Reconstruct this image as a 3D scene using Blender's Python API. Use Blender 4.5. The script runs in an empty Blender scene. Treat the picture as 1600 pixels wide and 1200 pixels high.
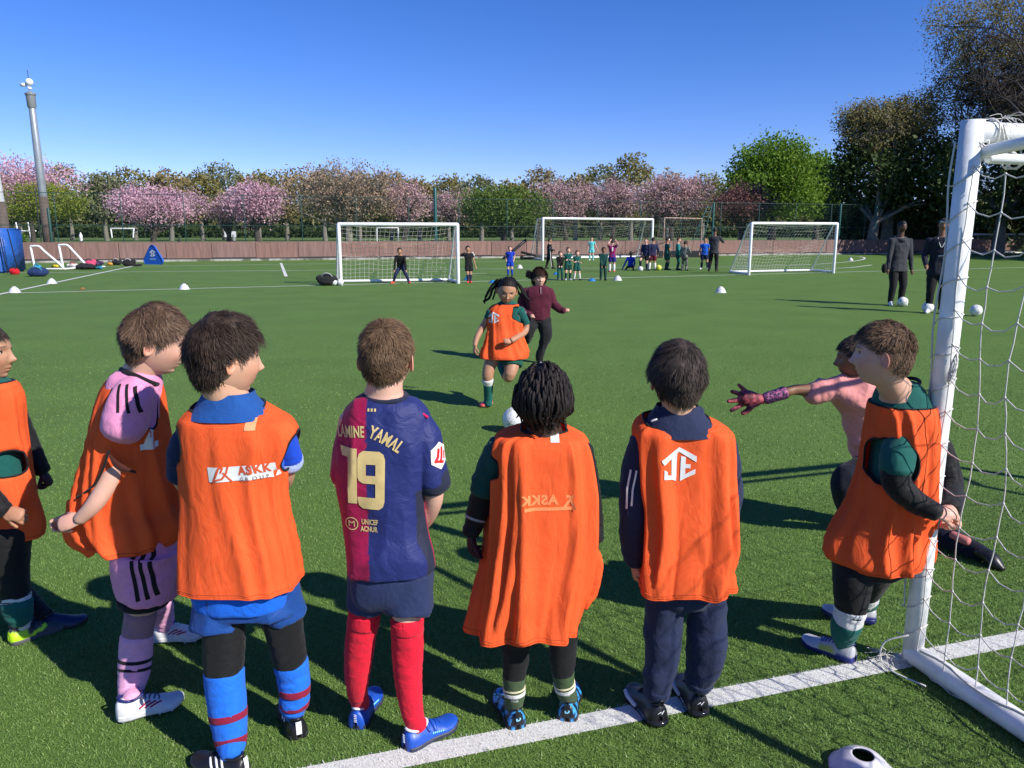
import bpy, bmesh, math, random
import numpy as np
from mathutils import Vector, Matrix
from mathutils.bvhtree import BVHTree
SC = bpy.context.scene
COL = SC.collection
# ------------------------------------------------------------ camera, world, sun
FPX, HZ, CH = 1180.0, 365.0, 1.55
PITCH = math.atan((600 - HZ) / FPX)
SP, CP = math.sin(PITCH), math.cos(PITCH)
cam_d = bpy.data.cameras.new('camera')
cam = bpy.data.objects.new('camera', cam_d); COL.objects.link(cam)
cam.location = (0, 0, CH); cam.rotation_euler = (math.pi / 2 - PITCH, 0, 0)
cam_d.sensor_width = 36; cam_d.lens = FPX / 1600 * 36; cam_d.clip_end = 4000; cam_d.clip_start = 0.05
SC.camera = cam
SUN_EL, SUN_AZ = math.radians(35), math.radians(35)      # sun is behind the camera, to the right
SD = Vector((math.cos(SUN_AZ) * math.cos(SUN_EL), -math.sin(SUN_AZ) * math.cos(SUN_EL), math.sin(SUN_EL)))
world = bpy.data.worlds.new('World'); SC.world = world; world.use_nodes = True
wn = world.node_tree.nodes; wl = world.node_tree.links
sky = wn.new('ShaderNodeTexSky'); sky.sky_type = 'NISHITA'; sky.sun_disc = False
sky.sun_elevation = SUN_EL; sky.sun_rotation = math.atan2(SD.x, SD.y)
sky.air_density = 0.8; sky.dust_density = 0.0; sky.ozone_density = 4.0; sky.altitude = 50
hs = wn.new('ShaderNodeHueSaturation'); hs.inputs['Saturation'].default_value = 1.24; hs.inputs['Value'].default_value = 1.0
mxs = wn.new('ShaderNodeMix'); mxs.data_type = 'RGBA'; mxs.blend_type = 'MULTIPLY'; mxs.inputs['Factor'].default_value = 1; mxs.inputs['B'].default_value = (.95, .835, 1.02, 1)
wl.new(sky.outputs[0], mxs.inputs['A']); wl.new(mxs.outputs['Result'], hs.inputs['Color'])
wl.new(hs.outputs[0], wn['Background'].inputs[0]); wn['Background'].inputs[1].default_value = 0.118
sl = bpy.data.lights.new('sun', 'SUN'); sl.energy = 4.8; sl.angle = math.radians(0.5); sl.color = (1, 0.95, 0.87)
so = bpy.data.objects.new('sun', sl); COL.objects.link(so); so.rotation_euler = SD.to_track_quat('Z', 'Y').to_euler()
SC.view_settings.view_transform = 'Standard'; SC.view_settings.look = 'None'
SC.view_settings.gamma = 1; SC.view_settings.use_curve_mapping = False; SC.view_settings.exposure = 0.45
SC.render.engine = 'CYCLES'
# ------------------------------------------------------------ pixel helpers
def ray(px, py):
    u = (px - 800) / FPX; v = (600 - py) / FPX
    return u, CP + v * SP, -SP + v * CP
def G(px, py, z=0.0):
    u, dy, dz = ray(px, py); t = (CH - z) / -dz
    return np.array([u * t, dy * t, z])
def W(px, py, Y):
    u, dy, dz = ray(px, py); t = Y / dy
    return np.array([u * t, Y, CH + dz * t])
def PM(py, Y):                                            # metres per pixel at depth Y, row py
    u, dy, dz = ray(800, py); return (Y / dy) / FPX
# ------------------------------------------------------------ noise
def _h(ix, iy, iz, s):
    n = (ix * 374761393 + iy * 668265263 + iz * 2147483647 + s * 974634777) & 0xffffffff
    n = ((n ^ (n >> 13)) * 1274126177) & 0xffffffff
    n = (n ^ (n >> 16)) & 0xffffffff
    return n / 2147483647.5 - 1.0
def vn(P, s=0):
    P = np.asarray(P, float); i = np.floor(P).astype(np.int64); f = P - i; f = f * f * (3 - 2 * f)
    r = 0
    for a in (0, 1):
        for b in (0, 1):
            for c in (0, 1):
                w = (f[..., 0] if a else 1 - f[..., 0]) * (f[..., 1] if b else 1 - f[..., 1]) * (f[..., 2] if c else 1 - f[..., 2])
                r = r + w * _h(i[..., 0] + a, i[..., 1] + b, i[..., 2] + c, s)
    return r
def fbm(P, s=0, o=3):
    P = np.asarray(P, float); r = 0; a = 1
    for k in range(o): r = r + a * vn(P * 2 ** k, s + k * 17); a *= .5
    return r
# ------------------------------------------------------------ materials
MATS = {}
def mat(name, col, rough=0.7, bump=0, bscale=200, var=0, vscale=8, trans=0, attr=None, spec=0.5, metal=0, sss=0, sheen=0, btype='noise', col2=None, stretch=None, crease=0):
    if name in MATS: return MATS[name]
    m = bpy.data.materials.new(name); m.use_nodes = True; n = m.node_tree.nodes; l = m.node_tree.links
    b = n['Principled BSDF']; b.inputs['Roughness'].default_value = rough; b.inputs['Metallic'].default_value = metal
    b.inputs['Specular IOR Level'].default_value = spec
    c4 = (*col, 1)
    out = None
    tc = n.new('ShaderNodeTexCoord'); vec = tc.outputs['Object']
    if stretch:
        mp = n.new('ShaderNodeMapping'); mp.inputs['Scale'].default_value = stretch; l.new(vec, mp.inputs[0]); vec = mp.outputs[0]
    if attr:
        a = n.new('ShaderNodeAttribute'); a.attribute_name = attr
        if attr == 'col': out = a.outputs['Color']
        else:
            mx = n.new('ShaderNodeMix'); mx.data_type = 'RGBA'; mx.inputs['A'].default_value = c4
            mx.inputs['B'].default_value = (*(col2 or tuple(min(1, x * 1.8) for x in col)), 1)
            l.new(a.outputs['Fac'], mx.inputs['Factor']); out = mx.outputs['Result']
    if var:
        nz = n.new('ShaderNodeTexNoise'); nz.inputs['Scale'].default_value = vscale; nz.inputs['Detail'].default_value = 5
        l.new(vec, nz.inputs['Vector'])
        mr = n.new('ShaderNodeMapRange'); mr.inputs['From Min'].default_value = .3; mr.inputs['From Max'].default_value = .7
        mr.inputs['To Min'].default_value = 1 - var; mr.inputs['To Max'].default_value = 1 + var; l.new(nz.outputs[0], mr.inputs[0])
        if out is None:
            if col2 and not attr:
                mx = n.new('ShaderNodeMix'); mx.data_type = 'RGBA'; mx.inputs['A'].default_value = c4; mx.inputs['B'].default_value = (*col2, 1)
                rr = n.new('ShaderNodeMapRange'); rr.inputs['From Min'].default_value = .4; rr.inputs['From Max'].default_value = .6
                l.new(nz.outputs[0], rr.inputs[0]); l.new(rr.outputs[0], mx.inputs['Factor']); out = mx.outputs['Result']
            else:
                r = n.new('ShaderNodeRGB'); r.outputs[0].default_value = c4; out = r.outputs[0]
        vm = n.new('ShaderNodeVectorMath'); vm.operation = 'SCALE'; l.new(out, vm.inputs[0]); l.new(mr.outputs[0], vm.inputs['Scale']); out = vm.outputs[0]
    if out is not None: l.new(out, b.inputs['Base Color'])
    else: b.inputs['Base Color'].default_value = c4
    if sss:
        b.inputs['Subsurface Weight'].default_value = sss; b.inputs['Subsurface Radius'].default_value = (1, .35, .2); b.inputs['Subsurface Scale'].default_value = .01
    if sheen: b.inputs['Sheen Weight'].default_value = sheen
    if bump:
        bp = n.new('ShaderNodeBump'); bp.inputs['Strength'].default_value = bump; bp.inputs['Distance'].default_value = 0.6 / bscale
        if btype == 'noise':
            t = n.new('ShaderNodeTexNoise'); t.inputs['Scale'].default_value = bscale; t.inputs['Detail'].default_value = 3; l.new(vec, t.inputs['Vector']); l.new(t.outputs[0], bp.inputs['Height'])
        else:
            t = n.new('ShaderNodeTexVoronoi'); t.inputs['Scale'].default_value = bscale; t.inputs['Randomness'].default_value = 0.25; l.new(vec, t.inputs['Vector']); l.new(t.outputs[0], bp.inputs['Height'])
        if crease:
            t2 = n.new('ShaderNodeTexNoise'); t2.inputs['Scale'].default_value = 22; t2.inputs['Detail'].default_value = 3; t2.inputs['Distortion'].default_value = 1.0; l.new(vec, t2.inputs['Vector']); b2 = n.new('ShaderNodeBump'); b2.inputs['Strength'].default_value = crease; b2.inputs['Distance'].default_value = .012; l.new(t2.outputs[0], b2.inputs['Height']); l.new(b2.outputs[0], bp.inputs['Normal'])
        l.new(bp.outputs[0], b.inputs['Normal'])
    if trans:
        t = n.new('ShaderNodeBsdfTranslucent'); ms = n.new('ShaderNodeMixShader'); ms.inputs[0].default_value = trans
        if out is not None: l.new(out, t.inputs[0])
        else: t.inputs[0].default_value = c4
        l.new(b.outputs[0], ms.inputs[1]); l.new(t.outputs[0], ms.inputs[2]); l.new(ms.outputs[0], n['Material Output'].inputs[0])
    MATS[name] = m; return m
def fabric(name, col, **k):
    k.setdefault('bump', .35); k.setdefault('bscale', 500); k.setdefault('var', .07); k.setdefault('crease', .45); k.setdefault('vscale', 60)
    return mat(name, col, rough=k.pop('rough', .85), spec=.25, sheen=k.pop('sheen', .08), **k)
# ------------------------------------------------------------ objects
ARR = {}
def wloc(o):
    v = Vector((0, 0, 0))
    while o is not None: v += o.location; o = o.parent
    return np.array(v)
def tag(o, label=None, cat=None, group=None, kind=None):
    if label: o['label'] = label
    if cat: o['category'] = cat
    if group: o['group'] = group
    if kind: o['kind'] = kind
    return o
def thing(name, label, cat, loc=(0, 0, 0), group=None):
    o = bpy.data.objects.new(name, None); COL.objects.link(o); o.location = [float(x) for x in loc]; o.empty_display_size = .2
    return tag(o, label, cat, group)
def mesh(name, V, F, smooth=True, tint=None, col=None, midx=None):
    me = bpy.data.meshes.new(name); V = np.asarray(V, np.float32)
    if isinstance(F, np.ndarray):
        k = F.shape[1]; me.vertices.add(len(V)); me.vertices.foreach_set('co', V.ravel())
        me.loops.add(F.size); me.loops.foreach_set('vertex_index', F.astype(np.int32).ravel())
        me.polygons.add(len(F)); me.polygons.foreach_set('loop_start', np.arange(0, F.size, k, dtype=np.int32))
        me.update(calc_edges=True)
    else:
        me.from_pydata(V.tolist(), [], [tuple(int(i) for i in f) for f in F]); me.update()
    if smooth and len(me.polygons): me.polygons.foreach_set('use_smooth', np.ones(len(me.polygons), bool))
    if tint is not None:
        a = me.attributes.new('tint', 'FLOAT', 'POINT'); a.data.foreach_set('value', np.asarray(tint, np.float32))
    if col is not None:
        c = np.ones((len(V), 4), np.float32); c[:, :3] = col
        a = me.attributes.new('col', 'FLOAT_COLOR', 'POINT'); a.data.foreach_set('color', c.ravel())
    if midx is not None: me.polygons.foreach_set('material_index', np.asarray(midx, np.int32))
    return me
def mk(name, V, F, m, parent=None, smooth=True, off=True, **k):
    V = np.asarray(V, float)
    if parent is not None and off: V = V - wloc(parent)
    me = mesh(name, V, F, smooth, **k)
    for q in (m if isinstance(m, (list, tuple)) else [m]): me.materials.append(q)
    o = bpy.data.objects.new(name, me); COL.objects.link(o)
    if parent is not None: o.parent = parent
    return o
def dup(o, parent=None):
    c = o.copy(); COL.objects.link(c); c.parent = parent
    for ch in list(o.children): dup(ch, c)
    return c
def merge(parts):
    Vs, Fs, n = [], [], 0
    for V, F in parts:
        V = np.asarray(V, float); Vs.append(V)
        if isinstance(F, np.ndarray): F = F.tolist()
        Fs += [tuple(i + n for i in f) for f in F]; n += len(V)
    return np.concatenate(Vs), Fs
# ------------------------------------------------------------ shapes
def box(x0, x1, y0, y1, z0, z1, bev=0.0):
    if bev <= 0:
        V = [(x, y, z) for z in (z0, z1) for y in (y0, y1) for x in (x0, x1)]
        return np.array(V, float), [(0, 2, 3, 1), (4, 5, 7, 6), (0, 1, 5, 4), (2, 6, 7, 3), (0, 4, 6, 2), (1, 3, 7, 5)]
    bm = bmesh.new(); vs = [bm.verts.new((x, y, z)) for z in (z0, z1) for y in (y0, y1) for x in (x0, x1)]
    for f in [(0, 2, 3, 1), (4, 5, 7, 6), (0, 1, 5, 4), (2, 6, 7, 3), (0, 4, 6, 2), (1, 3, 7, 5)]: bm.faces.new([vs[i] for i in f])
    bmesh.ops.bevel(bm, geom=bm.edges[:], offset=bev, segments=2, affect='EDGES')
    bm.verts.index_update(); V = np.array([v.co[:] for v in bm.verts]); Fc = [tuple(v.index for v in f.verts) for f in bm.faces]; bm.free()
    return V, Fc
def catmull(P, sub):
    P = np.asarray(P, float); n = len(P)
    if n == 2 or sub <= 1:
        if sub <= 1: return P
        t = np.linspace(0, 1, sub + 1)[:, None]; return P[0] * (1 - t) + P[1] * t
    Q = np.vstack([2 * P[0] - P[1], P, 2 * P[-1] - P[-2]]); out = []
    for i in range(1, n):
        a, b, c, d = Q[i - 1], Q[i], Q[i + 1], Q[i + 2]
        for k in range(sub):
            t = k / sub; out.append(.5 * ((2 * b) + (c - a) * t + (2 * a - 5 * b + 4 * c - d) * t * t + (3 * b - a - 3 * c + d) * t ** 3))
    out.append(P[-1]); return np.array(out)
def nrm(v): v = np.asarray(v, float); return v / (np.linalg.norm(v, axis=-1, keepdims=True) + 1e-12)
def tube(pts, rad, seg=12, sub=4, caps=True, ab=1.0, ref=(0, 1, 0), wr=None, seed=0, lin=False):
    """swept tube: pts Nx3, rad scalar or N, ab = depth/width ratio, wr=(amp, freq) cloth wrinkles across"""
    pts = np.asarray(pts, float); n = len(pts); rad = np.full(n, rad, float) if np.isscalar(rad) else np.asarray(rad, float)
    if lin: C, R = pts, rad
    else: Q = catmull(np.column_stack([pts, rad]), sub); C, R = Q[:, :3], np.maximum(Q[:, 3], 1e-4)
    T = nrm(np.gradient(C, axis=0)); ref = nrm(ref)
    x = np.cross(T[0], ref)
    if np.linalg.norm(x) < .15: x = np.cross(T[0], (0.3, 0.1, 1))
    x = nrm(x); X = []
    for t in T:
        x = nrm(x - t * np.dot(x, t)); X.append(x)
    X = np.array(X); Y = np.cross(T, X)
    if caps:
        k = 3; cs, rs, xs, ys = [], [], [], []
        for j in range(k): a = (j + .35) / (k + .35) * math.pi / 2; cs.append(C[0] - T[0] * R[0] * .6 * math.cos(a)); rs.append(R[0] * math.sin(a))
        ce, re = [], []
        for j in range(k)[::-1]: a = (j + .35) / (k + .35) * math.pi / 2; ce.append(C[-1] + T[-1] * R[-1] * .6 * math.cos(a)); re.append(R[-1] * math.sin(a))
        C = np.vstack([cs, C, ce]); R = np.concatenate([rs, R, re]); X = np.vstack([[X[0]] * k, X, [X[-1]] * k]); Y = np.vstack([[Y[0]] * k, Y, [Y[-1]] * k])
    th = np.arange(seg) / seg * 2 * math.pi; m = len(C)
    Rr = np.repeat(R[:, None], seg, 1)
    if wr:
        L = np.concatenate([[0], np.cumsum(np.linalg.norm(np.diff(C, axis=0), axis=1))])
        q = np.stack([np.repeat(L[:, None] * wr[1], seg, 1), np.cos(th)[None] * .9 + 0 * Rr, np.sin(th)[None] * .9 + 0 * Rr], -1)
        Rr = Rr + wr[0] * (1 - 2 * np.abs(vn(q, seed)))
    V = C[:, None] + X[:, None] * (np.cos(th)[None, :, None] * Rr[..., None]) + Y[:, None] * (np.sin(th)[None, :, None] * Rr[..., None] * ab)
    i = np.arange(m - 1)[:, None] * seg; j = np.arange(seg)[None]; j2 = (j + 1) % seg
    F = np.stack([i + j, i + j2, i + seg + j2, i + seg + j], -1).reshape(-1, 4)
    V = V.reshape(-1, 3)
    F = F.tolist()
    F.append(list(range(seg))[::-1]); F.append([(m - 1) * seg + q for q in range(seg)])
    return V, F
def cyl(p0, p1, r, seg=10, r1=None): return tube([p0, p1], [r, r if r1 is None else r1], seg=seg, sub=1, caps=False, lin=True)
def tubes(segs, r, seg=3):
    """many thin straight cords at once: segs list of (p0,p1)"""
    S = np.asarray(segs, float); a, b = S[:, 0], S[:, 1]; t = nrm(b - a)
    x = np.cross(t, (0.13, 0.31, 0.94)); x = nrm(x); y = np.cross(t, x)
    V = []
    for e in (a, b):
        for k in range(seg): q = k / seg * 2 * math.pi; V.append(e + r * (x * math.cos(q) + y * math.sin(q)))
    V = np.stack(V, 1).reshape(-1, 3); n = len(a); base = np.arange(n)[:, None] * 2 * seg
    F = np.concatenate([base + np.array([[k, (k + 1) % seg, seg + (k + 1) % seg, seg + k]]) for k in range(seg)])
    return V, F
def sphere(c, r, u=20, v=12):
    r = np.ones(3) * r; V = [(0, 0, 1)]
    for i in range(1, v):
        a = math.pi * i / v
        for j in range(u): b = 2 * math.pi * j / u; V.append((math.sin(a) * math.cos(b), math.sin(a) * math.sin(b), math.cos(a)))
    V.append((0, 0, -1)); F = []
    for j in range(u): F.append((0, 1 + j, 1 + (j + 1) % u))
    for i in range(v - 2):
        for j in range(u): a = 1 + i * u; F.append((a + j, a + u + j, a + u + (j + 1) % u, a + (j + 1) % u))
    e = len(V) - 1; a = 1 + (v - 2) * u
    for j in range(u): F.append((a + j, e, a + (j + 1) % u))
    return np.array(V) * r + np.asarray(c, float), F
def lathe(prof, seg=24):
    V = []; m = len(prof)
    for r, z in prof:
        for j in range(seg): a = 2 * math.pi * j / seg; V.append((r * math.cos(a), r * math.sin(a), z))
    F = [(i * seg + j, i * seg + (j + 1) % seg, (i + 1) * seg + (j + 1) % seg, (i + 1) * seg + j) for i in range(m - 1) for j in range(seg)]
    return np.array(V), F
def rotz(V, a): c, s = math.cos(a), math.sin(a); V = np.asarray(V, float); return V @ np.array([[c, s, 0], [-s, c, 0], [0, 0, 1]])
def remesh(V, F, vox, sm=3):
    me = bpy.data.meshes.new('t'); me.from_pydata(np.asarray(V).tolist(), [], [tuple(f) for f in F]); me.update()
    o = bpy.data.objects.new('t', me); COL.objects.link(o)
    m = o.modifiers.new('r', 'REMESH'); m.mode = 'VOXEL'; m.voxel_size = vox
    if sm: s = o.modifiers.new('s', 'SMOOTH'); s.iterations = sm; s.factor = .5
    dg = bpy.context.evaluated_depsgraph_get(); e = o.evaluated_get(dg); m2 = e.to_mesh()
    n = len(m2.vertices); co = np.empty(n * 3, np.float32); m2.vertices.foreach_get('co', co)
    nr = np.empty(n * 3, np.float32); m2.vertices.foreach_get('normal', nr)
    k = len(m2.polygons); li = np.empty(len(m2.loops), np.int32); m2.loops.foreach_get('vertex_index', li)
    Fo = li.reshape(-1, 4) if len(li) == 4 * k else [tuple(p.vertices) for p in m2.polygons]
    e.to_mesh_clear(); bpy.data.objects.remove(o); bpy.data.meshes.remove(me)
    return co.reshape(-1, 3).astype(float), Fo, nr.reshape(-1, 3).astype(float)
def strip(pts, w, z=.004, closed=False):
    """flat ribbon on the ground along pts"""
    P = np.array([[p[0], p[1]] for p in pts], float); T = np.gradient(P, axis=0); T /= np.linalg.norm(T, axis=1)[:, None] + 1e-9
    N = np.stack([-T[:, 1], T[:, 0]], 1) * w / 2; V = []
    for p, n in zip(P, N): V += [(p[0] + n[0], p[1] + n[1], z), (p[0] - n[0], p[1] - n[1], z)]
    return np.array(V), [(2 * i, 2 * i + 1, 2 * i + 3, 2 * i + 2) for i in range(len(P) - 1)]
# ============================================================ SETTING
rng = np.random.default_rng(7)
def turf_mat(name, c1, c2, sc=1.0):
    m = bpy.data.materials.new(name); m.use_nodes = True; n = m.node_tree.nodes; l = m.node_tree.links; b = n['Principled BSDF']
    b.inputs['Roughness'].default_value = .75; b.inputs['Specular IOR Level'].default_value = .2
    tc = n.new('ShaderNodeTexCoord')
    def nz(s, d=3): t = n.new('ShaderNodeTexNoise'); t.inputs['Scale'].default_value = s; t.inputs['Detail'].default_value = d; l.new(tc.outputs['Object'], t.inputs['Vector']); return t
    a = nz(160 * sc, 2); r = n.new('ShaderNodeMapRange'); r.inputs['From Min'].default_value = .33; r.inputs['From Max'].default_value = .67; l.new(a.outputs[0], r.inputs[0])
    mx = n.new('ShaderNodeMix'); mx.data_type = 'RGBA'; mx.inputs['A'].default_value = (*c1, 1); mx.inputs['B'].default_value = (*c2, 1); l.new(r.outputs[0], mx.inputs['Factor'])
    g = nz(.9, 5); r2 = n.new('ShaderNodeMapRange'); r2.inputs['From Min'].default_value = .3; r2.inputs['From Max'].default_value = .7; r2.inputs['To Min'].default_value = .9; r2.inputs['To Max'].default_value = 1.1; l.new(g.outputs[0], r2.inputs[0])
    vm = n.new('ShaderNodeVectorMath'); vm.operation = 'SCALE'; l.new(mx.outputs['Result'], vm.inputs[0]); l.new(r2.outputs[0], vm.inputs['Scale'])
    l.new(vm.outputs[0], b.inputs['Base Color'])
    bp = n.new('ShaderNodeBump'); bp.inputs['Strength'].default_value = .6; bp.inputs['Distance'].default_value = .01; l.new(a.outputs[0], bp.inputs['Height']); l.new(bp.outputs[0], b.inputs['Normal'])
    return m
TURF = turf_mat('artificial_turf', (.072, .134, .023), (.122, .210, .043))
LINE = mat('turf_line_white', (.62, .62, .58), .85, bump=.6, bscale=260, var=.16, vscale=150)
PARK = mat('park_grass', (.075, .12, .03), .9, var=.25, vscale=.3)
tag(mk('park_ground', *box(-1500, 1500, -200, 2600, -.6, -.03), PARK), kind='structure')
# pitch sheet, its far edge follows the boarded wall
WA = np.array([-40.0, 36.4]); WB = np.array([52.0, 67.4]); WD = (WB - WA) / np.linalg.norm(WB - WA); WN = np.array([-WD[1], WD[0]])
def wallpt(s, off=0.0): p = WA + WD * s + WN * off; return p
pa, pb = WA - WD * 20 - WN * .25, WB + WD * 10 - WN * .25
tag(mk('artificial_turf_pitch', [(pa[0], pa[1], 0), (pa[0] + 20, pa[1] - 60, 0), (pb[0] + 5, pb[1] - 90, 0), (pb[0], pb[1], 0)], [(0, 1, 2, 3)], TURF), kind='structure')
# painted lines
L0, L1 = G(490, 1200), G(1600, 985); LDIR = nrm(L1 - L0); LPER = np.array([LDIR[1], -LDIR[0], 0])      # LPER points back towards the camera
def gl(name, pix, w, z=.004, ext=(0, 0), sub=1):
    P = np.array([G(*p) for p in pix]);
    if ext[0]: P[0] -= nrm(P[1] - P[0]) * ext[0]
    if ext[1]: P[-1] += nrm(P[-1] - P[-2]) * ext[1]
    if sub > 1: P = catmull(P, sub)
    o = mk(name, *strip(P, w, z), LINE); return tag(o, kind='structure')
gl('goal_line', [(490, 1213), (1600, 997)], .085, .004, (3, 6))
gl('pitch_marking', [(23, 458), (1600, 418)], .11, .004, (0, 10))
gl('side_marking', [(0, 460), (208, 416)], .12, .008, (12, 0))
gl('cross_marking', [(735, 428), (760, 427)], .09)
gl('far_marking', [(735, 420.5), (1165, 417)], .11, .004, (20, 0))
gl('box_marking', [(740, 409), (1110, 404)], .12, .004, (20, 0))
gl('short_marking', [(439, 411), (447, 432)], .12, .004)
gl('arc_marking', [(1165, 417), (1230, 415), (1290, 412), (1335, 408), (1351, 404), (1342, 401), (1310, 399.5), (1260, 399)], .12, .004, sub=6)
gl('centre_arc_marking', [(1290, 420), (1330, 418), (1362, 414)], .12, .004, sub=4)
# near blades, real fibres of the turf; white where the goal line runs
def blades(n, y0, y1, hh, ww, name):
    r = np.random.default_rng(3); d = y0 + (y1 - y0) * (r.random(n) if y0 < 4 else 1 - np.sqrt(r.random(n))); x = (r.random(n) * 1.64 - .82) * d
    B = np.stack([x, d, np.zeros(n)], 1)
    rel = (B - (L0 + np.array([0, -.035, 0]))) @ LPER
    B0 = G(490, 1213); rel = (B - B0) @ LPER; lin = (np.abs(rel) < .043 + .004 * r.standard_normal(n))
    a = r.random(n) * 6.283; w = ww * (.6 + .8 * r.random(n)); h = hh * (.5 + .9 * r.random(n)); b = r.random(n) * 6.283; ln = h * (.25 + .9 * r.random(n))
    sx = np.stack([np.cos(a) * w, np.sin(a) * w, 0 * a], 1); tip = np.stack([np.cos(b) * ln, np.sin(b) * ln, h], 1)
    V = np.stack([B - sx, B + sx, B + tip * .6 + sx * .7, B + tip], 1).reshape(-1, 3); F = np.arange(4 * n).reshape(-1, 4)
    t = r.random(n)[:, None]; c = np.array([.075, .142, .027]) * (1 - t) + np.array([.185, .290, .074]) * t
    hot = r.random(n) < .04; c[hot] = (.27, .35, .13)
    wc = np.array([.62, .61, .57]) * (.75 + .35 * t); c = np.where(lin[:, None], wc, c)
    m = mat('turf_fibre', (.1, .2, .05), .6, attr='col', spec=.3)
    o = mk(name, V, F, m, smooth=False, col=np.repeat(c, 4, 0)); return tag(o, 'short green artificial turf fibres covering the near pitch', 'turf', kind='stuff')
blades(300000, 1.75, 4.4, .0085, .0012, 'turf_fibres')
blades(150000, 4.4, 13, .008, .0022, 'turf_fibres')
# ---- goal line frame (near goal)
WHITE = mat('white_painted_metal', (.76, .77, .77), .36, var=.12, vscale=14, bump=.08, bscale=40)
NET = mat('white_net_cord', (.62, .60, .56), .8, bump=.4, bscale=900)
NETD = mat('grey_net_cord', (.34, .33, .31), .85)
PB = G(1424, 1036); PB = np.array([PB[0], PB[1], 0]); GH = 1.87; bd = LPER; gd = LDIR; UP = np.array([0, 0, 1.])
goal = thing('football_goal', 'large white tubular goal close by on the right, seen side on with its net', 'goal', PB)
PR = .035
mk('goalpost', *tube([PB + UP * .02, PB + UP * .9, PB + UP * (GH + .034)], PR, seg=24, sub=2, caps=False), WHITE, goal)
mk('crossbar', *tube([PB + UP * GH + gd * .01, PB + UP * GH + gd * 3.6], PR * .93, seg=20, sub=2), WHITE, goal)
mk('goalpost', *tube([PB + gd * 3.6 + UP * .02, PB + gd * 3.6 + UP * (GH + .04)], PR, seg=16, sub=1), WHITE, goal)
for k in (0, 3.6): mk('ground_bar', *tube([PB + gd * k + UP * .042, PB + gd * k + bd * 1.7 + UP * .040], .040, seg=20, sub=4), WHITE, goal)
mk('ground_bar', *tube([PB + bd * 1.7 + UP * .042, PB + bd * 1.7 + gd * 3.6 + UP * .042], .04, seg=12, sub=1), WHITE, goal)
for k in (0, 3.6):
    mk('brace', *tube([PB + gd * k + bd * .55 + UP * (GH - .02), PB + gd * k + bd * 1.1 + UP * (GH * .55), PB + gd * k + bd * 1.68 + UP * .05], .022, seg=10), WHITE, goal)
    mk('top_bar', *tube([PB + gd * k + gd * .03 + UP * (GH - .065), PB + gd * (k + .03) + bd * .55 + UP * (GH - .02)], .019, seg=10, sub=1), WHITE, goal)
mk('net_rail', *tube([PB + UP * (GH - .082) + gd * .06 + bd * .02, PB + UP * (GH - .088) + gd * 1.2 + bd * .03, PB + UP * (GH - .085) + gd * 3.5 + bd * .02], .017, seg=10, sub=3), WHITE, goal)
cr = np.random.default_rng(5)
def side_net():
    ns, nz_, c = 13, 15, .118
    def P(i, j):
        s = i * c + .035; z = .05 + j * (GH - .16) / nz_
        w = .014 * math.sin(i * 1.3 + j * .5) + .010 * math.sin(j * 1.1 + 2 * i)
        smax = .55 + 1.13 * max(0, 1 - z / GH)
        s2 = min(s, s) + .007 * math.sin(j * .9 + i)
        return PB + bd * s2 - gd * (w * min(1, i / 2) + .02) + UP * (z - .018 * math.sin(i * .8) - .02 * (i % 2))
    segs = []; kn = []
    for i in range(ns + 1):
        for j in range(nz_ + 1):
            p = P(i, j); kn.append(p)
            if j < nz_:
                q = P(i, j + 1); m = (p + q) / 2 + cr.normal(0, .002, 3); segs += [(p, m), (m, q)]
            if i < ns:
                q = P(i + 1, j); d = .016 + .01 * cr.random(); m1 = p * .68 + q * .32 - UP * d; m2 = p * .32 + q * .68 - UP * d
                segs += [(p, m1), (m1, m2), (m2, q)]
    # wraps from the edge rope on the far left of the post, over the camera side of the post
    toc = nrm(np.array([-PB[0], -PB[1], 0])); lf = np.array([-toc[1], toc[0], 0]); lf = lf if lf[0] < 0 else -lf
    for j in range(nz_ + 1):
        p = P(0, j); z = p[2]; prev = p
        for a in np.linspace(0.1, 1, 7):
            ang = a * math.pi * .95; q = PB + (PR + .004) * (-lf * math.cos(ang) + toc * math.sin(ang)) + UP * (z - .05 * a + .012 * math.sin(3 * a + j))
            segs.append((prev, q)); prev = q
        segs.append((prev, PB + lf * (.052 + .008 * math.sin(j)) + UP * (z - .055)))
    return segs, kn, P, lf
segs, kn, NP, lf = side_net()
parts = [tubes(segs, .0021, 5)] + [sphere(p, .0048, 6, 4) for p in kn]
mk('net', *merge(parts), NET, goal)
# edge ropes: down the left of the post, and loose one
mk('edge_rope', *tube([PB + lf * (.043 + .006 * math.sin(j * 1.7)) + UP * (GH - .03 - j * .125) for j in range(14)], .0036, seg=6, sub=3), NET, goal)
mk('edge_rope', *tube([PB + bd * (.06 + .1 * j) - gd * .03 + UP * (.088 + .012 * math.sin(j * 1.9)) for j in range(14)], .005, seg=6, sub=3), NET, goal)
toc = nrm(np.array([-PB[0], -PB[1], 0]))
def frayed(c, n, L, sd, m=NET, par=None, name='frayed_cord'):
    r = np.random.default_rng(sd); sg = []
    for k in range(n):
        d = nrm(r.normal(0, 1, 3) * (1, 1, .6)); p = np.array(c, float)
        for q in range(3):
            p2 = p + d * L / 3 * (.6 + .7 * r.random()) - UP * .006 * q; p2[2] = max(p2[2], .012); sg.append((p, p2)); p = p2; d = nrm(d + r.normal(0, .5, 3))
    return mk(name, *tubes(sg, .0012, 3), m, par)
frayed(PB + lf * .085 + toc * .04 + UP * .03, 26, .08, 2, par=goal)
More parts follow.
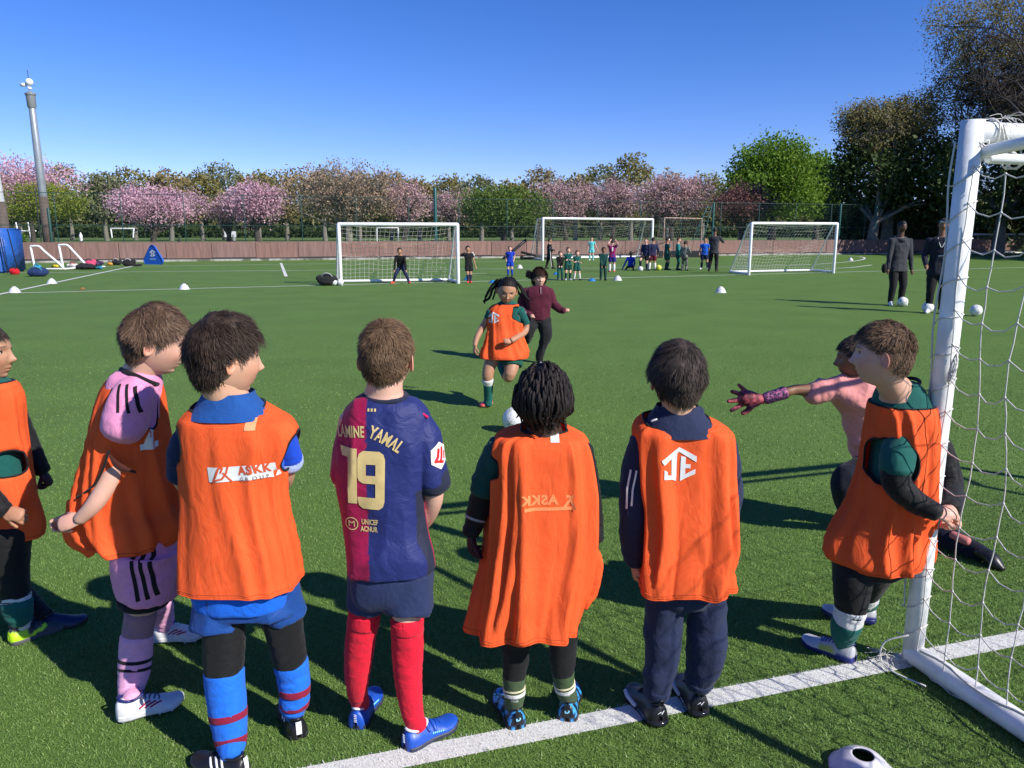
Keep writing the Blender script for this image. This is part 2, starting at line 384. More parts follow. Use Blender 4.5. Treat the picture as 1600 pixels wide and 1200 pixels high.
mk('frayed_cord', *tube([PB + lf * .02 + toc * .05 + UP * .13, PB + lf * .09 + toc * .06 + UP * .09, PB + lf * .10 + toc * .07 + UP * .03, PB + lf * .06 + toc * .12 + UP * .015, PB - lf * .05 + toc * .16 + UP * .012], .0035, seg=5), NET, goal)
def lashing(c, ax, R, turns, sd, name='cord_lashing'):
    r = np.random.default_rng(sd); ax = nrm(ax); x = nrm(np.cross(ax, (.2, .5, .8))); y = np.cross(ax, x); P = []
    n = turns * 8
    for k in range(n): a = k / 8 * 2 * math.pi; P.append(c + ax * (r.normal(0, .012) + .03 * math.sin(k * .7)) + (R + .004 + .004 * r.random()) * (x * math.cos(a) + y * math.sin(a)))
    mk(name, *tube(P, .0032, seg=5, sub=2), NET, goal)
lashing(PB + UP * (GH - .075) + gd * .02, UP, PR, 2, 1); lashing(PB + UP * GH + gd * .085, gd, PR, 3, 2); lashing(PB + UP * (GH - .08) + gd * .17, gd, .026, 3, 3)
lashing(PB + UP * (GH - .04) + gd * .30, gd, .06, 2, 4); lashing(PB + bd * .05 + UP * 1.10 - gd * .02, UP, .004, 4, 5)
frayed(PB + UP * (GH + .045) + gd * .12, 12, .07, 4, par=goal)
sg = []
for i in range(0, 31):
    for j in range(12):
        def Q(i, j): t = j / 12; return PB + gd * (i * .12) + bd * (.3 + .3 * (1 - t) * .8 + 1.1 * (1 - t)) * .98 + UP * (.06 + t * (GH - .1) - .03 * math.sin(i * .4))
        sg.append((Q(i, j), Q(i, j + 1)))
        if i < 30: sg.append((Q(i, j), Q(i + 1, j)))
mk('net', *tubes(sg, .0022, 3), NET, goal)
# ---- far goals
def far_goal(label, pl, pr, h, back, bb=1.5, tb=.5, cell=.14, r=.0065, bar=.055, m=WHITE, sagtop=.12, netm=NETD):
    pl = np.array([*pl[:2], 0.]); pr = np.array([*pr[:2], 0.]); c = (pl + pr) / 2; back = np.array([*nrm(back), 0.]); w = np.linalg.norm(pr - pl); d = (pr - pl) / w
    g = thing('football_goal', label, 'goal', c)
    for p in (pl, pr):
        mk('goalpost', *tube([p, p + UP * h], bar, seg=10, sub=1), m, g); mk('ground_bar', *tube([p + UP * bar, p + back * bb + UP * bar], bar * .8, seg=8, sub=1), m, g)
        mk('brace', *tube([p + UP * h + back * .05, p + back * tb + UP * (h - .05), p + back * (bb - .02) + UP * bar], bar * .5, seg=8, sub=1, lin=True), m, g)
    mk('crossbar', *tube([pl + UP * h, pr + UP * h], bar, seg=10, sub=1), m, g); mk('ground_bar', *tube([pl + back * bb + UP * bar, pr + back * bb + UP * bar], bar * .8, seg=8, sub=1), m, g)
    nx = int(w / cell); nj = int((h + bb * .3) / cell); S = []
    def B(i, j):
        t = j / nj; u = i / nx; k = 4 * u * (1 - u); q = tb * (1 - t) + bb * t
        if t < .14: q = tb * t / .14; zz = h - sagtop * k * t / .14
        else: t2 = (t - .14) / .86; q = tb + (bb - tb) * t2 + .18 * math.sin(math.pi * t2) * k ** .5; zz = (h - sagtop * k) * (1 - t2) + bar * t2 + .03 * math.sin(u * 21 + t * 3) * math.sin(math.pi * t2)
        return pl + d * (w * u) + back * q + UP * zz
    for i in range(nx + 1):
        for j in range(nj):
            S.append((B(i, j), B(i, j + 1)));
            if i < nx: S.append((B(i, j + 1), B(i + 1, j + 1)))
    for p in (0, nx):
        for j in range(nj + 1):
            q = B(p, j); f = (pl if p == 0 else pr) + UP * q[2]; mm = max(1, int(np.linalg.norm(q - f) / cell))
            S.append((f, q))
        for k in range(1, int(bb / cell)):
            f = (pl if p == 0 else pr) + back * (k * cell); zt = h if k * cell < tb else h * (1 - (k * cell - tb) / (bb - tb)); S.append((f + UP * .05, f + UP * max(.06, zt)))
    mk('net', *tubes(S, r, 3), netm, g)
    return g
far_goal('small white goal with a keeper in black inside and ball bag by its left post', G(533, 446), G(716, 443), 1.83, WN + np.array([.0, .0]), 1.25, .35, netm=NET, r=.005)
far_goal('full size white goal in the middle behind the waiting children', G(848, 407), G(1018, 404), 2.42, WN, 2.0, 1.0, .18, .006, .07, sagtop=.5)
far_goal('white goal right of the dark-coated coach, net leaning back to the left', G(1170, 430), G(1302, 427), 1.93, np.array([-.18, 1.]), 1.6, .25, netm=NET, r=.005)
far_goal('distant white goal in the shade beyond the near goal net', G(1508, 399), G(1640, 396), 1.5, WN, 1.6, .5)
rust = mat('rusty_white_metal', (.5, .42, .36), .7, var=.4, vscale=6, col2=(.22, .1, .06))
far_goal('rusty thin framed goal behind the group of waiting children', G(1036, 403), G(1094, 401), 2.55, WN, 1.2, .6, .2, .004, .035, m=rust)
# ---- boarded wall
wm = [mat('wall_board_%d' % k, c, .9, var=.22, vscale=1.6, bump=.3, bscale=20, stretch=(6, 6, .6)) for k, c in enumerate([(.215, .122, .10), (.205, .118, .098), (.235, .135, .11), (.21, .126, .107), (.195, .112, .094)])]
wall = thing('boarded_wall', 'low pinkish brown boarded kick wall along the far edge of the pitch', 'wall', (*wallpt(40), 0))
ang = math.atan2(WD[1], WD[0]); s = 0; k = 0; L = np.linalg.norm(WB - WA)
bpan = None
while s < L:
    wd = 2.4; V, F = box(0.012, wd - .012, -.03, .03, .16, 1.05 + .02 * math.sin(k * 2.1), .008); V = rotz(V, ang) + np.array([*wallpt(s), 0])
    V[:, 0:2] += WN * .012 * math.sin(k * 3.3); mk('panel', V, F, wm[(k * 7 + k // 3) % 5], wall, smooth=False)
    V, F = box(wd - .06, wd + .02, .03, .11, 0, 1.0); mk('wall_post', rotz(V, ang) + np.array([*wallpt(s), 0]), F, mat('dark_timber', (.05, .04, .035), .9), wall, smooth=False)
    s += wd; k += 1
V, F = box(-6, L, -.02, .06, 1.03, 1.09); V = rotz(V, ang) + np.array([*wallpt(0), .0]); mk('capping', V[:, :] + np.array([WN[0] * .05, WN[1] * .05, -.0]), F, mat('capping', (.17, .11, .09), .9, var=.2, vscale=2), wall, smooth=False)
kerbm = mat('dirty_kerb', (.5, .48, .44), .95, var=.5, vscale=1.7, col2=(.08, .085, .06))
V, F = box(-6, L, -.22, -.04, -.02, .11, .01); tag(mk('kerb', rotz(V, ang) + np.array([*wallpt(0), 0]), F, kerbm, smooth=False), kind='structure')
V, F = box(-6, L, -.035, .03, .0, .2); tag(mk('kerb_base', rotz(V, ang) + np.array([*wallpt(0), 0]), F, mat('dark_gap', (.03, .03, .03), .95), smooth=False), kind='structure')
# ---- mesh fence behind the wall
FG = mat('dark_green_metal', (.012, .055, .045), .5); bays = 30
fence = thing('mesh_fence', 'tall dark green wire mesh fence behind the boarded wall', 'fence', (*wallpt(40, .6), 0))
FHt = 3.75; bw = L / bays; pme = fme = None
for k in range(bays + 1):
    p = np.array([*wallpt(k * bw, .6), 0]); hh = FHt
    mk('fence_post', *tube([p - UP * .05, p + UP * hh], .028, seg=6, sub=1), FG, fence)
    if k < bays:
        S = []; q = np.array([*wallpt(k * bw + bw, .6), 0])
        for i in range(1, 36): a = p + (q - p) * i / 36; S.append((a + UP * .1, a + UP * (FHt - .05)))
        for j in range(1, 20): S.append((p + UP * (j * .187), q + UP * (j * .187)))
        mk('mesh_panel', *tubes(S, .004, 3), FG, fence)
        for zr in (FHt - .03, 2.0): mk('rail', *tubes([(p + UP * zr, q + UP * zr)], .018, 4), FG, fence)
def px_at_wall(px, off=0.6):
    best = min(((abs(800 + FPX * wallpt(s_, off)[0] / (wallpt(s_, off)[1] * CP + CH * SP) - px), s_) for s_ in np.linspace(0, L, 1800))); return best[1]
for px, top, lab in ((681, 294, 'tall green steel post behind the right edge of the small keeper goal'), (1111, 318, 'green steel post beside the ladder tower'), (85, 326, 'dark green fence corner post by the white hurdle frames'), (1308, 319, 'teal green post right of the white goal'), (1363, 320, 'teal green post further right in the shaded corner')):
    s_ = px_at_wall(px, .3); p = np.array([*wallpt(s_, .3), 0]); z = W(px, top, p[1])[2]
    tag(mk('steel_post', *tube([p, [p[0], p[1], z]], .11 if 600 < px < 1000 else .08, seg=8, sub=1), FG if px < 100 else mat('teal_steel', (.012, .085, .08), .45)), lab, 'post')
# ladder tower braces
s_ = px_at_wall(1100, .3); p = np.array([*wallpt(s_, .3), 0]); d3 = np.array([*WD, 0])
lad = thing('ladder_frame', 'thin teal ladder frame leaning against the green post behind the blue-shirted child', 'ladder', p)
a0, a1 = p - d3 * 1.1 + UP * .9, p + d3 * .1 + UP * 3.5; b0, b1 = p - d3 * .2 + UP * .9, p + d3 * .45 + UP * 3.5
for a, b in ((a0, a1), (b0, b1)): mk('rail', *tube([a, b], .035, seg=6, sub=1), mat('teal_steel', (.015, .11, .10)), lad)
for t in np.linspace(.1, .95, 8): mk('rung', *tube([a0 + (a1 - a0) * t, b0 + (b1 - b0) * t], .022, seg=5, sub=1), MATS['teal_steel'], lad)
# ---- poles on the left
steel = mat('galvanised_steel', (.30, .33, .36), .42, metal=.35, var=.12, vscale=3); brownp = mat('brown_pole_base', (.10, .075, .06), .8, var=.2, vscale=3)
pole = thing('camera_mast', 'tall grey steel mast with a white camera cluster on top, left of the pitch', 'mast', W(76, 377, 44) * (1, 1, 0))
pb = W(76, 377, 44); px0 = pb[0]; zt = W(45, 135, 44)[2]; PX = lambda z: np.array([px0 - .006 * z, 44, z])
mk('mast_shaft', *tube([PX(3.6), PX(6), PX(zt - 1.1)], [.22, .20, .17], seg=16, sub=1), steel, pole)
mk('mast_base', *tube([PX(0), PX(3.6)], [.27, .235], seg=16, sub=1, caps=False), brownp, pole)
mk('collar', *tube([PX(zt - 1.15), PX(zt - 1.05), PX(zt - .5), PX(zt - .42)], [.18, .23, .24, .25], seg=16, sub=1), mat('mast_collar', (.18, .20, .21), .5), pole)
mk('cap', *tube([PX(zt - .42), PX(zt - .36), PX(zt - .30)], [.28, .28, .12], seg=16, sub=1, lin=True), MATS['mast_collar'], pole)
wp = mat('white_plastic', (.75, .77, .8), .4)
hd = mk('camera_head', *merge([sphere(PX(zt - .1) + np.array([0, 0, .0]), (.11, .11, .09)), sphere(PX(zt + .17) + np.array([.02, 0, .05]), (.2, .2, .2)), box(px0 - .5, px0 - .25, 43.9, 44.1, zt + .0, zt + .16)]), wp, pole)
mk('aerial', *tube([PX(zt), PX(zt + .85)], .02, seg=5, sub=1), mat('dark_metal', (.03, .03, .035), .5), pole)
mk('cable', *tube([PX(0) + np.array([-.2, -.3, 0]), PX(1.6) + np.array([-.24, -.3, 0]), PX(4.1) + np.array([-.2, -.3, 0])], .03, seg=5), MATS['dark_metal'], pole)
p2 = W(10, 377, 46); p2[2] = 0; ft = W(-2, 200, 46)[2]
pole2 = thing('floodlight_pole', 'pale tapered pole with a brown base at the left edge of the view', 'pole', p2)
mk('pole_base', *tube([p2, p2 + UP * 3.4 + np.array([-.12, 0, 0])], [.36, .30], seg=14, sub=1, caps=False), brownp, pole2)
mk('pole_shaft', *tube([p2 + UP * 3.4 + np.array([-.12, 0, 0]), p2 + UP * 14 + np.array([-.5, 0, 0])], [.29, .13], seg=14, sub=1), mat('pale_pole', (.5, .52, .53), .45), pole2)
mk('lamp_head', *box(p2[0] - 1.3, p2[0] + .3, 45.8, 46.2, 14, 14.4, .03), MATS['mast_collar'], pole2)
# ============================================================ TREES
def leafmesh(C, size, r, up=0.0, asp=.6):
    n = len(C); a = nrm(r.normal(0, 1, (n, 3))); b = nrm(np.cross(a, r.normal(0, 1, (n, 3)))); s = size * (.6 + .8 * r.random(n))[:, None]
    V = np.stack([C - a * s, C + b * s * asp, C + a * s, C - b * s * asp], 1).reshape(-1, 3)
    return V, np.arange(4 * n).reshape(-1, 4)
BARK = mat('dark_bark', (.055, .045, .036), .95, var=.3, vscale=6)
BARK2 = mat('grey_bark', (.17, .155, .125), .95, var=.3, vscale=4)
def leafmat(name, c, c2, trans=.3): return mat(name, c, .6, attr='tint', col2=c2, trans=trans, spec=.25)
def tree(name, label, base, lobes, n, per, size, spread, lm, bark=BARK, tr=.25, seed=1, limbs=12, fork=.35, twigs=0, twig_up=0, group=None, cat='tree', mixm=None, hollow=.5, twr=.012, zmin=None, lw=.45):
    r = np.random.default_rng(seed); base = np.array([base[0], base[1], 0.]); w = np.array([np.prod(l[1]) for l in lobes]); w = w / w.sum()
    idx = r.choice(len(lobes), n, p=w); d = nrm(r.normal(0, 1, (n, 3))); rr = (hollow + (1 - hollow) * r.random(n)) ** .7
    c = np.array([l[0] for l in lobes])[idx]; R = np.array([l[1] for l in lobes])[idx]
    K = c + d * R * rr[:, None]; K += .28 * spread * vn(K * .7)[:, None] * d
    t = thing(name, label, cat, base, group)
    top = base + UP * (np.max(K[:, 2]) * fork); bend = np.array([r.normal(0, .15), r.normal(0, .1), 0])
    mk('trunk', *tube([base - UP * .2, base + UP * top[2] * .5 + bend, top], [tr * 1.25, tr, tr * .8], seg=9, sub=3), bark, t)
    S = []; ends = []
    pick = r.choice(n, min(limbs, n), replace=False)
    LP = []
    for k in pick:
        e = K[k]; m = (top * .5 + e * .5) + r.normal(0, .08, 3) * np.linalg.norm(e - top) + UP * .04 * np.linalg.norm(e - top)
        LP.append(tube([top - UP * tr, m, e], [tr * lw, tr * lw * .55, tr * .07], seg=5, sub=4)); ends.append((m, e))
    if LP: mk('limbs', *merge(LP), bark, t)
    if twigs:
        S = []
        for k in range(twigs):
            m, e = ends[r.integers(len(ends))]; p = m + (e - m) * r.random(); q = K[r.integers(n)]
            if np.linalg.norm(q - p) > 5 * spread + 2: q = p + nrm(q - p) * (3 * spread + 1)
            mid = (p + q) / 2 + r.normal(0, .15 * spread, 3); S += [(p, mid), (mid, q)]
            for z in range(4):
                e2 = q + nrm(r.normal(0, 1, 3) + UP * twig_up) * spread * (.6 + r.random()); S.append((mid if z % 2 else q, e2))
        mk('twigs', *tubes(S, twr, 3), bark, t)
    off = r.normal(0, 1, (n, per, 3)) * spread * np.array([1, 1, .8]); C = (K[:, None] + off).reshape(-1, 3)
    tint = np.repeat(np.clip(.5 + .3 * r.normal(0, 1, n), 0, 1), per) * .6 + .4 * r.random(n * per)
    if zmin is not None: k_ = C[:, 2] > zmin; C, tint = C[k_], tint[k_]
    V, F = leafmesh(C, size, r); mk('crown', V, F, lm, t, smooth=False, tint=np.repeat(tint, 4))
    return t
OLIVE = leafmat('olive_spring_leaves', (.16, .155, .045), (.33, .29, .11), .4)
OLIVE2 = leafmat('brown_spring_leaves', (.20, .165, .065), (.38, .31, .15), .4)
SAGE = leafmat('sage_leaves', (.15, .17, .085), (.30, .31, .17), .4)
GREEN = leafmat('fresh_green_leaves', (.075, .16, .016), (.22, .36, .045), .4)
YGREEN = leafmat('yellow_green_leaves', (.10, .15, .012), (.28, .31, .05))
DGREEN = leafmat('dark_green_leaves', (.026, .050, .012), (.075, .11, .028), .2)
PINK = leafmat('pink_blossom', (.50, .25, .32), (.84, .60, .68), .4)
PINK2 = leafmat('faded_pink_blossom', (.38, .21, .21), (.72, .52, .53), .4)
BUFF = leafmat('buff_brown_blossom', (.26, .175, .10), (.56, .42, .31), .4)
MAROON = leafmat('maroon_young_leaves', (.10, .035, .035), (.30, .15, .14))
BRONZE = leafmat('bronze_green_twig_leaves', (.13, .12, .04), (.34, .30, .12), .4)
def crown_at(pxc, pyt, pyb, wpx, Y, flat=1.0, lob=3, seed=0, depth=.8):
    r = np.random.default_rng(seed + 50); t, b = W(pxc, pyt, Y)[2], W(pxc, pyb, Y)[2]; x = W(pxc, (pyt + pyb) / 2, Y)[0]; hw = wpx / 2 * PM(330, Y); h = (t - b) / 2; out = [((x, Y, b + h * .95), (hw * .72, hw * depth * .7, h * .93))]
    for k in range(lob):
        u = (k + .5) / lob * 2 - 1; out.append(((x + u * hw * .62, Y + r.normal(0, .2) * hw, b + h * (.8 + .25 * r.random())), (hw * .42, hw * .42, h * (.62 + .2 * r.random()))))
    return out
# far row of plane trees
far = [(-30, 262, 110), (25, 258, 90), (105, 248, 100), (160, 262, 70), (205, 254, 90), (262, 260, 80), (312, 262, 70), (345, 246, 95), (400, 262, 70), (445, 256, 90), (505, 258, 80), (560, 264, 90), (610, 262, 80), (655, 272, 60), (700, 268, 85), (752, 268, 85), (800, 278, 60), (845, 254, 90), (900, 268, 70), (940, 250, 70), (988, 232, 80), (1045, 262, 80), (1100, 262, 80), (1160, 262, 90)]
FL = ['at the left picture edge behind the pole', 'between the pole and the mast', 'just right of the mast', 'low one right of the mast', 'above the bright pink cherry, left', 'above the bright pink cherry, right', 'left of the domed one', 'domed, left above the darker pink cherry',
 'above the darker pink cherry', 'between darker cherry and brown tree', 'behind the left side of the brown tree', 'behind the middle of the brown tree', 'behind the right side of the brown tree', 'low one right of the brown tree', 'behind the tall green post', 'left behind the broad green tree',
 'low behind the broad green tree', 'right behind the broad green tree', 'above the middle goal, low', 'above the middle goal, dense crowned', 'tallest, left of bright green tree', 'right beside the tallest one', 'just left of the bright green tree', 'behind the bright green tree']
for k, (px, pt, w) in enumerate(far):
    Y = 165 + 22 * ((k * 37) % 5) / 4; lob = crown_at(px, pt, 346, w * 1.15, Y, seed=k); mm = [OLIVE, OLIVE2, OLIVE, SAGE][(k * 5) % 4] if px != 940 else SAGE
    tree('plane_tree', 'rounded %s spring tree in far row, %s' % ({'olive_spring_leaves': 'olive', 'brown_spring_leaves': 'brownish', 'sage_leaves': 'grey green'}[mm.name], FL[k]), (lob[0][0][0], Y), lob, 300, 11, .34, .62, mm, BARK2, .45, seed=100 + k, limbs=8, group='far row of rounded spring trees', hollow=.55)
# hedge and understorey masses
def mass(name, label, px0, px1, pt, Y, n, size, lm, seed, cat='woodland', zlo=0.0, dep=5):
    r = np.random.default_rng(seed); x0, x1 = W(px0, 350, Y)[0], W(px1, 350, Y)[0]; top = W(800, pt, Y)[2]; x = x0 + (x1 - x0) * r.random(n)
    h = top * (.72 + .3 * vn(np.stack([x * .16, 0 * x, 0 * x + seed], 1))); z = zlo + (h - zlo) * r.random(n) ** .8; C = np.stack([x, Y + dep * (r.random(n) - .5), z], 1)
    V, F = leafmesh(C, size, r); return tag(mk(name, V, F, lm, smooth=False, tint=np.repeat(r.random(n) * .8 + .2 * vn(C * .3), 4)), label, cat, kind='stuff')
mass('distant_woodland', 'dark band of distant woodland under the spring trees', -500, 2600, 298, 360, 80000, 1.6, leafmat('woodland_leaves', (.085, .09, .03), (.2, .19, .075)), 3, dep=24)
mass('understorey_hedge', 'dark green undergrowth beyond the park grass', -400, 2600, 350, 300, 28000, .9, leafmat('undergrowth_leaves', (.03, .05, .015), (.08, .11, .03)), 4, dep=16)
# blossom trees
def blossom(label, px, pt, pb_, w, Y, lm, n=230, per=26, size=.085, sp=.34, seed=1, **k):
    lob = crown_at(px, pt, pb_, w, Y, seed=seed, lob=k.pop('lob', 4)); return tree(k.pop('name', 'cherry_tree'), label, (lob[0][0][0], Y), lob, n, per, size, sp, lm, k.pop('bark', BARK), k.pop('tr', .24), seed=seed, limbs=k.pop('limbs', 14), fork=k.pop('fork', .33), **k)
blossom('pale pink blossom tree behind the grey mast', 40, 238, 330, 150, 80, PINK, n=230, seed=11, size=.12, sp=.5)
blossom('yellow green leafed tree in front of the pink tree by the mast', 75, 282, 350, 165, 72, YGREEN, name='leafy_tree', n=320, per=26, seed=12, size=.1)
blossom('bright pink cherry tree behind the blue triangular banner', 237, 284, 352, 170, 62, PINK, n=330, seed=13)
blossom('pink cherry tree with darker lower half left of the brown tree', 398, 276, 350, 118, 64, PINK, n=240, seed=14, twigs=60)
blossom('small mauve cherry tree between two brighter ones', 355, 300, 352, 60, 66, PINK2, n=90, seed=24)
blossom('wide brown and buff blossom tree with bare twigs on top behind the keeper goal', 540, 240, 350, 215, 66, BUFF, n=520, per=15, seed=15, twigs=420, twig_up=.6, lob=5, limbs=26, tr=.33, bark=BARK2, twr=.016, size=.095)
blossom('pink blossom tree at the right shoulder of the brown tree', 632, 276, 348, 90, 69, PINK2, n=150, seed=16)
blossom('faded pink tree beside the tall green post', 712, 292, 345, 90, 78, PINK2, n=150, seed=17, twigs=60)
blossom('broad green leafed tree between the left and middle goals', 785, 288, 356, 185, 60, leafmat('mid_green_leaves', (.06, .11, .02), (.18, .26, .055), .35), name='leafy_tree', n=420, per=24, seed=18, tr=.3, size=.09)
blossom('pale pink cherry tree above the middle goal', 882, 276, 345, 130, 76, PINK2, n=220, seed=19, twigs=100)
blossom('pink cherry tree right above the middle goal', 960, 274, 345, 100, 78, PINK2, n=190, seed=20, twigs=80)
blossom('deep pink cherry tree above the waiting children', 1050, 264, 345, 140, 72, PINK2, n=300, seed=21, twigs=120)
blossom('dull maroon tree above the right hand white goal', 1160, 284, 350, 130, 66, MAROON, n=260, per=20, seed=22, twigs=140, name='maroon_tree')
blossom('bright fresh green tree above the right hand white goal', 1212, 200, 345, 185, 80, GREEN, name='leafy_tree', n=900, per=26, seed=23, size=.15, sp=.5, lob=4, limbs=14, tr=.4, hollow=.55)
blossom('second fresh green tree half hidden by the dark one', 1282, 232, 345, 95, 84, GREEN, name='leafy_tree', n=380, per=26, seed=25, size=.15, sp=.5, tr=.35)
# dark mass and big tree on the right
def big(label, lobes, base, n, per, size, sp, lm, seed, **k): return tree(k.pop('name', 'dark_tree'), label, base, lobes, n, per, size, sp, lm, k.pop('bark', BARK2), seed=seed, **k)
Yb = 62
def LB(px, py, rx, ry, Y=Yb, dr=1.0): c = W(px, py, Y); m = PM(py, Y); return (tuple(c), (rx * m, min(rx, ry) * m * dr, ry * m))
big('dark tree with spreading twiggy top left of the big tree', [LB(1372, 200, 62, 44), LB(1340, 180, 34, 25), LB(1420, 190, 50, 40)], (W(1392, 300, Yb)[0], Yb), 420, 34, .085, .36, BRONZE, 31, twigs=380, tr=.42, limbs=26, fork=.45, twr=.03)
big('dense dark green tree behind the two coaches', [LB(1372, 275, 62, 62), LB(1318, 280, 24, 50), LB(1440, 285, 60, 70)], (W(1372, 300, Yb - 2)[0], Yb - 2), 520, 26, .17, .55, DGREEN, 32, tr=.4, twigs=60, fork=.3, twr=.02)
Yb = 50
big('very tall thin-leaved tree filling the upper right corner', [LB(1585, 70, 110, 95), LB(1490, 190, 62, 90), LB(1600, 240, 110, 110), LB(1480, 50, 42, 55), LB(1700, 100, 120, 140), LB(1462, 235, 40, 60), LB(1540, 30, 80, 60), LB(1530, 130, 80, 70)], (W(1640, 300, Yb)[0], Yb), 2600, 36, .075, .40, BRONZE, 33, twigs=1100, tr=.5, limbs=26, fork=.3, twig_up=-.1, twr=.02, lw=.18, bark=BARK)
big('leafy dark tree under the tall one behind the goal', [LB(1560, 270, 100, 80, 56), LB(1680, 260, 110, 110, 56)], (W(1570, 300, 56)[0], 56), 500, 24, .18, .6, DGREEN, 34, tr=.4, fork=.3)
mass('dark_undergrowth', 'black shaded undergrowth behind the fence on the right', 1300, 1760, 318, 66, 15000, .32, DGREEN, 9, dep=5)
# trees on the right beyond the frame: they shade the far corner of the pitch
for k, (x, y, h) in enumerate([(46, 40, 13), (52, 33, 13), (50, 48, 14)]):
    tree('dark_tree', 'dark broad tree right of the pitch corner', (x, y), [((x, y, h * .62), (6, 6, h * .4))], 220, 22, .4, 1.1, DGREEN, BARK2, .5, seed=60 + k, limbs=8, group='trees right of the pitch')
# ============================================================ PEOPLE LIBRARY
def skinmat(name, c): return mat(name, c, .5, attr='col', sss=.12, spec=.35, bump=.05, bscale=300)
SKIN = skinmat('skin', (.5, .3, .2))
TONES = dict(fair=(.62, .36, .27), light=(.58, .33, .22), tan=(.40, .21, .125), brown=(.22, .105, .058), dark=(.085, .042, .028), deep=(.045, .025, .019))
def headshape(d):
    d = np.asarray(d, float); p = d * np.array([.0725, .091, .106]); x, y, z = p[:, 0].copy(), p[:, 1].copy(), p[:, 2].copy()
    k = np.clip(-z / .106, 0, 1); f = np.clip(y / .05, 0, 1); b = np.clip(-y / .05, 0, 1)
    x *= 1 - .30 * k ** 1.6; y = np.where(y > 0, y * (1 - .10 * k), y * (1 - .50 * k ** 1.2)); y += .010 * k * f
    g = lambda cx, cz, sx, sz: np.exp(-((x - cx) / sx) ** 2 - ((z - cz) / sz) ** 2)
    ax = np.abs(x); ga = lambda cx, cz, sx, sz: np.exp(-((ax - cx) / sx) ** 2 - ((z - cz) / sz) ** 2)
    q = .019 * g(0, -.026, .0095, .011) + .010 * g(0, -.010, .006, .018) - .011 * ga(.029, .006, .015, .011) + .004 * ga(.022, .024, .018, .006)
    q += .004 * ga(.009, -.030, .005, .006) + .0055 * g(0, -.053, .018, .005) + .005 * g(0, -.063, .014, .005) - .005 * g(0, -.0575, .018, .002)
    q += .009 * g(0, -.086, .018, .013) + .005 * ga(.036, -.030, .018, .018) - .003 * g(0, -.075, .02, .005)
    y += q * f; y = np.where(y > .075, .075 + (y - .075) * .9, y)
    return np.stack([x, y, z], 1)
_ico = {}
def ico(n):
    if n not in _ico:
        bm = bmesh.new(); bmesh.ops.create_icosphere(bm, subdivisions=n, radius=1); _ico[n] = (np.array([v.co[:] for v in bm.verts]), np.array([[v.index for v in f.verts] for f in bm.faces])); bm.free()
    return _ico[n]
def rot(yaw, pitch=0, roll=0):
    y, p, r = math.radians(yaw), math.radians(pitch), math.radians(roll)
    M = Matrix.Rotation(-y, 3, 'Z') @ Matrix.Rotation(-p, 3, 'X') @ Matrix.Rotation(r, 3, 'Y')
    return np.array(M)
class Head:
    def __init__(s, c, sc=1.0, yaw=0, pitch=0, roll=0): s.c = np.array(c, float); s.s = sc; s.R = rot(yaw, pitch, roll)
    def w(s, P): return (np.asarray(P, float) * s.s) @ s.R.T + s.c
    def neckbase(s): return s.w([(0, -.018, -.075)])[0]
def ear(side, flare=28):
    U, Vv = 14, 6; V = []; F = []
    for f, sg in ((0, 1), (1, -1)):
        for j in range(Vv):
            r = (j + 1) / Vv
            for i in range(U):
                a = 2 * math.pi * i / U; h = (.0055 * math.exp(-((r - .82) / .16) ** 2) + .002 * math.exp(-(r / .3) ** 2)) if sg > 0 else -.003 * (1 - r * r)
                rr = r * (1 - .12 * max(0, -math.sin(a))); V.append((h, .0155 * rr * math.cos(a) + .003 * r * math.sin(a), .0285 * rr * math.sin(a)))
    n = U * Vv
    for q in (0, n):
        for j in range(Vv - 1):
            for i in range(U):
                a = q + j * U + i; b = q + j * U + (i + 1) % U; f = (a, b, b + U, a + U); F.append(f if q == 0 else f[::-1])
    F.append(list(range(U))[::-1]); F.append([n + i for i in range(U)])
    V = np.array(V); a = math.radians(flare); V = V + (0, -.012, 0)
    V = np.stack([V[:, 0] * math.cos(a) - V[:, 1] * math.sin(a), V[:, 0] * math.sin(a) + V[:, 1] * math.cos(a), V[:, 2]], 1)
    V = V * (side * 1.1, 1.1, 1.05) + (side * .0685, .004, -.012)
    if side < 0: F = [tuple(f)[::-1] for f in F]
    return V, F
def smooth01(x): x = np.clip(x, 0, 1); return x * x * (3 - 2 * x)
def ik(a, b, l1, l2, hint):
    a, b = np.array(a, float), np.array(b, float); d = b - a; L = min(np.linalg.norm(d), (l1 + l2) * .999); u = nrm(d); h = np.array(hint, float); h = nrm(h - u * h.dot(u))
    x = (l1 * l1 - l2 * l2 + L * L) / (2 * L); y = math.sqrt(max(l1 * l1 - x * x, 0)); return a + u * x + h * y
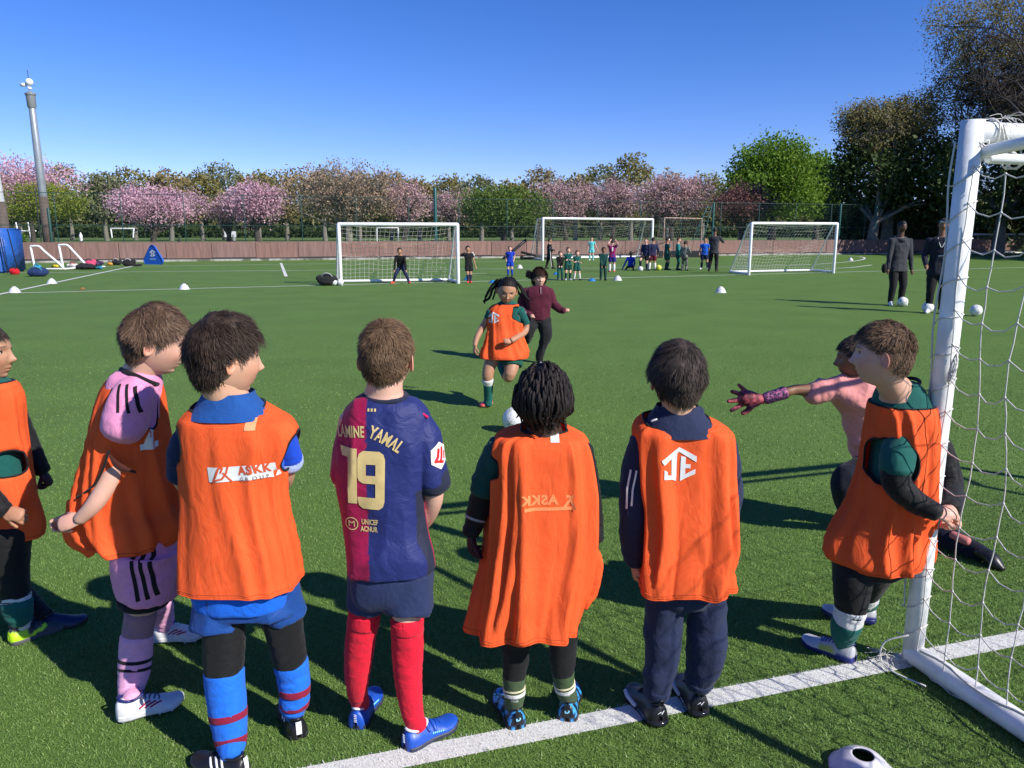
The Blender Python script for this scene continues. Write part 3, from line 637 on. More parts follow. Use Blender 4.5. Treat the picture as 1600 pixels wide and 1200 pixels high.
def hand(wrist, d, n, size=.14, curl=.3, spread=.2, side=1, thick=1.0, vox=.0026, thumb=1.0):
    """wrist point, d = direction of the fingers, n = back-of-hand normal; side=+1 thumb lies towards cross(n,d)"""
    d = nrm(d); n = np.array(n, float); n = nrm(n - d * n.dot(d)); x = np.cross(n, d) * side; s = size / .14; parts = []
    P = lambda a, b, c: wrist + (x * a + d * b + n * c) * s
    parts.append(tube([P(0, -.012, 0), P(.0, .012, 0), P(.001, .036, 0), P(0, .062, -.001)], np.array([.015, .021, .028, .028]) * s, seg=14, sub=3, ab=.48 * thick, ref=n))
    parts.append(tube([P(.012, .005, -.003), P(.022, .026, -.005), P(.022, .042, -.004)], np.array([.010, .013, .010]) * s, seg=8, sub=2, ab=.9, ref=n))
    for k, (ox, L, r) in enumerate([(.0215, .056, .0070), (.0075, .063, .0073), (-.0070, .058, .0070), (-.0205, .046, .0062)]):
        a = spread * (1.5 - k) * .33; p = P(ox, .056 - abs(k - 1.2) * .003, 0); dd = nrm(d * math.cos(a) + x * math.sin(a)); pts = [p - dd * .012 * s, p]; ang = 0
        for j, f in enumerate((.45, .30, .25)):
            ang += curl * (1.0 + .12 * k) * (.8, 1.1, .8)[j]; p = p + (dd * math.cos(ang) - n * math.sin(ang)) * L * f * s; pts.append(p)
        parts.append(tube(pts, np.array([r, r, r * .97, r * .92, r * .75]) * s * (1 + .25 * (thick - 1)), seg=8, sub=3))
    a = .95 - .45 * min(curl, 1.2); p = P(.022, .026, -.006); dd = nrm(d * math.cos(a) + x * math.sin(a) * thumb - n * (.25 + .45 * curl)); d2 = nrm(dd * .8 + d * .45 - n * .25 * curl)
    parts.append(tube([P(.014, .012, -.004), p, p + dd * .026 * s, p + dd * .026 * s + d2 * .024 * s], np.array([.0095, .0095, .0082, .0064]) * s * (1 + .25 * (thick - 1)), seg=8, sub=3))
    V, F = merge(parts)
    if vox: V, F, _ = remesh(V, F, vox * s, 2)
    return V, F
def pp(rows, grow=0.0):
    """rows (px,py,Y,width_px) -> points, radii"""
    P = np.array([W(r[0], r[1], r[2]) for r in rows]); R = np.array([r[3] / 2 * PM(r[1], r[2]) + grow for r in rows]); return P, R
def loft(rows, NT=56, sub=8, pw=2.3, yaw=0.0, tiltmap=None):
    """rows (py,xl,xr,Y,b[,dz]) in photo pixels -> grid V[nr,NT,3] of stacked super-ellipse rings (dz lifts the camera side)"""
    A = []
    for r in rows:
        py, xl, xr, Y, b = r[:5]; dz = r[5] if len(r) > 5 else 0; c = W((xl + xr) / 2, py, Y); a = (xr - xl) / 2 * PM(py, Y); A.append([*c, a, b, dz])
    return loftm(A, NT, sub, pw, yaw)
def loftm(A, NT=56, sub=8, pw=2.3, yaw=0.0):
    A = catmull(np.array(A, float), sub); th = np.arange(NT) / NT * 2 * math.pi
    c, s = np.cos(th), np.sin(th); ce = np.sign(c) * np.abs(c) ** (2 / pw); se = np.sign(s) * np.abs(s) ** (2 / pw)
    y = math.radians(yaw); X = np.array([math.cos(y), -math.sin(y), 0]); Yv = np.array([math.sin(y), math.cos(y), 0])
    V = A[:, None, :3] + A[:, 3, None, None] * ce[None, :, None] * X + A[:, 4, None, None] * se[None, :, None] * Yv
    V[:, :, 2] -= A[:, 5, None] * se[None, :]
    return V, A, th
def gridF(nr, nt, caps=False):
    i = np.arange(nr - 1)[:, None] * nt; j = np.arange(nt)[None]; j2 = (j + 1) % nt
    F = np.stack([i + j, i + nt + j, i + nt + j2, i + j2], -1).reshape(-1, 4).tolist()
    if caps: F.append(list(range(nt))); F.append([(nr - 1) * nt + q for q in range(nt)][::-1])
    return F
def vnorm(V, F):
    me = bpy.data.meshes.new('n'); me.from_pydata(V.tolist(), [], [tuple(f) for f in F]); me.update(); n = np.empty(len(V) * 3, np.float32); me.vertices.foreach_get('normal', n); bpy.data.meshes.remove(me); return n.reshape(-1, 3)
def folds(V, N, amp, f=(9, 9, 3.2), seed=0, sharp=2.4):
    n = vn(V * np.array(f), seed); n2 = vn(V * np.array(f) * 2.3 + 7, seed + 5)
    return V + N * (amp * (np.clip(1 - np.abs(n) * sharp, -.6, 1)) + amp * .35 * n2)[:, None]
ORANGE = None
def orange_mat():
    m = bpy.data.materials.new('orange_mesh_fabric'); m.use_nodes = True; n = m.node_tree.nodes; l = m.node_tree.links; b = n['Principled BSDF']
    b.inputs['Roughness'].default_value = .8; b.inputs['Specular IOR Level'].default_value = .2
    tc = n.new('ShaderNodeTexCoord'); v = n.new('ShaderNodeTexVoronoi'); v.inputs['Scale'].default_value = 260; v.inputs['Randomness'].default_value = .3; l.new(tc.outputs['Object'], v.inputs['Vector'])
    r = n.new('ShaderNodeMapRange'); r.inputs['From Min'].default_value = .1; r.inputs['From Max'].default_value = .7; l.new(v.outputs['Distance'], r.inputs[0])
    nz = n.new('ShaderNodeTexNoise'); nz.inputs['Scale'].default_value = 7; nz.inputs['Detail'].default_value = 4; l.new(tc.outputs['Object'], nz.inputs['Vector'])
    mx = n.new('ShaderNodeMix'); mx.data_type = 'RGBA'; mx.inputs['A'].default_value = (1.0, .165, .045, 1); mx.inputs['B'].default_value = (.93, .125, .03, 1); l.new(r.outputs[0], mx.inputs['Factor'])
    r2 = n.new('ShaderNodeMapRange'); r2.inputs['From Min'].default_value = .3; r2.inputs['From Max'].default_value = .7; r2.inputs['To Min'].default_value = .9; r2.inputs['To Max'].default_value = 1.06; l.new(nz.outputs[0], r2.inputs[0])
    vm = n.new('ShaderNodeVectorMath'); vm.operation = 'SCALE'; l.new(mx.outputs['Result'], vm.inputs[0]); l.new(r2.outputs[0], vm.inputs['Scale']); l.new(vm.outputs[0], b.inputs['Base Color'])
    w2 = n.new('ShaderNodeTexNoise'); w2.inputs['Scale'].default_value = 24; w2.inputs['Detail'].default_value = 3; w2.inputs['Distortion'].default_value = 1.2; mpv = n.new('ShaderNodeMapping'); mpv.inputs['Scale'].default_value = (1, 1, .4); l.new(tc.outputs['Object'], mpv.inputs[0]); l.new(mpv.outputs[0], w2.inputs['Vector']); b2 = n.new('ShaderNodeBump'); b2.inputs['Strength'].default_value = .42; b2.inputs['Distance'].default_value = .010; l.new(w2.outputs[0], b2.inputs['Height'])
    bp = n.new('ShaderNodeBump'); l.new(b2.outputs[0], bp.inputs['Normal']); bp.inputs['Strength'].default_value = .12; bp.inputs['Distance'].default_value = .0008; bp.invert = True; l.new(v.outputs['Distance'], bp.inputs['Height']); l.new(bp.outputs[0], b.inputs['Normal'])
    t = n.new('ShaderNodeBsdfTranslucent'); t.inputs[0].default_value = (.95, .13, .025, 1); ms = n.new('ShaderNodeMixShader'); ms.inputs[0].default_value = .26
    l.new(b.outputs[0], ms.inputs[1]); l.new(t.outputs[0], ms.inputs[2]); l.new(ms.outputs[0], n['Material Output'].inputs[0]); return m
ORANGE = orange_mat()
BLK = fabric('black_fabric', (.008, .008, .009)); EYEW = mat('eye_white', (.45, .42, .40), .35); IRIS = mat('dark_iris', (.03, .015, .01), .15)
WPRINT = mat('white_print', (.72, .72, .72), .6, var=.06, vscale=40)
class Person:
    def __init__(s, label, loc, tone='fair', group=None, lod=0):
        s.root = thing('person', label, 'person', (loc[0], loc[1], 0), group); s.tone = np.array(TONES[tone]) if isinstance(tone, str) else np.array(tone); s.bp = []; s.extra = []; s.ecol = []; s.arr = {}; s.lod = lod; s.head = None; s.off = True
    def part(s, name, V, F, m, parent=None, **k):
        o = mk(name, V, F, m, parent or s.root, off=s.off, **k); s.arr[o.name] = (np.asarray(V, float), F); s.last = o; return o
    def body(s, VF): s.bp.append(VF)
    def limb(s, rows, shrink=.006, ab=1.0, px=True, seg=14, end=None):
        P, R = pp(rows) if px else (np.array([r[:3] for r in rows]), np.array([r[3] for r in rows]))
        if end is not None: P[-1] = end; R[-1] = min(R[-1], .027); P[-2] = P[-2] * .7 + .3 * (end + UP * max(.05, P[-2][2] - end[2]))
        s.body(tube(P, np.maximum(R - shrink, .008), seg=seg, sub=4, ab=ab)); return P, R
    def sleeve(s, name, P, R, i0, i1, grow, m, wr=(.0015, 40), seed=0, parent=None, seg=24, sub=6, **k):
        """cloth tube along part i0..i1 (float indices) of a path"""
        Q = catmull(np.column_stack([P, R]), 10); a, b = int(round(i0 * 10)), int(round(i1 * 10)); Q = Q[a:b + 1]
        L = np.linalg.norm(np.diff(Q[:, :3], axis=0), axis=1).sum(); n = max(6, int(L / .005)) if s.lod == 0 else 6
        t = np.linspace(0, len(Q) - 1, n); Q = np.stack([np.interp(t, np.arange(len(Q)), Q[:, c]) for c in range(4)], 1)
        return s.part(name, *tube(Q[:, :3], Q[:, 3] + grow, seg=seg, lin=True, wr=wr, seed=seed, **k), m, parent)
    def set_head(s, H, face=True, n=None):
        s.head = H; n = n or (6 if s.lod == 0 else 4); d, F = ico(n); L = headshape(d); V = H.w(L)
        c = np.repeat(s.tone[None], len(V), 0); x, y, z = L.T; ax = np.abs(x); fr = (y > .04)
        lip = fr * np.exp(-(x / .020) ** 4 - ((z + .058) / .0075) ** 4); br = fr * np.exp(-((ax - .029) / .015) ** 4 - ((z - .026 + .12 * (ax - .029) ** 1) / .0034) ** 4)
        ch = np.exp(-((ax - .045) / .018) ** 2 - ((z + .03) / .02) ** 2) * fr
        red = np.array([.9, .55, .5]) * s.tone; c = c * (1 - .6 * lip[:, None]) + red * .6 * lip[:, None]; c = c * (1 - .75 * br[:, None]) + np.array([.03, .018, .01]) * .75 * br[:, None]; c = c * (1 - .12 * ch[:, None] * np.array([0, 1, 1]))
        c *= (1 + .04 * fbm(L * 60, 3))[:, None]
        s.extra.append((V, F.tolist())); s.ecol.append(c)
        for sd in (-1, 1):
            v, f = ear(sd); s.extra.append((H.w(v), f)); s.ecol.append(np.repeat((s.tone * (1.02, .82, .78))[None], len(v), 0))
        if face and s.lod <= 1:
            for sd in (-1, 1):
                v, f = sphere((0, 0, 0), .0112, 14, 10); e = s.part('eye', H.w(v + (sd * .028, .0640, .006)), f, EYEW)
                v, f = sphere((sd * .028, .0735, .006), (.0052, .0025, .0052), 12, 8); s.part('iris', H.w(v), f, IRIS, e)
                v, f = tube([(sd * .029 + a, .0752 - 7 * a * a, .0115 - 8 * a * a) for a in np.linspace(-.014, .014, 5)], .0017, seg=6, sub=2); s.part('eyelid', H.w(v), f, mat('lash_dark', (.02, .012, .01), .6))
        nb = H.neckbase(); return nb
    def add_hand(s, *a, glove=None, name='glove', **k):
        V, F = hand(*a, **k)
        if glove is not None: s.part(name, V, F, glove)
        else: s.extra.append((V, F if isinstance(F, list) else F.tolist())); s.ecol.append(np.repeat((s.tone * (1.0, .93, .93))[None], len(V), 0) * (1 + .06 * vn(V * 90))[:, None])
    def finish(s, vox=.008):
        V, F = merge(s.bp)
        V, F, _ = remesh(V, F, vox, 4); F = F if isinstance(F, list) else F.tolist()
        c = np.repeat(s.tone[None], len(V), 0) * (1 + .04 * fbm(V * 25, 1))[:, None]
        VV, FF = merge([(V, F)] + s.extra); CC = np.concatenate([c] + s.ecol); o = s.part('body', VV, FF, SKIN, col=np.clip(CC, 0, 1)); return o
    # ---- garments
    def shell(s, name, parts, m, vox=.0065, amp=.003, f=(9, 9, 3.5), seed=1, colfn=None, sm=4, tri=None):
        V, F = merge(parts)
        if s.lod <= 1:
            V, F, N = remesh(V, F, vox, sm); V = folds(V, N, amp, f, seed)
            if not isinstance(F, list): F = F.tolist()
        col = colfn(V) if colfn else None
        o = s.part(name, V, F, m, col=col); return o
    def bib(s, rows, holes=(), yaw=0, k=8, amp=.012, top=.003, seed=1, m=None, name='bib', NT=120, sub=9, pw=2.4, shear=.6, trimr=.0036, hemw=None, fine=.0012, cutfn=None, trimm=None, grid=None):
        V, A, th = grid if grid else loft(rows, NT, sub, pw, yaw); nr = len(V); t = np.linspace(0, 1, nr)[:, None]; z = V[:, :, 2]
        ph = th[None] + shear * (z - z[0].mean()); q = np.stack([np.cos(ph) * k * .32, np.sin(ph) * k * .32, z * 1.3 + seed], -1); n = vn(q, seed); n2 = vn(q * (1.9, 1.9, 2.2) + 3, seed + 2); n3 = vn(np.stack([np.cos(th)[None] * 5 + 0 * z, np.sin(th)[None] * 5 + 0 * z, z * 16], -1), seed + 4)
        rd = np.clip(1 - np.abs(n) * 3.2, -.35, 1) - .28; env = top + (amp - top) * smooth01((t - .12) / .8)
        out = V - A[:, None, :3]; out[:, :, 2] = 0; out = nrm(out); V = V + out * (env * (rd + .45 * n2) + fine * n3)[..., None]
        V[:, :, 2] += (.35 * env * n2 * t ** 3); VV = V.reshape(-1, 3)
        ctr = np.repeat(A[:, :3], NT, 0); ctr = ctr * (1, 1, 0) + VV * (0, 0, 1); dirs = nrm(VV - ctr); rv = np.linalg.norm(VV - ctr, axis=1); rv0 = rv.copy()
        for nm_, (uv, uf) in list(s.arr.items()):
            if any(q in nm_ for q in ('sleeve', 'hair', 'eye', 'iris', 'sock', 'glove', 'legging', 'mark', 'stripe', 'line', 'cuff', 'print', 'collar', 'band', 'body', 'jacket', 'top')): continue
            tr = BVHTree.FromPolygons(uv.tolist(), [list(f) for f in uf])
            for i in range(len(VV)):
                lim = .028; h = tr.ray_cast(Vector(ctr[i] + dirs[i] * (rv[i] + lim)), Vector(-dirs[i]), lim + .03)
                if h[0] is not None:
                    r_ = rv[i] + lim - h[3]
                    if r_ > rv[i] - .006: rv[i] = r_ + .006
        D = (rv - rv0).reshape(nr, NT)
        if D.max() > 0:
            D0 = D.copy(); P_ = lambda D, a: np.vstack([D[:1]] * a + [D[:-a]]) ; Q_ = lambda D, a: np.vstack([D[a:]] + [D[-1:]] * a)
            for _ in range(4): D = np.maximum(D, .97 * np.maximum(np.roll(D, 1, 1), np.roll(D, -1, 1))); D = np.maximum(D, .96 * np.maximum(P_(D, 1), Q_(D, 1)))
            for _ in range(6): D = .4 * D + .15 * (np.roll(D, 1, 1) + np.roll(D, -1, 1) + P_(D, 1) + Q_(D, 1))
            D = np.maximum(D, D0 * .9); rv = rv0 + D.ravel()
        V = (ctr + dirs * rv[:, None]).reshape(V.shape)
        for _ in range(2): V = .5 * V + .25 * (np.roll(V, 1, 1) + np.roll(V, -1, 1)) if False else V
        VV = V.reshape(-1, 3); F = np.array(gridF(nr, NT)); C = VV[F].mean(1); keep = np.ones(len(F), bool)
        for hc, ha, r in holes:
            ha = nrm(ha); d = C - np.array(hc); al = d @ ha; pr = np.linalg.norm(d - al[:, None] * ha, axis=1); keep &= ~((pr < r) & (al > -.12))
        if cutfn is not None: keep &= ~cutfn(C)
        F = F[keep]; E = {}
        for f in F.tolist():
            for a, b in zip(f, f[1:] + f[:1]):
                e = (a, b); E[(min(e), max(e))] = E.get((min(e), max(e)), 0) + 1
        bd_ = [e for e, c in E.items() if c == 1]; nb = {}
        for a, b in bd_: nb.setdefault(a, []).append(b); nb.setdefault(b, []).append(a)
        loops = []; seen = set()
        for st in list(nb):
            if st in seen: continue
            lp = [st]; seen.add(st); cur = st
            while True:
                nx = [x for x in nb[cur] if x not in seen]
                if not nx: break
                cur = nx[0]; seen.add(cur); lp.append(cur)
            loops.append(lp)
        V3 = VV.copy()
        for lp in loops:
            P = V3[lp]; hem = min(lp) >= (nr - 1) * NT
            for _ in range(2 if hem else 10): P = .5 * P + .25 * (np.roll(P, 1, 0) + np.roll(P, -1, 0))
            V3[lp] = P
        V3 = V3 if True else VV
        used = np.unique(F); mp = -np.ones(len(V3), int); mp[used] = np.arange(len(used))
        o = s.part(name, V3[used], mp[F].tolist(), m or ORANGE); md = o.modifiers.new('thickness', 'SOLIDIFY'); md.thickness = .0016; md.offset = 0
        for lp in loops:
            if len(lp) < 8: continue
            P = V3[lp]; P = np.vstack([P, P[:2]]); hem = min(lp) >= (nr - 1) * NT
            if hem:
                s.part('hem', *tube(P, .0024, seg=6, lin=True, caps=False), m or ORANGE, o); P2 = V3[[i - 2 * NT for i in lp] + [i - 2 * NT for i in lp[:2]]]; 
                s.part('hem_stitching', *tube(P2 + nrm(P2 - A[-1, :3]) * .0012, .0011, seg=4, lin=True, caps=False), fabric('dark_orange_thread', (.5, .06, .01)), o)
            else: s.part('trim', *tube(P, trimr, seg=8, lin=True, caps=False), trimm or BLK, o)
        s.bibo = o; return o
    def decal(s, VF, px, py, Y, sc, m, on, name='print', warp=None, off=.0022, dirv=(0, 1, 0), ang=0, skew=0, parent=None, maxe=.008, xdir=None):
        """2-D outline mesh (units, origin centre) laid on a garment by projection along dirv"""
        V, F = VF; V = np.array(V, float)[:, :2]
        if warp: V = warp(V)
        ca, sa = math.cos(math.radians(ang)), math.sin(math.radians(ang)); V = V @ np.array([[ca, sa], [-sa, ca]]); V[:, 0] += skew * V[:, 1]
        bm = bmesh.new(); vs = [bm.verts.new((a * sc, b * sc, 0)) for a, b in V]
        for f in F:
            try: bm.faces.new([vs[i] for i in f])
            except ValueError: pass
        bmesh.ops.triangulate(bm, faces=bm.faces[:])
        for _ in range(4):
            es = [e for e in bm.edges if e.calc_length() > maxe]
            if not es: break
            bmesh.ops.subdivide_edges(bm, edges=es, cuts=1); bmesh.ops.triangulate(bm, faces=bm.faces[:])
        bm.verts.index_update(); P = np.array([v.co[:] for v in bm.verts]); Fc = [tuple(v.index for v in f.verts) for f in bm.faces]; bm.free()
        o = W(px, py, Y) if px is not None else np.array(py, float); D = nrm(dirv); X = nrm(np.cross(D, (0, 0, 1))) if xdir is None else nrm(xdir); U = np.cross(X, D)
        tr = [BVHTree.FromPolygons(s.arr[n_.name][0].tolist(), [list(f) for f in s.arr[n_.name][1]]) for n_ in (on if isinstance(on, list) else [on])]
        out = []; last = 0; ok = []
        for a, b, _ in P:
            st = o + X * a + U * b - D * .6; best = None
            for t in tr:
                h = t.ray_cast(Vector(st), Vector(D), 2.0)
                if h[0] is not None and (best is None or h[3] < best[0]): best = (h[3], h[1])
            if best: last = best[0]; nn = np.array(best[1]); nn = nn if nn.dot(D) < 0 else -nn; out.append(st + D * last + nn * off); ok.append(True)
            else: out.append(st + D * .6); ok.append(False)
        Fc = [f for f in Fc if all(ok[i] for i in f)]
        if not Fc: return None
        return s.part(name, np.array(out), Fc, m, parent or (on[0] if isinstance(on, list) else on))
# text and logo outlines ------------------------------------------------
def text2d(t, bold=.012, spacing=1.0, xs=1.0):
    cu = bpy.data.curves.new('t', 'FONT'); cu.body = t; cu.align_x = 'CENTER'; cu.align_y = 'CENTER'; cu.offset = bold; cu.space_character = spacing; cu.resolution_u = 3
    o = bpy.data.objects.new('t', cu); COL.objects.link(o); dg = bpy.context.evaluated_depsgraph_get(); me = bpy.data.meshes.new_from_object(o.evaluated_get(dg)); V = np.array([v.co[:] for v in me.vertices]); F = [tuple(p.vertices) for p in me.polygons]
    bpy.data.objects.remove(o); V[:, 0] *= xs; return V, F
def poly2d(*polys):
    V, F = [], []
    for p in polys: F.append(tuple(range(len(V), len(V) + len(p)))); V += [(x, y, 0) for x, y in p]
    return np.array(V, float), F
def thick2d(line, w):
    P = np.array(line, float); out = []
    for a, b in zip(P[:-1], P[1:]):
        d = (b - a) / (np.linalg.norm(b - a) + 1e-9); n = np.array([-d[1], d[0]]) * w / 2; e = d * w * .12; out.append([a - e + n, b + e + n, b + e - n, a - e - n])
    return out
JE = poly2d([(-.5, .10), (-.5, .13), (0, .5), (0, .36), (-.42, -.01)], [(0, .5), (.5, .23), (.5, .06), (0, .36)], [(-.22, .20), (-.05, .32), (-.05, -.5), (-.20, -.44)], [(-.20, -.44), (-.42, -.42), (-.42, -.27), (-.20, -.33)], [(-.42, -.27), (-.42, -.14), (-.33, -.20), (-.33, -.29)],
    [(.06, .24), (.20, .20), (.20, -.42), (.06, -.5)], [(.2, .0), (.34, .0), (.34, -.12), (.2, -.12)], [(.2, -.42), (.48, -.28), (.48, -.14), (.36, -.20), (.2, -.30)])
# hair ------------------------------------------------------------------
def hairmat(name, c, c2): return mat(name, c, .6, attr='tint', col2=c2, spec=.18)
def hair(s, m, Ls=.015, Lt=.04, n=5200, curl=.0, thick=.006, zb=-.055, w=.0016, seed=1, grav=.3, lift=.5, front=.058, clump=.3, bump=.004, whorl=(0, -.55, .75), fade=(-.02, .05), puff=None, tips=.35, sides=None):
    n = int(n * 1.35); w = w * .78; H = s.head; r = np.random.default_rng(seed); xs = [-.1, -.06, -.035, -.012, .012, .03, .05, .09]; zs = [zb, zb, zb + .012, -.018, .006, .032, .05, front]
    d, F = ico(5); L = headshape(d)
    def msk(L): return np.minimum((L[:, 2] - np.interp(L[:, 1], xs, zs)) / .010, (np.sqrt(((np.abs(L[:, 0]) - .070) * .6) ** 2 + (L[:, 1] + .004) ** 2 + (L[:, 2] + .012) ** 2 * .6) - .021) / .006)
    th = thick * (.45 + .55 * smooth01((L[:, 2] + .03) / .08)); off = -.004 + (th + .004) * smooth01(msk(L) * .5 + .5) + bump * fbm(L * 45, seed) * smooth01(msk(L))
    if puff is not None: off = off + puff(L) * smooth01(msk(L))
    nn = nrm(L / np.array([.0725, .091, .106]) ** 2); V = H.w(L + nn * off[:, None])
    o = s.part('hair', V, F.tolist(), m, tint=.25 + .35 * r.random(len(V)))
    k = int(n * 2.2); dd = nrm(r.normal(0, 1, (k, 3))); L = headshape(dd); ms = msk(L) + .5 * r.normal(0, 1, k); ok = ms > .2; dd, L = dd[ok][:n], L[ok][:n]; n = len(L)
    nn = nrm(L / np.array([.0725, .091, .106]) ** 2); wv = nrm(whorl) * (.0725, .091, .106); fl = L - wv; fl = nrm(fl - nn * np.sum(fl * nn, 1)[:, None])
    cl = vn(L * 38, seed + 3); cl2 = vn(L * 38 + 9, seed + 4); sidev = np.cross(nn, fl); fl = nrm(fl + sidev * cl[:, None] * clump * 1.8 + nn * (lift * (.6 + .8 * r.random(n)))[:, None] + r.normal(0, .10, (n, 3)))
    ln = Ls + (Lt - Ls) * smooth01((L[:, 2] - fade[0]) / (fade[1] - fade[0])); ln = ln * (.7 + .5 * r.random(n)) * (1 + .3 * cl2)
    if puff is not None: base = L + nn * (thick * .75 + puff(L) * .95)[:, None]
    else: base = L + nn * thick * .3
    P = [base]; dr = fl; K = 5; ph = r.random(n) * 6.28
    for j in range(K):
        dr = nrm(dr + np.array([0, 0, -1]) * grav * .25 + (sidev * np.sin(ph + j * 1.9)[:, None] + nn * np.cos(ph + j * 1.9)[:, None]) * curl + r.normal(0, .05, (n, 3)))
        q = P[-1] + dr * (ln / K)[:, None]
        e = np.linalg.norm(q / (np.array([.0725, .091, .106]) + thick * .7), axis=1); q = np.where((e < 1)[:, None], q / e[:, None], q); P.append(q)
    P = np.array(P); sv = nrm(np.cross(np.gradient(P, axis=0), nn[None] + r.normal(0, .25, (1, n, 3)))); ww = w * np.array([1, 1, .95, .85, .6, .15])[:, None, None]
    A, B = H.w((P - sv * ww).reshape(-1, 3)).reshape(K + 1, n, 3), H.w((P + sv * ww).reshape(-1, 3)).reshape(K + 1, n, 3)
    V = np.stack([A, B], 2).transpose(1, 0, 2, 3).reshape(-1, 3); b = np.arange(n)[:, None, None] * (2 * (K + 1)) + np.arange(K)[None, :, None] * 2 + np.array([0, 1, 3, 2]); F = b.reshape(-1, 4)
    ti = np.clip(.35 + .22 * r.normal(0, 1, n) + .35 * cl2, 0, 1); T = (ti[:, None] * .8 + tips * np.linspace(0, 1, K + 1)[None] ** 2).repeat(2, 1).ravel()
    s.part('hair_strands', V, F, m, o, tint=np.clip(T, 0, 1)); return o
# shoes -----------------------------------------------------------------
def shoe(s, heel, toe, h0=.0, up=None, sole=None, colfn=None, stripes=None, lace=None, collar=None, studs=None, tab=None, pitch=0, hi=1.0, wid=1.0, name='shoe', L=None, tongue=None, zup=0):
    heel = np.array(heel, float); toe = np.array(toe, float); d = toe - heel; LL = L or np.linalg.norm(d[:2]); a = math.atan2(d[1], d[0]) - math.pi / 2; st = .012 if studs else 0; k = LL / .2
    ys = np.array([0, .012, .04, .10, .2, .32, .45, .58, .70, .82, .92, .975, 1.0]); ws = np.array([.006, .019, .027, .031, .0325, .030, .030, .034, .0385, .037, .029, .017, .005]) * k * wid
    hs_ = np.array([.032, .048, .058, .063, .063, .061, .057, .049, .040, .033, .027, .022, .016]) * hi * k
    def S(y, ph, o=0.0):
        w, h = np.interp(y, ys, ws), np.interp(y, ys, hs_); c, sn = np.cos(ph), np.sin(ph); tap = 1 - .42 * np.clip(sn, 0, 1) ** 2 * (1 - .5 * smooth01((np.asarray(y) - .55) / .4))
        return np.stack([(w + o) * np.sign(c) * np.abs(c) ** .8 * tap, y * LL + 0 * c, .014 * k + np.sign(sn) * (h - .014 * k + o) * np.abs(sn) ** .75 + .010 * k * smooth01((np.asarray(y) - .75) / .25)], -1)
    M = np.array(Matrix.Rotation(a, 3, 'Z') @ Matrix.Rotation(math.radians(-pitch), 3, 'X'))
    def wv(P): return (np.asarray(P, float) + (0, 0, st + zup)) @ M.T + np.array([heel[0], heel[1], h0])
    yy = np.interp(np.linspace(0, 12, 40), np.arange(13), ys); pz = np.linspace(-.25, math.pi + .25, 22); Y, Pz = np.meshgrid(yy, pz, indexing='ij'); V = S(Y, Pz).reshape(-1, 3); nt = 22
    F = [(i * nt + j, i * nt + j + 1, (i + 1) * nt + j + 1, (i + 1) * nt + j) for i in range(39) for j in range(nt - 1)] + [(i * nt, (i + 1) * nt, (i + 1) * nt + nt - 1, i * nt + nt - 1) for i in range(39)] + [tuple(range(nt)), tuple(39 * nt + q for q in range(nt))[::-1]]
    V[:, 0] += .0008 * vn(V * 120, 3); col = colfn(np.stack([V[:, 0] / ws.max(), V[:, 1] / LL, V[:, 2] / (.063 * k)], 1)) if colfn else None
    o = s.part(name, wv(V), F, up, col=col)
    # sole
    out = []; n = 30; t = np.linspace(0, 1, n); w = np.interp(t, ys, ws * 1.0) + .0015; z0 = .0 + .012 * k * smooth01((t - .78) / .22); z1 = .017 * k + .010 * k * smooth01((t - .75) / .25)
    ring = lambda z, g: np.concatenate([np.stack([w + g, t * LL, z], 1), np.stack([-(w + g), t * LL, z], 1)[::-1]])
    R = [ring(z0, -.003), ring(z0 + .003, .0008), ring(z1 - .003, .0012), ring(z1, -.001)]; V = np.concatenate(R); m_ = 2 * n; F = [(i * m_ + j, i * m_ + (j + 1) % m_, (i + 1) * m_ + (j + 1) % m_, (i + 1) * m_ + j) for i in range(3) for j in range(m_)] + [tuple(range(m_))[::-1], tuple(3 * m_ + q for q in range(m_))]
    s.part('sole', wv(V), F, sole, o, smooth=False)
    if studs:
        for sx, sy in ((-.6, .1), (.6, .1), (-.7, .62), (.7, .62), (0, .9), (-.6, .8), (.6, .8)):
            wx = np.interp(sy, ys, ws) * sx; s.part('stud', wv(tube([(wx, sy * LL, .004), (wx, sy * LL, -.011)], [.0055, .0035], seg=8, sub=1)[0]), tube([(0, 0, 0), (0, 0, -1)], [.1, .1], seg=8, sub=1)[1], studs, o)
    if collar is not None:
        P = [(.021 * k * math.cos(q), LL * .235 + LL * .185 * math.sin(q), hs_[3] * 1.0 - .004 * k + .010 * k * abs(math.sin(q)) ** 2) for q in np.linspace(0, 2 * math.pi, 25)]; s.part('collar', wv(tube(P, .0042 * k, seg=8, lin=True, caps=False)[0]), tube(P, .0042, seg=8, lin=True, caps=False)[1], collar, o)
    if stripes:
        m, lst = stripes
        for (y0, p0, y1, p1, r) in lst:
            q = np.linspace(0, 1, 8); P = S(y0 + (y1 - y0) * q, p0 + (p1 - p0) * q, -.0006); v, f = tube(P, r, seg=6, lin=True, ab=1); s.part('stripe', wv(v), f, m, o)
    if lace is not None:
        for j in range(5):
            y = .40 + .055 * j; q = np.linspace(math.pi * .5 - .62, math.pi * .5 + .62, 7); P = S(y + .02 * np.sin(q * 3 + j), q, .001); v, f = tube(P, .0021, seg=6, lin=True); s.part('lace', wv(v), f, lace, o)
        P = S(np.array([.38, .37, .40, .38]), np.array([1.2, .7, .5, 1.3]), .006); v, f = tube(P, .0018, seg=5); s.part('lace', wv(v), f, lace, o)
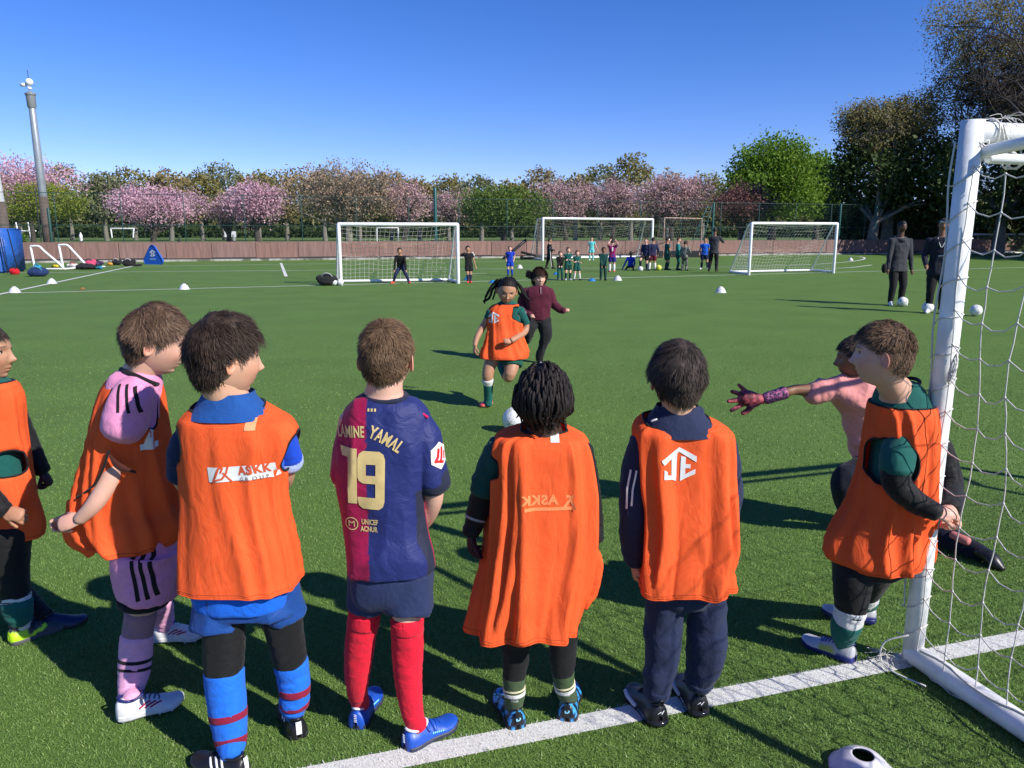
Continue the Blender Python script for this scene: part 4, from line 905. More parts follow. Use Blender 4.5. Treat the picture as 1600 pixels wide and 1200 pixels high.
    if tab is not None:
        ph = np.linspace(math.pi / 2 - .6, math.pi / 2 + .6, 5); V = []
        for z in np.linspace(.35, 1.05, 7):
            for u in np.linspace(-1, 1, 5): V.append((.009 * k * u, -.0022 - .001 * (1 - u * u) + .012 * k * smooth01((z - .6) / .5) * .35, z * .062 * k * hi))
        s.part('heel_tab', wv(V), [(i * 5 + j, i * 5 + j + 1, i * 5 + 6 + j, i * 5 + 5 + j) for i in range(6) for j in range(4)], tab, o)
    s.wv = wv; s.kk = k; s.LL = LL; s.S = S; return o
# ============================================================ FOREGROUND PEOPLE
def ank(hp, tp, k=.052, z=.058):
    a, b = G(*hp), G(*tp); return a + nrm(b - a) * k + UP * z
def torso(P, rows, sh=.014, yaw=0, dz=0):
    V, A, th = loft([(r[0], r[1], r[2], r[3], r[4]) for r in rows], 28, 3, 2.2, yaw); o = V - A[:, None, :3]; V = V - nrm(o) * sh; P.body((V.reshape(-1, 3), gridF(len(V), 28, True)))
def closedloft(rows, grow=0, NT=40, sub=4, pw=2.3, yaw=0):
    V, A, th = loft(rows, NT, sub, pw, yaw); o = V - A[:, None, :3]; V = V + nrm(o) * grow; return V.reshape(-1, 3), gridF(len(V), NT, True)
def neck(P, px, py, Y, w):
    a = P.head.neckbase(); b = W(px, py, Y); r = w / 2 * PM(py, Y); P.body(tube([b - UP * .03, b, (a + b) / 2, a + (P.head.c - a) * .35], [r * 1.25, r * 1.06, r * .97, r * .95], seg=16, sub=3, ab=1.0))
def band(name, s, P, R, i0, i1, grow, m, parent=None, **k): return s.sleeve(name, P, R, i0, i1, grow, m, wr=k.pop('wr', (.0008, 40)), parent=parent, caps=False, **k)
# ---------------- boy in claret and blue number shirt
NAVY = fabric('navy_shorts', (.018, .028, .085), rough=.7); REDS = fabric('red_sock', (.62, .008, .03), bscale=350)
P = Person('boy in a claret and blue number 19 shirt with red socks, back turned', (-.4, 2.12), 'fair')
H = Head(W(604, 560, 2.13), .97, 8, 2, 0); P.set_head(H); neck(P, 600, 612, 2.125, 58)
Y = 2.12
rows = [(612, 574, 628, Y, .036), (619, 566, 636, Y, .045), (631, 549, 655, Y, .060), (648, 534, 668, Y, .072), (680, 527, 672, Y, .082), (720, 528, 669, Y, .088), (770, 533, 664, Y, .09), (820, 539, 668, Y, .093), (860, 542, 674, Y - .01, .10), (887, 543, 676, Y - .01, .103)]
torso(P, rows); torso(P, [(860, 548, 668, Y, .08), (900, 550, 668, Y, .085), (925, 560, 660, Y, .07)], .005)
aL = [(548, 655, Y, 42), (537, 700, Y + .01, 36), (531, 738, Y + .02, 34), (545, 775, Y + .10, 28), (568, 800, Y + .17, 24)]; aR = [(652, 664, Y, 38), (670, 700, Y, 36), (678, 762, Y + .0, 35), (672, 795, Y + .03, 33), (655, 822, Y + .10, 27), (628, 832, Y + .17, 24)]
pL, rL = P.limb(aL, .004); pR, rR = P.limb(aR, .002)
P.add_hand(pL[-1], (.8, .6, -.2), (-.2, .3, 1), curl=1.0, size=.13); P.add_hand(pR[-1], (-.8, .6, -.1), (.2, .3, 1), curl=1.0, size=.13, side=-1)
lgL = [(572, 905, Y, 56), (571, 950, Y, 49), (563, 1000, Y + .01, 46), (559, 1045, Y + .02, 40), (557, 1085, Y + .025, 31), (556, 1118, Y + .03, 29)]; lgR = [(636, 905, Y - .02, 60), (636, 958, Y - .03, 50), (637, 1010, Y - .03, 48), (638, 1060, Y - .035, 42), (641, 1115, Y - .04, 33), (642, 1145, Y - .04, 31)]
gL, qL = P.limb(lgL, end=ank((556, 1141), (588, 1083)), shrink=.003, seg=18); gR, qR = P.limb(lgR, end=ank((632, 1173), (700, 1136)), shrink=.003, seg=18)
P.finish()
P.sleeve('sock', gL, qL, 1.05, 5, .001, REDS, (.0016, 55), 1); P.sleeve('sock', gR, qR, 1.15, 5, .001, REDS, (.0016, 55), 2)
for g_, q_ in ((gL, qL), (gR, qR)): band('sock_cuff', P, g_, q_, 1.08 if g_ is gL else 1.18, 1.5, .0028, REDS, wr=(.0012, 160))
sh = [closedloft([(880, 549, 672, Y - .01, .09), (900, 547, 675, Y - .01, .095), (925, 548, 674, Y - .01, .09), (938, 552, 670, Y - .01, .07)])]
for r_ in ([(575, 890, Y, 68), (573, 925, Y, 64), (571, 950, Y, 62)], [(637, 890, Y - .02, 78), (638, 925, Y - .025, 78), (638, 952, Y - .03, 80)]): p_, q_ = pp(r_); sh.append(tube(p_, q_, seg=24, sub=5, ab=1.0, caps=False))
P.shell('shorts', sh, NAVY, .006, .008, (11, 11, 4), 4)
CL, BLc, NV = (.32, .003, .055), (.011, .019, .12), (.014, .018, .042)
xmid = lambda z: W(574, 700, 2.03)[0] + .0 * z
def shc(V):
    x = V[:, 0]; z = V[:, 2]; c = np.where((x < W(571, 700, 2.03)[0])[:, None], CL, BLc)
    side = x > W(652, 800, 2.08)[0]; low = z < W(650, 770, 2.05)[2]; c = np.where((side & low & (V[:, 1] > 2.05))[:, None], NV, c); c = np.where(((x > W(661, 800, 2.1)[0]) & low & (V[:, 1] > 2.10) & (x < W(685, 800, 2.1)[0]))[:, None], CL, c)
    return c
fabA = mat('shirt_claret_blue', (.5, .5, .5), .62, crease=.5, attr='col', spec=.35, bump=.3, bscale=420, sheen=.06)
SH = [closedloft([r for r in rows[1:]], .003)]
p_, q_ = pp([(562, 652, Y, 46), (547, 690, Y, 48), (541, 728, Y + .01, 46), (540, 742, Y + .012, 46)]); SH.append(tube(p_, q_, seg=28, sub=6))
p_, q_ = pp([(644, 652, Y, 44), (659, 680, Y - .005, 50), (671, 720, Y - .005, 53), (677, 752, Y - .005, 53)]); SH.append(tube(p_, q_, seg=28, sub=6))
shirt = P.shell('shirt', SH, fabA, .0052, .0075, (12, 10, 5.5), 11, shc)
p_, q_ = pp([(675, 742, Y - .004, 54), (678, 758, Y - .005, 54)]); P.part('cuff', *tube(p_, q_, seg=28, sub=3), fabric('navy_rib', NV), shirt)
p_, q_ = pp([(541, 735, Y + .011, 46), (540, 746, Y + .013, 46)]); P.part('cuff', *tube(p_, q_, seg=28, sub=3), fabric('navy_rib', NV), shirt)
cv = [W(x, y, Y + yy) for x, y, yy in ((574, 614, .02), (570, 620, -.02), (585, 627, -.05), (603, 629, -.055), (620, 627, -.05), (634, 621, -.02), (630, 614, .02), (602, 610, .05))]
P.part('collar', *tube(cv + cv[:2], .0075, seg=8, sub=5, caps=False), fabric('navy_rib', NV), shirt)
P.part('shoulder_piping', *tube([W(632, 632, 2.09), W(650, 640, 2.09), W(668, 652, 2.085)], .0042, seg=6, sub=4), fabric('claret_piping', (.55, .01, .09)), shirt)
GOLD = mat('gold_foil_print', (.62, .46, .20), .45, var=.12, vscale=30)
mpx = PM(700, 2.05)
P.decal(poly2d([(-.19, .5), (-.03, .5), (-.03, .33), (-.15, .33)], [(-.03, .5), (.13, .5), (.13, -.5), (-.03, -.5)]), 548, 741, 2.05, 90 * mpx, GOLD, shirt, 'number', ang=-2)
P.decal(poly2d([(-.37, .36), (-.33, .45), (-.22, .5), (.22, .5), (.33, .45), (.37, .36), (.37, .27), (-.37, .27)], [(-.37, .27), (-.14, .27), (-.14, .08), (-.37, .08)], [(-.37, .08), (.12, .08), (.12, -.06), (-.22, -.06), (-.33, -.02), (-.37, .04)], [(.12, .27), (.37, .27), (.37, -.30), (.12, -.30)], [(-.37, -.30), (.37, -.30), (.37, -.36), (.33, -.45), (.22, -.5), (-.22, -.5), (-.33, -.45), (-.37, -.36)]), 582, 747, 2.05, 94 * mpx, GOLD, shirt, 'number', ang=-2, warp=lambda V: V * (.62, 1))
def arc(c, R):
    def f(V): a = V[:, 0] / R; return np.stack([np.sin(a) * (R + V[:, 1]), np.cos(a) * (R + V[:, 1]) - R], 1)
    return f
P.decal(text2d('LAMINE', .03, 1.05, .55), 547, 675, 2.05, 24 * mpx, GOLD, shirt, 'name_print', ang=6, warp=arc(0, 9)); P.decal(text2d('YAMAL', .03, 1.08, .60), 605, 684, 2.05, 27 * mpx, GOLD, shirt, 'name_print', ang=-30, warp=arc(0, 6))
P.decal(text2d('UNICEF', .03, 1, .66), 580, 812, 2.05, 12 * mpx, GOLD, shirt, 'small_print'); P.decal(text2d('ACNUR', .03, 1, .66), 579, 823, 2.05, 12 * mpx, GOLD, shirt, 'small_print')
an = np.linspace(0, 2 * math.pi, 17); P.decal(poly2d(*[[(math.cos(a) * r1, math.sin(a) * r1), (math.cos(b) * r1, math.sin(b) * r1), (math.cos(b) * r0, math.sin(b) * r0), (math.cos(a) * r0, math.sin(a) * r0)] for a, b in zip(an[:-1], an[1:]) for r0, r1 in ((.42, .5),)], *thick2d([(-.2, -.2), (-.2, .2), (0, .05), (.2, .2), (.2, -.2)], .08)), 551, 816, 2.05, 22 * mpx, GOLD, shirt, 'round_emblem')
P.decal(poly2d(*[[(x, 0), (x + .8, 0), (x + .8, 1.2), (x, 1.2)] for x in (-2, -.6, .8)]), 582, 643, 2.05, 3.6 * mpx, GOLD, shirt, 'small_print')
bx, bD = W(681, 709, 2.1), (-.55, .8, 0)
hexa = [(-.42, .28), (0, .55), (.42, .28), (.42, -.28), (0, -.55), (-.42, -.28)]
P.decal(poly2d(hexa), None, bx, 2.1, 40 * mpx, WPRINT, shirt, 'sleeve_badge', dirv=bD, off=.0025); RP = mat('red_print', (.65, .015, .02), .5)
P.decal(poly2d(*thick2d([(-.06, .28), (-.12, -.02), (-.26, -.22)], .13), *thick2d([(-.26, -.2), (-.08, -.22)], .1), *thick2d([(.14, .30), (.08, -.08), (-.02, -.28)], .13), *thick2d([(.0, -.26), (.2, -.3)], .1), *thick2d([(.3, .1), (.26, -.2)], .08)), None, bx, 2.1, 40 * mpx, RP, shirt, 'badge_symbol', dirv=bD, off=.0036)
HB = hairmat('brown_hair', (.045, .024, .013), (.22, .135, .075))
hair(P, HB, Ls=.008, Lt=.024, n=7500, thick=.004, zb=-.060, w=.0010, seed=3, lift=.30, grav=.35, clump=.35, front=.06, fade=(-.02, .05), puff=lambda L: .007 * smooth01((L[:, 2] - .02) / .06) * (1 + .4 * vn(L * 30, 3)))
BLUB = mat('blue_boot', (.012, .075, .42), .42, var=.08, vscale=30); DKS = mat('dark_sole', (.03, .035, .06), .6); WT = mat('white_trim', (.7, .72, .75), .5)
CY = mat('cyan_print', (.2, .65, .75), .5)
for hp, tp, h in (((556, 1141), (588, 1083), 0), ((632, 1173), (700, 1136), 0)):
    a, b = G(*hp), G(*tp); b = a + nrm(b - a) * .2; o = shoe(P, a, b, 0, BLUB, DKS, collar=WT, lace=BLUB, name='boot')
    P.part('strap', *tube(P.wv(P.S(np.full(9, .5), np.linspace(.5, 2.6, 9), .001)), .006, seg=6, lin=True, ab=1.0), BLUB, o)
    for q in range(6): P.part('print_mark', *tube(P.wv(P.S(np.array([.44 + q * .035, .455 + q * .035]), np.array([.28, .34]), .0006)), .0024, seg=5, lin=True), CY, o)
    for q in range(5): P.part('print_mark', *tube(P.wv(np.array([[.004, -.0015 - .001 * q * 0, .030 + q * .006], [-.004, -.0015, .031 + q * .006]]) * P.kk), .0012, seg=5, lin=True), WT, o)
# ---------------- boy with sponsor print bib
P = Person('dark haired boy in an orange bib with a white sponsor print and blue striped socks', (-.76, 2.06), 'light')
Y = 2.08
H = Head(W(351, 560, Y), 1.04, 52, 6, -3); P.set_head(H); neck(P, 356, 622, Y + .01, 62)
rows = [(634, 300, 414, Y + .01, .060, -.012), (646, 289, 436, Y + .005, .072, -.008), (660, 282, 460, Y, .082), (690, 281, 469, Y, .092), (735, 286, 450, Y, .092), (790, 290, 450, Y, .096), (840, 288, 460, Y, .104), (882, 288, 466, Y, .112), (908, 289, 468, Y, .120)]
torso(P, rows, .034); torso(P, [(890, 305, 460, Y, .09), (935, 310, 462, Y, .09), (960, 330, 450, Y, .07)], .02)
aL = [(304, 674, Y, 42), (285, 700, Y + .02, 36), (282, 742, Y + .06, 34), (300, 760, Y + .16, 34), (345, 750, Y + .20, 28)]; aR = [(438, 676, Y, 40), (449, 705, Y + .03, 34), (446, 742, Y + .07, 32), (436, 758, Y + .16, 30), (395, 752, Y + .21, 26)]
pL, rL = P.limb(aL, .004); pR, rR = P.limb(aR, .003)
P.add_hand(pL[-1], (1, .2, .1), (0, .9, .3), curl=.5, size=.13); P.add_hand(W(440, 752, Y + .2), (-1, .1, .1), (0, .9, .3), curl=.5, size=.13, side=-1)
lgL = [(348, 940, Y - .02, 64), (350, 990, Y - .03, 63), (350, 1050, Y - .05, 58), (356, 1110, Y - .07, 54), (362, 1160, Y - .08, 43), (366, 1190, Y - .09, 40)]; lgR = [(436, 920, Y + .02, 64), (441, 965, Y + .03, 60), (454, 1035, Y + .06, 49), (460, 1070, Y + .06, 44), (460, 1105, Y + .06, 40), (463, 1135, Y + .06, 38)]
gL, qL = P.limb(lgL, end=ank((386, 1212), (302, 1190)), shrink=.004, seg=18); gR, qR = P.limb(lgR, end=ank((468, 1156), (440, 1085)), shrink=.004, seg=18)
P.finish()
BB = fabric('black_baselayer', (.007, .007, .008), rough=.7); BSOCK = fabric('bright_blue_sock', (.012, .14, .62)); MRN = fabric('maroon_band', (.22, .008, .035))
P.sleeve('legging', gL, qL, 0, 2.1, .001, BB, (.0015, 50), 1); P.sleeve('legging', gR, qR, 0, 2.1, .001, BB, (.0015, 50), 2)
for g_, q_, c_ in ((gL, qL, 1.55), (gR, qR, 1.6)): band('reflective_line', P, g_, q_, c_, c_ + .05, .0026, fabric('grey_line', (.08, .08, .085)))
s1 = P.sleeve('sock', gL, qL, 2.0, 5, .003, BSOCK, (.0012, 50), 3); s2 = P.sleeve('sock', gR, qR, 2.0, 5, .003, BSOCK, (.003, 60), 4)
band('sock_stripe', P, gL, qL, 2.95, 3.22, .0045, MRN, s1); band('sock_stripe', P, gL, qL, 3.85, 4.15, .0045, MRN, s1); band('sock_stripe', P, gR, qR, 3.05, 3.3, .0050, MRN, s2); band('sock_stripe', P, gR, qR, 3.7, 4.0, .0050, MRN, s2)
SBL = fabric('royal_blue_shorts', (.008, .055, .24), rough=.65); TBL = fabric('bright_blue_mesh', (.006, .12, .62), btype='v', bscale=260)
sh = [closedloft([(905, 305, 446, Y, .088), (930, 305, 450, Y, .092), (955, 310, 462, Y, .085)])]
for r_ in ([(345, 920, Y - .01, 84), (342, 955, Y - .02, 82), (341, 982, Y - .03, 86)], [(430, 905, Y + .01, 72), (436, 935, Y + .02, 70), (441, 960, Y + .03, 74)]): p_, q_ = pp(r_); sh.append(tube(p_, q_, seg=26, sub=5, ab=.86, caps=False))
P.shell('shorts', sh, SBL, .006, .006, (12, 12, 4), 14)
P.shell('shirt', [closedloft([(640, 318, 408, Y + .01, .05), (652, 300, 430, Y, .06), (680, 298, 445, Y, .075), (800, 305, 440, Y, .08), (900, 300, 455, Y - .005, .092), (944, 308, 450, Y - .005, .094)])], TBL, .007, .003)
p_, q_ = pp(aL[:3]); P.part('sleeve', *tube(p_, q_ + .006, seg=24, sub=6, wr=(.002, 40)), fabric('dark_navy_sleeve', (.008, .018, .075)))
p_, q_ = pp(aR[:2] + [(450, 720, Y + .05, 38)]); P.part('sleeve', *tube(p_, q_ + .006, seg=24, sub=6, wr=(.002, 40)), fabric('blue_sleeve', (.005, .06, .55)))
p_, q_ = pp([(450, 715, Y + .046, 39), (450, 722, Y + .053, 40)]); P.part('cuff', *tube(p_, q_ + .007, seg=24, sub=2), fabric('pale_blue_trim', (.35, .45, .7)))
cr_ = [(611, 320, 396, Y + .012, .062), (620, 315, 399, Y + .01, .067), (632, 308, 411, Y + .008, .071), (650, 296, 430, Y + .004, .084)]
V_, A_, _ = loft(cr_, 40, 5); P.part('collar', V_.reshape(-1, 3), gridF(len(V_), 40), fabric('blue_collar', (.010, .07, .27)))
hL = (pL[0] + (-.0, 0, .0), (-1, 0, -.15), .062); hR = (pR[0], (1, 0, -.1), .062)
bib = P.bib(rows, [(W(283, 692, Y), (-1, 0, .05), .064), (W(463, 702, Y), (1, 0, 0), .060)], k=7, amp=.010, top=.004, seed=21, shear=.8, pw=2.8)
mpx = PM(740, 1.98)
slab = [(-1.3, -.3), (1.3, -.3), (1.3, .3), (-1.3, .3)]
P.decal(poly2d(slab), 375, 741, 1.98, 40 * mpx, WPRINT, bib, 'print_panel', ang=3, off=.0024, maxe=.006)
OP = mat('orange_print', (.62, .09, .03), .6)
P.decal(text2d('ASKK', .045, 1.15, .92), 394, 736, 1.98, 19.5 * mpx, OP, bib, 'print_letters', ang=4, off=.0034); P.decal(text2d('GROUP', .01, 1.8, .9), 394, 750, 1.98, 9.5 * mpx, mat('grey_print', (.2, .14, .13), .6), bib, 'print_letters', ang=4, off=.0034)
P.decal(poly2d(*thick2d([(-.55, -.5), (-.12, .42), (.12, .42), (-.05, .1)], .12), *thick2d([(-.5, -.4), (.0, -.3), (.28, .05), (.45, .5)], .12), *thick2d([(.1, .1), (.55, -.5)], .12)), 345, 742, 1.98, 25 * mpx, OP, bib, 'print_symbol', ang=3, off=.0034)
P.decal(poly2d([(-.5, -.5), (.5, -.5), (.5, .5), (-.5, .5)]), 386, 668, 1.98, 16 * mpx, mat('pale_orange_tag', (.85, .32, .15), .8), bib, 'tag', off=.003)
HBK = hairmat('black_brown_hair', (.010, .007, .006), (.075, .048, .034))
hair(P, HBK, Ls=.022, Lt=.034, n=9000, thick=.007, zb=-.066, w=.0011, seed=5, lift=.22, curl=.32, grav=.4, clump=1.0, bump=.006, puff=lambda L: .011 * smooth01((L[:, 2] + .03) / .08) * (1 + .55 * vn(L * 34, 5)))
BKB = mat('black_boot', (.012, .012, .014), .4, var=.1, vscale=40); BSL = mat('black_sole', (.02, .02, .02), .6)
a = G(386, 1212); b = G(302, 1190); shoe(P, a, a + nrm(b - a) * .19, 0, BKB, BSL, collar=BKB, lace=BKB, tab=WT, stripes=(WT, [(.42, .2, .50, 1.0, .0042), (.52, .2, .60, 1.0, .0042), (.32, .2, .40, 1.0, .0042), (.42, 2.95, .50, 2.1, .0042), (.52, 2.95, .60, 2.1, .0042), (.32, 2.95, .40, 2.1, .0042)]), name='boot')
a = G(468, 1156); b = G(440, 1085); shoe(P, a, a + nrm(b - a) * .19, 0, BKB, BSL, collar=BKB, lace=BKB, tab=WT, stripes=(WT, [(.42, 2.95, .50, 2.1, .0042), (.52, 2.95, .60, 2.1, .0042)]), name='boot')
# ---------------- dreadlocked child
Y = 2.17
P = Person('child with black dreadlocks in a long loose inside-out orange bib', (.08, 2.2), 'deep')
H = Head(W(849, 624, Y), .93, 4, 8, 0); P.set_head(H); neck(P, 850, 668, Y, 52)
rows = [(668, 812, 886, Y, .045, -.010), (675, 790, 900, Y - .003, .062, -.006), (684, 772, 914, Y - .005, .075), (704, 766, 922, Y - .01, .080), (740, 764, 927, Y - .01, .086), (790, 761, 929, Y - .012, .092), (850, 756, 924, Y - .015, .10), (905, 750, 912, Y - .02, .112), (945, 742, 903, Y - .02, .118), (976, 736, 899, Y - .02, .124)]
torso(P, rows[:8], .045)
aL = [(785, 702, Y, 44), (762, 745, Y + .02, 38), (748, 795, Y + .03, 34), (736, 832, Y + .02, 26)]; aR = [(908, 705, Y, 38), (920, 760, Y + .03, 32), (927, 810, Y + .04, 28), (930, 842, Y + .03, 24)]
pL, rL = P.limb(aL, .004); pR, rR = P.limb(aR, .004)
GLV = mat('dark_maroon_glove', (.045, .008, .012), .7, bump=.3, bscale=300)
P.add_hand(pL[-1], (.05, .15, -1), (-1, .1, 0), curl=.55, size=.125, thick=1.25, glove=GLV, side=1); P.add_hand(pR[-1], (-.05, .15, -1), (1, .1, 0), curl=.6, size=.125, thick=1.25, glove=GLV, side=-1)
lgL = [(808, 930, Y, 62), (806, 985, Y, 46), (806, 1030, Y - .0, 40), (803, 1062, Y - .0, 33), (805, 1090, Y - .01, 30), (806, 1120, Y - .01, 30)]; lgR = [(878, 930, Y, 62), (880, 985, Y + .01, 46), (879, 1030, Y + .02, 40), (880, 1056, Y + .02, 32), (882, 1082, Y + .02, 29), (885, 1108, Y + .02, 29)]
gL, qL = P.limb(lgL, end=ank((810, 1142), (782, 1088)), shrink=.004); gR, qR = P.limb(lgR, end=ank((886, 1130), (893, 1075)), shrink=.004); P.finish()
P.sleeve('legging', gL, qL, 0, 3.0, .001, BB, (.0015, 50), 1); P.sleeve('legging', gR, qR, 0, 3.0, .001, BB, (.0015, 50), 2)
KH = fabric('khaki_green_sock', (.05, .085, .035)); CRM = fabric('cream_band', (.65, .58, .38)); WB_ = fabric('white_band', (.6, .6, .58))
for g_, q_ in ((gL, qL), (gR, qR)):
    o = P.sleeve('sock', g_, q_, 2.85, 5, .002, KH, (.0012, 70), 3); band('sock_stripe', P, g_, q_, 3.35, 3.5, .0040, CRM, o); band('sock_stripe', P, g_, q_, 3.6, 3.78, .0040, WB_, o)
    for r_ in (0, 1): P.decal(text2d(('YTH', 'CLUB')[r_], .02, 1, .9), None, g_[4] + np.array([0, 0, .012 - .010 * r_]), 0, .010, WB_, o, 'sock_print', off=.0012)
o = P.sleeve('sleeve', pL, rL, 0, 1.35, .008, fabric('teal_green_sleeve', (.006, .055, .05)), (.003, 30), 3); P.sleeve('base_layer_sleeve', pL, rL, 1.1, 3, .002, BB, (.002, 50), 4); P.sleeve('base_layer_sleeve', pR, rR, 0, 3, .002, BB, (.002, 50), 5)
band('wrist_line', P, pL, rL, 2.3, 2.36, .0034, fabric('grey_reflect', (.3, .3, .3))); band('wrist_line', P, pR, rR, 2.35, 2.43, .0036, fabric('grey_reflect', (.3, .3, .3)))
bib = P.bib(rows, [(W(766, 722, Y + .02), (-1, .25, 0), .075), (W(938, 730, Y + .04), (1, .4, 0), .060)], k=10, amp=.030, top=.007, seed=33, shear=.25, pw=3.0)
P.part('bib_fold', *tube([W(925, 850, Y - .02), W(931, 880, Y - .03), W(926, 915, Y - .03), W(914, 950, Y - .04)], [.006, .024, .022, .006], seg=18, sub=6, ab=.6, wr=(.006, 30)), ORANGE, bib)
P.decal(poly2d([(-.55, -.5), (.55, -.5), (.55, .5), (-.55, .5)]), 868, 690, 2.07, 13 * mpx, WPRINT, bib, 'tag', off=.003)
GH_ = mat('ghost_print', (.90, .24, .08), .8); v, f = text2d('ASKK', .045, 1.1, 1.05); v[:, 0] *= -1
P.decal(poly2d(*[[(x0, -.3), (x1, -.3), (x1, -.14), (x0, -.14)] for x0, x1 in ((-1.1, 1.1),)]), 857, 789, 2.07, 36 * mpx, GH_, bib, 'ghost_print', off=.0022); P.decal((v, f), 843, 783, 2.07, 22 * mpx, GH_, bib, 'ghost_letters', off=.0022)
P.decal(poly2d(*thick2d([(.5, -.5), (.12, .42), (-.12, .42)], .2), *thick2d([(.4, .5), (-.4, -.5)], .2)), 888, 787, 2.07, 24 * mpx, GH_, bib, 'ghost_symbol', off=.0022)
DR = hairmat('black_dreadlocks', (.006, .005, .005), (.032, .024, .022)); Hh = P.head; r = np.random.default_rng(4)
d, F = ico(5); L = headshape(d); m_ = (L[:, 2] - np.interp(L[:, 1], [-.1, 0, .05, .09], [-.05, -.01, .05, .06])) / .01; nn = nrm(L); V = Hh.w(L + nn * (-.004 + (.010 + .004 * vn(L * 50)) * smooth01(m_))[:, None])
ho = P.part('hair', V, F.tolist(), DR, tint=.2 * r.random(len(V))); parts = []; tt = []
for k in range(430):
    while True:
        q = nrm(r.normal(0, 1, 3)); Lq = headshape(q[None])[0]
        if Lq[2] > np.interp(Lq[1], [-.1, 0, .05, .09], [-.045, -.0, .05, .06]): break
    n_ = nrm(Lq); st = Lq + n_ * .006; drp = max(0.045, Lq[2] * .55 + .075) * (.55 + .6 * r.random()); tg = nrm(np.array([Lq[0], Lq[1], 0]) + r.normal(0, .02, 3)); out = tg * (.004 + .014 * r.random()) * (.4 + smooth01((Lq[2] + .02) / .1))
    pts = [st, st + n_ * .010 + out * .35 + (0, 0, -.006), st + n_ * .008 + out * .9 + (0, 0, -drp * .45), st + out * 1.0 + r.normal(0, .005, 3) + (0, 0, -drp * .8), st + out * .9 + r.normal(0, .009, 3) + (0, 0, -drp)]
    pts = [p * (1 - .38 * float(smooth01((-.015 - p[2]) / .08)), 1 - .25 * float(smooth01((-.015 - p[2]) / .08)), 1) for p in pts]; e = [max(1.0, 1.09 / np.linalg.norm(p / (.0725, .091, .106))) if p[2] > -.02 else 1 for p in pts]; pts = [pts[0]] + [p * (k_, k_, 1) for p, k_ in zip(pts[1:], e[1:])]
    v, f = tube(pts, [.0034, .0040, .0037, .0034, .0018], seg=6, sub=4, wr=(.0011, 130), seed=k); parts.append((Hh.w(v), f)); tt.append(np.full(len(v), .15 + .6 * r.random() ** 2))
P.part('dreadlocks', *merge(parts), DR, ho, tint=np.concatenate(tt))
LBL = (.05, .33, .72)
def bcol(q):
    x, y, z = q.T; a = np.sin(y * 26 + np.abs(x) * 9 + z * 7); b = vn(q * (5, 9, 6), 2); c = np.where(((a > .25) | (b > .35))[:, None], (.01, .014, .03), LBL); return np.where(((y < .06) & (np.abs(x) < .45) & (z > .25))[:, None], (.012, .012, .016), c)
BL2 = mat('blue_black_boot', (.1, .3, .7), .35, attr='col', spec=.5)
for hp, tp in (((810, 1142), (782, 1088)), ((886, 1130), (893, 1075))):
    a, b = G(*hp), G(*tp); o = shoe(P, a, a + nrm(b - a) * .2, 0, BL2, BSL, colfn=bcol, collar=BKB, lace=BKB, name='boot', tab=BKB)
    dd = nrm(b - a); P.decal(text2d('D', .05), None, a + np.array([0, 0, .043]), 0, .020, mat('light_blue_print', (.25, .6, .85), .4), [P.last if False else o], 'heel_letter', dirv=dd * (1, 1, 0) + np.array([0, .0, -.0]), off=.0045)
# ---------------- boy with white emblem bib, navy tracksuit
Y = 2.22
P = Person('black haired boy in navy tracksuit and orange bib with white emblem on the back', (.53, 2.22), 'light')
H = Head(W(1058, 592, Y), .97, -3, 6, 2); P.set_head(H); neck(P, 1060, 640, Y, 52)
NVT = fabric('navy_tracksuit', (.016, .024, .062), bscale=300)
rows = [(655, 1003, 1108, Y, .058, -.016), (663, 992, 1126, Y, .070, -.008), (676, 986, 1142, Y, .082), (705, 987, 1144, Y, .084), (750, 994, 1143, Y, .088), (800, 1003, 1143, Y - .005, .092), (850, 1004, 1142, Y - .01, .098), (886, 1003, 1131, Y - .015, .108), (914, 1001, 1128, Y - .015, .112)]
torso(P, rows, .045); torso(P, [(895, 1015, 1130, Y, .08), (935, 1015, 1128, Y, .085)], .025)
aL = [(1010, 690, Y, 46), (995, 735, Y + .0, 44), (991, 790, Y + .0, 42), (991, 850, Y + .02, 35), (991, 876, Y + .03, 28)]; aR = [(1126, 690, Y, 40), (1138, 740, Y + .02, 34), (1141, 790, Y + .06, 30), (1132, 830, Y + .12, 28), (1105, 850, Y + .16, 26)]
pL, rL = P.limb(aL, .006); pR, rR = P.limb(aR, .006); P.add_hand(pL[-1], (.15, .2, -1), (-1, .1, 0), curl=.6, size=.125, side=1); P.add_hand(pR[-1], (-.8, .4, -.3), (0, .3, 1), curl=.7, size=.125, side=-1)
lgL = [(1040, 915, Y, 54), (1036, 985, Y, 54), (1031, 1045, Y - .01, 48), (1028, 1085, Y - .02, 40), (1030, 1112, Y - .03, 30)]; lgR = [(1102, 915, Y, 56), (1105, 985, Y + .01, 58), (1100, 1040, Y + .02, 52), (1093, 1070, Y + .02, 42), (1095, 1098, Y + .02, 30)]
gL, qL = P.limb(lgL, end=ank((1032, 1136), (988, 1082)), shrink=.008); gR, qR = P.limb(lgR, end=ank((1094, 1121), (1063, 1066)), shrink=.008); P.finish()
tr = [closedloft([(885, 1020, 1116, Y, .078), (925, 1018, 1118, Y, .08), (942, 1026, 1112, Y, .065)])]
for g_, q_ in ((gL, qL), (gR, qR)): tr.append(tube(g_[:4], q_[:4] + .001, seg=24, sub=10, wr=(.004, 28), seed=4))
tro = P.shell('trousers', tr, NVT, .006, .0055, (10, 10, 9), 44)
for g_, q_ in ((gL, qL), (gR, qR)): band('trouser_cuff', P, g_, q_, 2.75, 3.15, .001, NVT, tro, wr=(.0008, 100))
